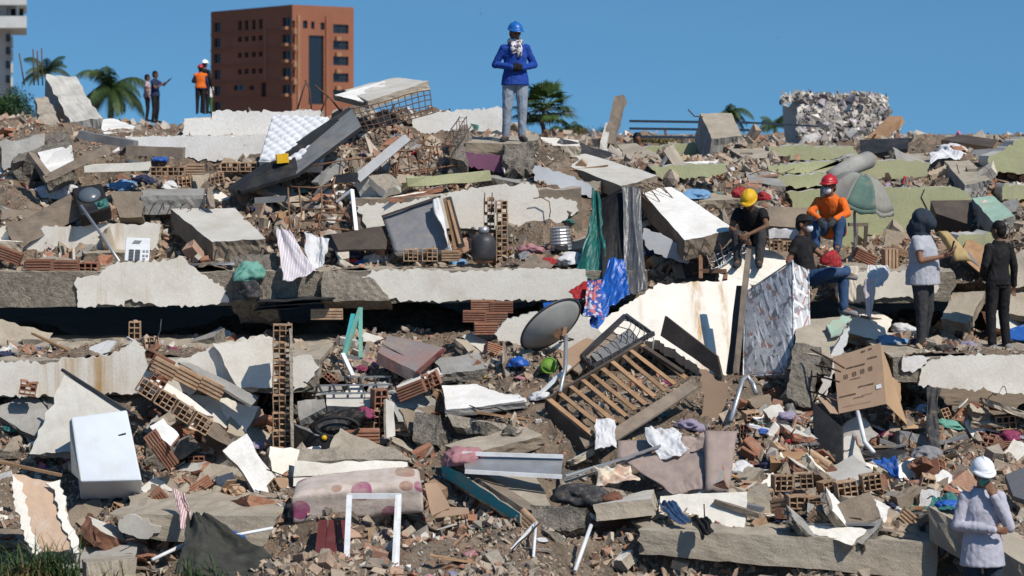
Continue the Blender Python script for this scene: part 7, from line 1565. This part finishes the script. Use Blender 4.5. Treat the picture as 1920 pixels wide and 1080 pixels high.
person('man in black T-shirt and cap sitting sideways with legs crossed', foot_at(1528, 594, 26.9), 62, 1.0, dict(pel=(0, .1, .50), chest=(0, .17, .80), neck=(0, .18, 1.02), head=(0, .14, 1.16), shL=(.163, .18, .93), shR=(-.163, .18, .93), hipL=(.09, .08, .48), hipR=(-.09, .08, .48), knL=(.13, -.33, .52), anL=(.06, -.36, .12), toeL=(.08, -.5, .05), knR=(-.2, -.3, .58), anR=(.1, -.38, .56), toeR=(.2, -.46, .5), elL=(.23, -.02, .76), wrL=(.06, -.2, .66), elR=(-.25, .26, .70), wrR=(-.22, .2, .46), handR=(0, -.3, -1), look=-8, nod=0), 'cl_black', 'short', 'cl_denim', 'cl_grey', 'skin_mid', hair=True, mask='cl_white', peak='cl_black')
crumple('red_cloth', 'bright red cloth bundle in the lap of the man with crossed legs', 'clothing', 1556, 492, 40, 'cl_red', 26.4, h=.9)
# far figures on the left skyline
RAISE = dict(elL=(.30, -.15, 1.25), wrL=(.24, -.38, 1.42), elR=(-.22, -.12, 1.15), wrR=(-.05, -.34, 1.3))
person('distant man in dark clothes raising a phone on the left skyline', foot_at(291, 231, 70), 70, 1.0, RAISE, 'cl_navy', 'short', 'cl_black', 'cl_black', far=True, hair=True)
person('distant man in checked white shirt beside the one raising a phone', foot_at(276, 228, 72), 100, .93, {}, 'print_check', 'short', 'cl_black', 'cl_black', far=True, hair=True)
person('distant worker in orange vest and red helmet seen from behind on the left skyline', foot_at(376, 214, 66), 190, .88, dict(elL=(.27, -.05, 1.15), wrL=(.1, -.2, 1.1)), 'cl_navy', 'long', 'cl_black', 'cl_black', far=True, vest='cl_orange', helmet='plastic_red')
person('distant worker in dark clothes and white helmet half hidden by the orange vest', foot_at(384, 213, 68), 150, .98, {}, 'cl_black', 'long', 'cl_black', 'cl_black', far=True, helmet='plastic_white')
person('small distant person in a white shirt crouching right of the orange vest', foot_at(392, 214, 69), 200, .62, {}, 'cl_white', 'short', 'cl_green', 'cl_black', far=True, hair=True)
person('dark-haired person sitting half hidden behind the slab under the railing', foot_at(1192, 350, 38), 10, .95, SIT, 'cl_navy', 'short', 'cl_black', 'cl_black', far=True, hair=True)

bpy.data.scenes.remove(TMPS)
# ------------------------------------------------------------------ loose single pieces over the heap
MARKS = [(205, 840, 'the white enamel case'), (70, 960, 'the peach slab'), (430, 1020, 'the dark tarpaulin'), (670, 930, 'the dotted mattress'), (530, 750, 'the tall block column'), (760, 660, 'the worn red cabinet'), (640, 800, 'the stroller'), (920, 900, 'the turquoise-striped slab'), (1040, 1010, 'the slanting white tube'), (1160, 740, 'the slatted bed'), (1040, 620, 'the satellite dish'), (1270, 880, 'the torn sofa'), (1260, 620, 'the rust-streaked white wall'), (1440, 600, 'the grey-printed mattress'), (1610, 720, 'the cardboard box'), (1550, 820, 'the black television'), (1600, 900, 'the plaster-topped clay blocks'), (1750, 800, 'the hanging dark trousers'), (1450, 1000, 'the lowest bare slab'), (1840, 960, 'the white-helmeted man'), (1730, 560, 'the hooded man'), (1870, 560, 'the woman in black'), (1620, 380, 'the parasol'), (1410, 430, 'the yellow-helmeted worker'), (1290, 410, 'the bright white-topped slab'), (1150, 450, 'the hanging plastic sheets'), (1110, 310, 'the long pale tilting slab'), (940, 290, 'the purple slab'), (930, 450, 'the gas cylinder'), (790, 430, 'the grey bed base'), (610, 400, 'the rattan chair'), (550, 480, 'the lilac-white curtain'), (570, 280, 'the long dark cabinet side'), (730, 200, 'the skyline wire mesh'), (400, 430, 'the tan-topped block'), (255, 470, 'the small white appliance'), (170, 370, 'the loudspeaker'), (90, 310, 'the left timbers'), (280, 540, 'the torn plaster edge'), (200, 620, 'the black gap at left'), (60, 700, 'the white slab at left'), (750, 600, 'the black gap in the centre'), (1550, 240, 'the white ruin'), (1300, 260, 'the railing'), (1780, 320, 'the printed sheet'), (1880, 390, 'the mint-painted slab'), (330, 770, 'the slanting open blocks'), (420, 280, 'the white skyline wall')]
def near(px, py):
    m = min(MARKS, key=lambda m: (m[0] - px) ** 2 + (m[1] - py) ** 2 * 1.6); dx, dy = px - m[0], (py - m[1]) * 1.3
    return ('just ' if abs(dx) + abs(dy) < 60 else '') + (('right of ' if dx > 0 else 'left of ') if abs(dx) > abs(dy) else ('below ' if dy > 0 else 'above ')) + m[2]
KEEP = [(0, 585, 1100, 634), (860, 575, 960, 640), (1020, 590, 1360, 830), (130, 765, 275, 905), (545, 880, 800, 1075), (1530, 640, 1700, 800), (1160, 810, 1390, 930), (1140, 520, 1520, 700), (560, 580, 680, 700), (980, 560, 1110, 690), (20, 885, 150, 1040), (820, 840, 1060, 970), (700, 620, 840, 700), (300, 960, 560, 1080), (1200, 1000, 1750, 1075), (1790, 850, 1900, 1075), (710, 360, 880, 470), (510, 430, 620, 530), (1200, 350, 1390, 490), (1380, 330, 1600, 590), (1570, 320, 1710, 420), (295, 390, 500, 490), (500, 600, 560, 890), (820, 715, 1010, 780), (220, 440, 285, 495), (0, 500, 1200, 590), (140, 600, 520, 640), (1690, 660, 1920, 740), (1700, 410, 1900, 665), (330, 200, 600, 300), (0, 660, 600, 735)]
REG = [(0, 595, 1920, 660), (0, 740, 1920, 1075), (0, 290, 1920, 500), (560, 580, 1660, 1000), (0, 760, 800, 1060), (1380, 760, 1900, 1000)]
def spot(k=None):
    
    for _ in range(40):
        x0, y0, x1, y1 = R.choice(REG); x, y = R.uniform(x0, x1), R.uniform(y0, y1)
        if not any(a < x < c and b < y < d for a, b, c, d in KEEP): break
    return x, y
def size_word(s): return 'small' if s < .17 else ('medium' if s < .3 else 'large')
CN = {'concrete': 'tan concrete', 'concrete_grey': 'grey concrete', 'concrete_broken': 'rough broken concrete', 'mortar': 'pale mortar', 'brick': 'red brick'}
for k in range(220):
    px, py = spot(); d = surf_d(px, py); m = R.choices(list(CHUNK), (4, 3, 3, 3, 2))[0]; s = .09 + .28 * R.random() ** 2.6
    put(R.choice(CHUNK[m]), 'rubble_chunk', f'{size_word(s)} {CN[m]} chunk lying {near(px, py)}', 'chunk', P(px, py, d - s * .12), (R.uniform(-50, 50), R.uniform(-50, 50), R.uniform(0, 360)), s, None, 'loose concrete and brick chunks')
SN = {('plaster', 'concrete'): 'pale plastered', ('concrete', 'concrete_brown'): 'tan concrete', ('concrete_grey', 'concrete_broken'): 'grey concrete', ('plaster_grey', 'brick'): 'grey rendered brick', ('concrete_brown', 'concrete_brown'): 'brown concrete', ('plaster_white', 'mortar'): 'white plastered', ('wood_grey', 'wood_dark'): 'weathered wooden', ('board_black', 'board_grey'): 'blackened'}
for k in range(170):
    px, py = spot(); d = surf_d(px, py) - .14; big = k > 110 and not (px > 1380 and py > 740); m = R.choices(list(SN), (4, 5, 4, 4, 4, 2, 2, 2))[0]; p = P(px, py, d); w, h_, t_ = (R.uniform(.25, .8), R.uniform(.18, .5), R.uniform(.06, .16)) if not big else (R.uniform(.6, 1.15), R.uniform(.3, .6), R.uniform(.09, .2)); p = p + A(0, -.05, .06) * big
    M = rotm(R.gauss(25, 28), R.gauss(0, 22), R.uniform(-50, 50)); ex, ey, ez = M[:, 0], M[:, 1], M[:, 2]; g = G()
    g.plate([p - ex * w / 2 + ey * h_ / 2, p + ex * w / 2 + ey * h_ / 2, p + ex * w / 2 - ey * h_ / 2, p - ex * w / 2 - ey * h_ / 2], t_, 9, 7, 3, (.1, .1, .1, .1), .018, k * 3.7, (0, 1, 1), tdir=-ez * t_)
    tag(g.obj('slab_fragment', list(m)), f"{'wide' if w > .5 else 'short'} {'thick' if t_ > .1 else 'thin'} {SN[m]} slab fragment {near(px, py)}", 'slab', 'broken slab fragments', 'thing')
BN = {'33': 'tan open-celled clay block', '33r': 'terracotta open-celled clay block', '33x': 'chipped tan clay block', '32': 'flat tan clay block', '32r': 'flat terracotta clay block', '23': 'narrow tan clay block', '23r': 'narrow terracotta clay block', 'rib': 'ribbed terracotta block', 'ribt': 'ribbed tan block'}
for k in range(95):
    px, py = spot(); d = surf_d(px, py); b = R.choices(list(BN), (2, 2, 2, 2, 2, 1, 1, 6, 4))[0]
    put(BRICK[b], 'clay_block', f'{BN[b]} lying loose {near(px, py)}', 'brick', P(px, py, d - .06), (R.uniform(-35, 35), R.uniform(-45, 45), R.uniform(-60, 60)), R.uniform(.6, 1.05), None, 'loose hollow clay blocks')
def flake_mesh(seed, mats):
    r = random.Random(seed); n = r.randint(5, 8); q = []
    for i in range(n): a = 2 * math.pi * (i + r.uniform(-.3, .3)) / n; rr = r.uniform(.35, .6); q.append((math.cos(a) * rr, math.sin(a) * rr * .75))
    g = G(); N = len(q); g.add([(x, y, .06) for x, y in q] + [(x * .97, y * .97, 0) for x, y in q], [tuple(range(N)), tuple(range(2 * N - 1, N - 1, -1))] + [(i, N + i, N + (i + 1) % N, (i + 1) % N) for i in range(N)], [0, 1] + [1] * N)
    me, _ = g.mesh('flake', list(mats), org=A(0, 0, 0)); return me
FLK = {'white plaster': [flake_mesh(k, ('plaster_white', 'plaster_grey')) for k in range(4)], 'cream plaster': [flake_mesh(9 + k, ('plaster', 'mortar')) for k in range(4)], 'grey render': [flake_mesh(20 + k, ('concrete_grey', 'mortar')) for k in range(3)], 'terracotta tile': [flake_mesh(30 + k, ('brick', 'brick')) for k in range(3)], 'mint-painted plaster': [flake_mesh(40, ('paint_mint', 'mortar'))]}
for k in range(150):
    px, py = spot(); d = surf_d(px, py); m = R.choices(list(FLK), (3, 5, 3, 3, .5))[0]; s = .12 + .36 * R.random() ** 2
    put(R.choice(FLK[m]), 'plaster_flake', f'{size_word(s)} flat {m} piece {near(px, py)}', 'plaster', P(px, py, d - s * .12), (R.uniform(-10, 65), R.uniform(-35, 35), R.uniform(0, 360)), s, None, 'flat broken pieces')
WN = {'wood': 'brown wooden stick', 'wood_grey': 'weathered grey plank', 'wood_dark': 'dark wooden slat', 'metal_grey': 'thin grey metal strip', 'metal_white': 'white metal strip', 'board_grey': 'grey board strip'}
for k in range(75):
    px, py = spot(); d = surf_d(px, py) - .08; m = R.choices(list(WN), (4, 5, 3, 2, 1, 2))[0]; L = R.uniform(.25, 1.0); a = R.uniform(-.6, .6) + (math.pi if R.random() < .5 else 0); e = A(math.cos(a), R.uniform(-.3, .3), math.sin(a) * .7); p = P(px, py, d); g = G()
    g.beam(p - e * L / 2, p + e * L / 2, R.uniform(.03, .1), R.uniform(.012, .04), seg=3, jit=.004); tag(g.obj('loose_strip', m), f'{"long" if L > .7 else "short"} {WN[m]} {near(px, py)}', 'strip', 'loose strips and sticks', 'thing')
for k in range(55):
    px, py = spot(); d = surf_d(px, py); p = P(px, py, d + .02); g = G(); q = [p]; v = unit(A(R.uniform(-1, 1), R.uniform(-.8, 0), R.uniform(.1, 1)))
    for i in range(6): q.append(q[-1] + v * R.uniform(.04, .12)); v = unit(v + A(R.uniform(-.4, .4), R.uniform(-.3, .3), R.uniform(-.6, .15)))
    g.tube(q, R.choice((.005, .007, .009)), 5); tag(g.obj('bent_wire', R.choice(('rebar', 'rebar', 'metal_dark', 'black')), None, True), f'bent wire or bar sticking up {near(px, py)}', 'wire', 'loose bent wires', 'thing')
GN = {'cl_white': 'white', 'cl_cream': 'cream', 'cl_blue': 'blue', 'cl_navy': 'navy', 'cl_sky': 'pale blue', 'cl_red': 'red', 'cl_pink': 'pink', 'cl_magenta': 'magenta', 'cl_teal': 'teal', 'cl_black': 'black', 'cl_grey': 'grey', 'cl_lilac': 'lilac', 'cl_brown': 'brown', 'cl_charcoal': 'charcoal', 'cl_yellow': 'yellow', 'cl_mint': 'mint'}
def rag(px, py, w, m, h=.45, d=None): return crumple('rag', f'{GN[m]} crumpled cloth {near(px, py)}', 'cloth', px, py, w, m, d, h, group='crumpled cloths and bags')
for px, py, w, m in [(95, 370, 80, 'cl_white'), (125, 355, 50, 'cl_white'), (20, 335, 40, 'cl_white'), (300, 300, 30, 'cl_blue'), (275, 340, 46, 'cl_navy'), (230, 350, 50, 'cl_sky'), (320, 350, 40, 'cl_white'), (488, 398, 46, 'cl_navy'), (436, 432, 60, 'cl_white'), (470, 436, 40, 'cl_lilac'), (645, 480, 60, 'cl_navy'), (648, 492, 44, 'cl_red'), (672, 494, 28, 'cl_blue'), (705, 488, 45, 'cl_white'), (860, 495, 40, 'cl_sky'), (1070, 488, 60, 'cl_white'), (1030, 494, 40, 'cl_red'), (990, 480, 40, 'cl_grey'), (1000, 470, 50, 'cl_pink'), (1225, 480, 44, 'cl_navy'), (1300, 370, 60, 'cl_sky'), (1335, 372, 50, 'cl_teal'), (405, 760, 66, 'cl_blue'), (390, 745, 40, 'cl_blue'), (488, 840, 44, 'cl_lilac'), (350, 828, 26, 'cl_magenta'), (22, 808, 36, 'cl_teal'), (18, 634, 34, 'cl_pink'), (68, 658, 26, 'cl_blue'), (10, 668, 36, 'cl_navy'), (148, 650, 36, 'cl_charcoal'), (375, 648, 44, 'cl_lilac'), (690, 684, 40, 'cl_pink'), (675, 695, 36, 'cl_magenta'), (600, 668, 36, 'cl_white'), (965, 752, 44, 'cl_white'), (1010, 745, 40, 'cl_white'), (1290, 800, 60, 'cl_lilac'), (1240, 780, 30, 'cl_teal'), (1300, 830, 36, 'cl_sky'), (1390, 880, 50, 'cl_white'), (1400, 905, 44, 'cl_charcoal'), (1480, 785, 48, 'cl_lilac'), (1660, 815, 44, 'cl_magenta'), (1780, 800, 50, 'cl_mint'), (1890, 820, 70, 'cl_magenta'), (1815, 808, 34, 'cl_pink'), (1655, 855, 26, 'cl_yellow'), (1500, 925, 24, 'cl_yellow'), (1530, 928, 30, 'cl_yellow'), (1700, 620, 50, 'cl_white'), (1675, 645, 60, 'cl_sky'), (1790, 648, 40, 'cl_white'), (1820, 650, 40, 'cl_lilac'), (1770, 655, 36, 'cl_charcoal'), (1730, 645, 40, 'cl_navy'), (1715, 955, 40, 'cl_mint'), (1620, 958, 36, 'cl_sky'), (1250, 960, 40, 'cl_sky'), (1040, 985, 20, 'cl_mint'), (880, 1040, 30, 'cl_pink'), (640, 990, 30, 'cl_grey'), (1790, 285, 60, 'cl_white'), (1440, 870, 40, 'cl_navy'), (1455, 800, 46, 'cl_charcoal'), (340, 1010, 30, 'cl_white'), (20, 1010, 40, 'cl_brown'), (1870, 300, 30, 'cl_white'), (1080, 780, 40, 'cl_charcoal'), (1250, 720, 30, 'cl_magenta')]: rag(px, py, w, m)
for k in range(70):
    px, py = spot(); rag(px, py, R.uniform(14, 34), R.choice(list(GN)), R.uniform(.25, .6))
_pp = []
for k in range(40):
    px, py = spot(); d = surf_d(px, py); s = R.uniform(.06, .16); put(flake_mesh(200 + k % 6, ('cl_white', 'cl_white')) if k < 6 else R.choice(_pp), 'paper_sheet', f'white sheet of paper or film {near(px, py)}', 'paper', P(px, py, d - .04), (R.uniform(0, 60), R.uniform(-30, 30), R.uniform(0, 360)), (s, s, s * .1), None, 'white paper scraps')
    if k < 6: _pp.append(bpy.context.scene.collection.objects[-1].data)

# loose cables over the slab edges, dark sheets under the middle floor
for k, pts in enumerate(([(1000, 372), (1015, 370), (1030, 378), (1032, 395), (1030, 408)], [(880, 760), (900, 768), (930, 764), (960, 775), (980, 772)], [(1320, 945), (1322, 990), (1320, 1040), (1321, 1078)], [(40, 270), (60, 262), (75, 275), (95, 258), (110, 268), (128, 255)], [(20, 290), (45, 283), (60, 296), (80, 280), (100, 290)], [(500, 880), (540, 895), (590, 893), (640, 900)], [(1400, 330), (1430, 318), (1465, 326), (1490, 316)], [(840, 500), (880, 498), (930, 502), (960, 497)], [(1050, 990), (1062, 1005), (1075, 998), (1085, 1012)], [(170, 1052), (205, 1040), (245, 1038), (275, 1050)])):
    d0 = min(surf_d(x, y) for x, y in pts) - .14; g = G(); q = [P(x, y, min(d0, 27.35) if 345 < y < 520 and 0 < k < 0 else d0) for x, y in pts]; g.tube(q, .007, 5)
    tag(g.obj('cable', 'black' if k % 3 else 'rebar', None, True), 'thin cable lying ' + near(*pts[2]), 'cable', 'loose cables', 'thing')
for k, (x0, x1, y, d) in enumerate(((482, 625, 560, 27.2), (490, 600, 569, 27.25), (478, 560, 577, 27.3))):
    Q('bent_sheet', ['topmost', 'middle', 'lowest'][k] + ' of the dark sheets jutting from under the middle floor below the curtain', 'sheet', [(x0, y, d + .5), (x1, y - 8, d + .5), (x1 + 5, y - 2, d), (x0 - 4, y + 6, d)], .012, 'board_black', 8, 3, 1, (.02, .04, .03, .03), .02)

# things that look alike and lie beside the same landmark: tell them apart by their order across the view
_by = {}
for o in COL:
    if o.parent is None and 'label' in o.keys() and 'group' in o.keys(): _by.setdefault((o['group'], o['label']), []).append(o)
for (gr_, lb), os_ in _by.items():
    if 1 < len(os_) < 9:
        os_.sort(key=lambda o: o.location.x / o.location.y)
        w_ = {2: ('left one of two', 'right one of two'), 3: ('leftmost of three', 'middle of three', 'rightmost of three'), 4: ('leftmost of four', 'second of four', 'third of four', 'rightmost of four')}.get(len(os_)) or [q + ' from the left' for q in ('first', 'second', 'third', 'fourth', 'fifth', 'sixth', 'seventh', 'eighth')]
        for o, q in zip(os_, w_):
            if len((lb + ' ' + q).split()) <= 16: o['label'] = lb + ', ' + q
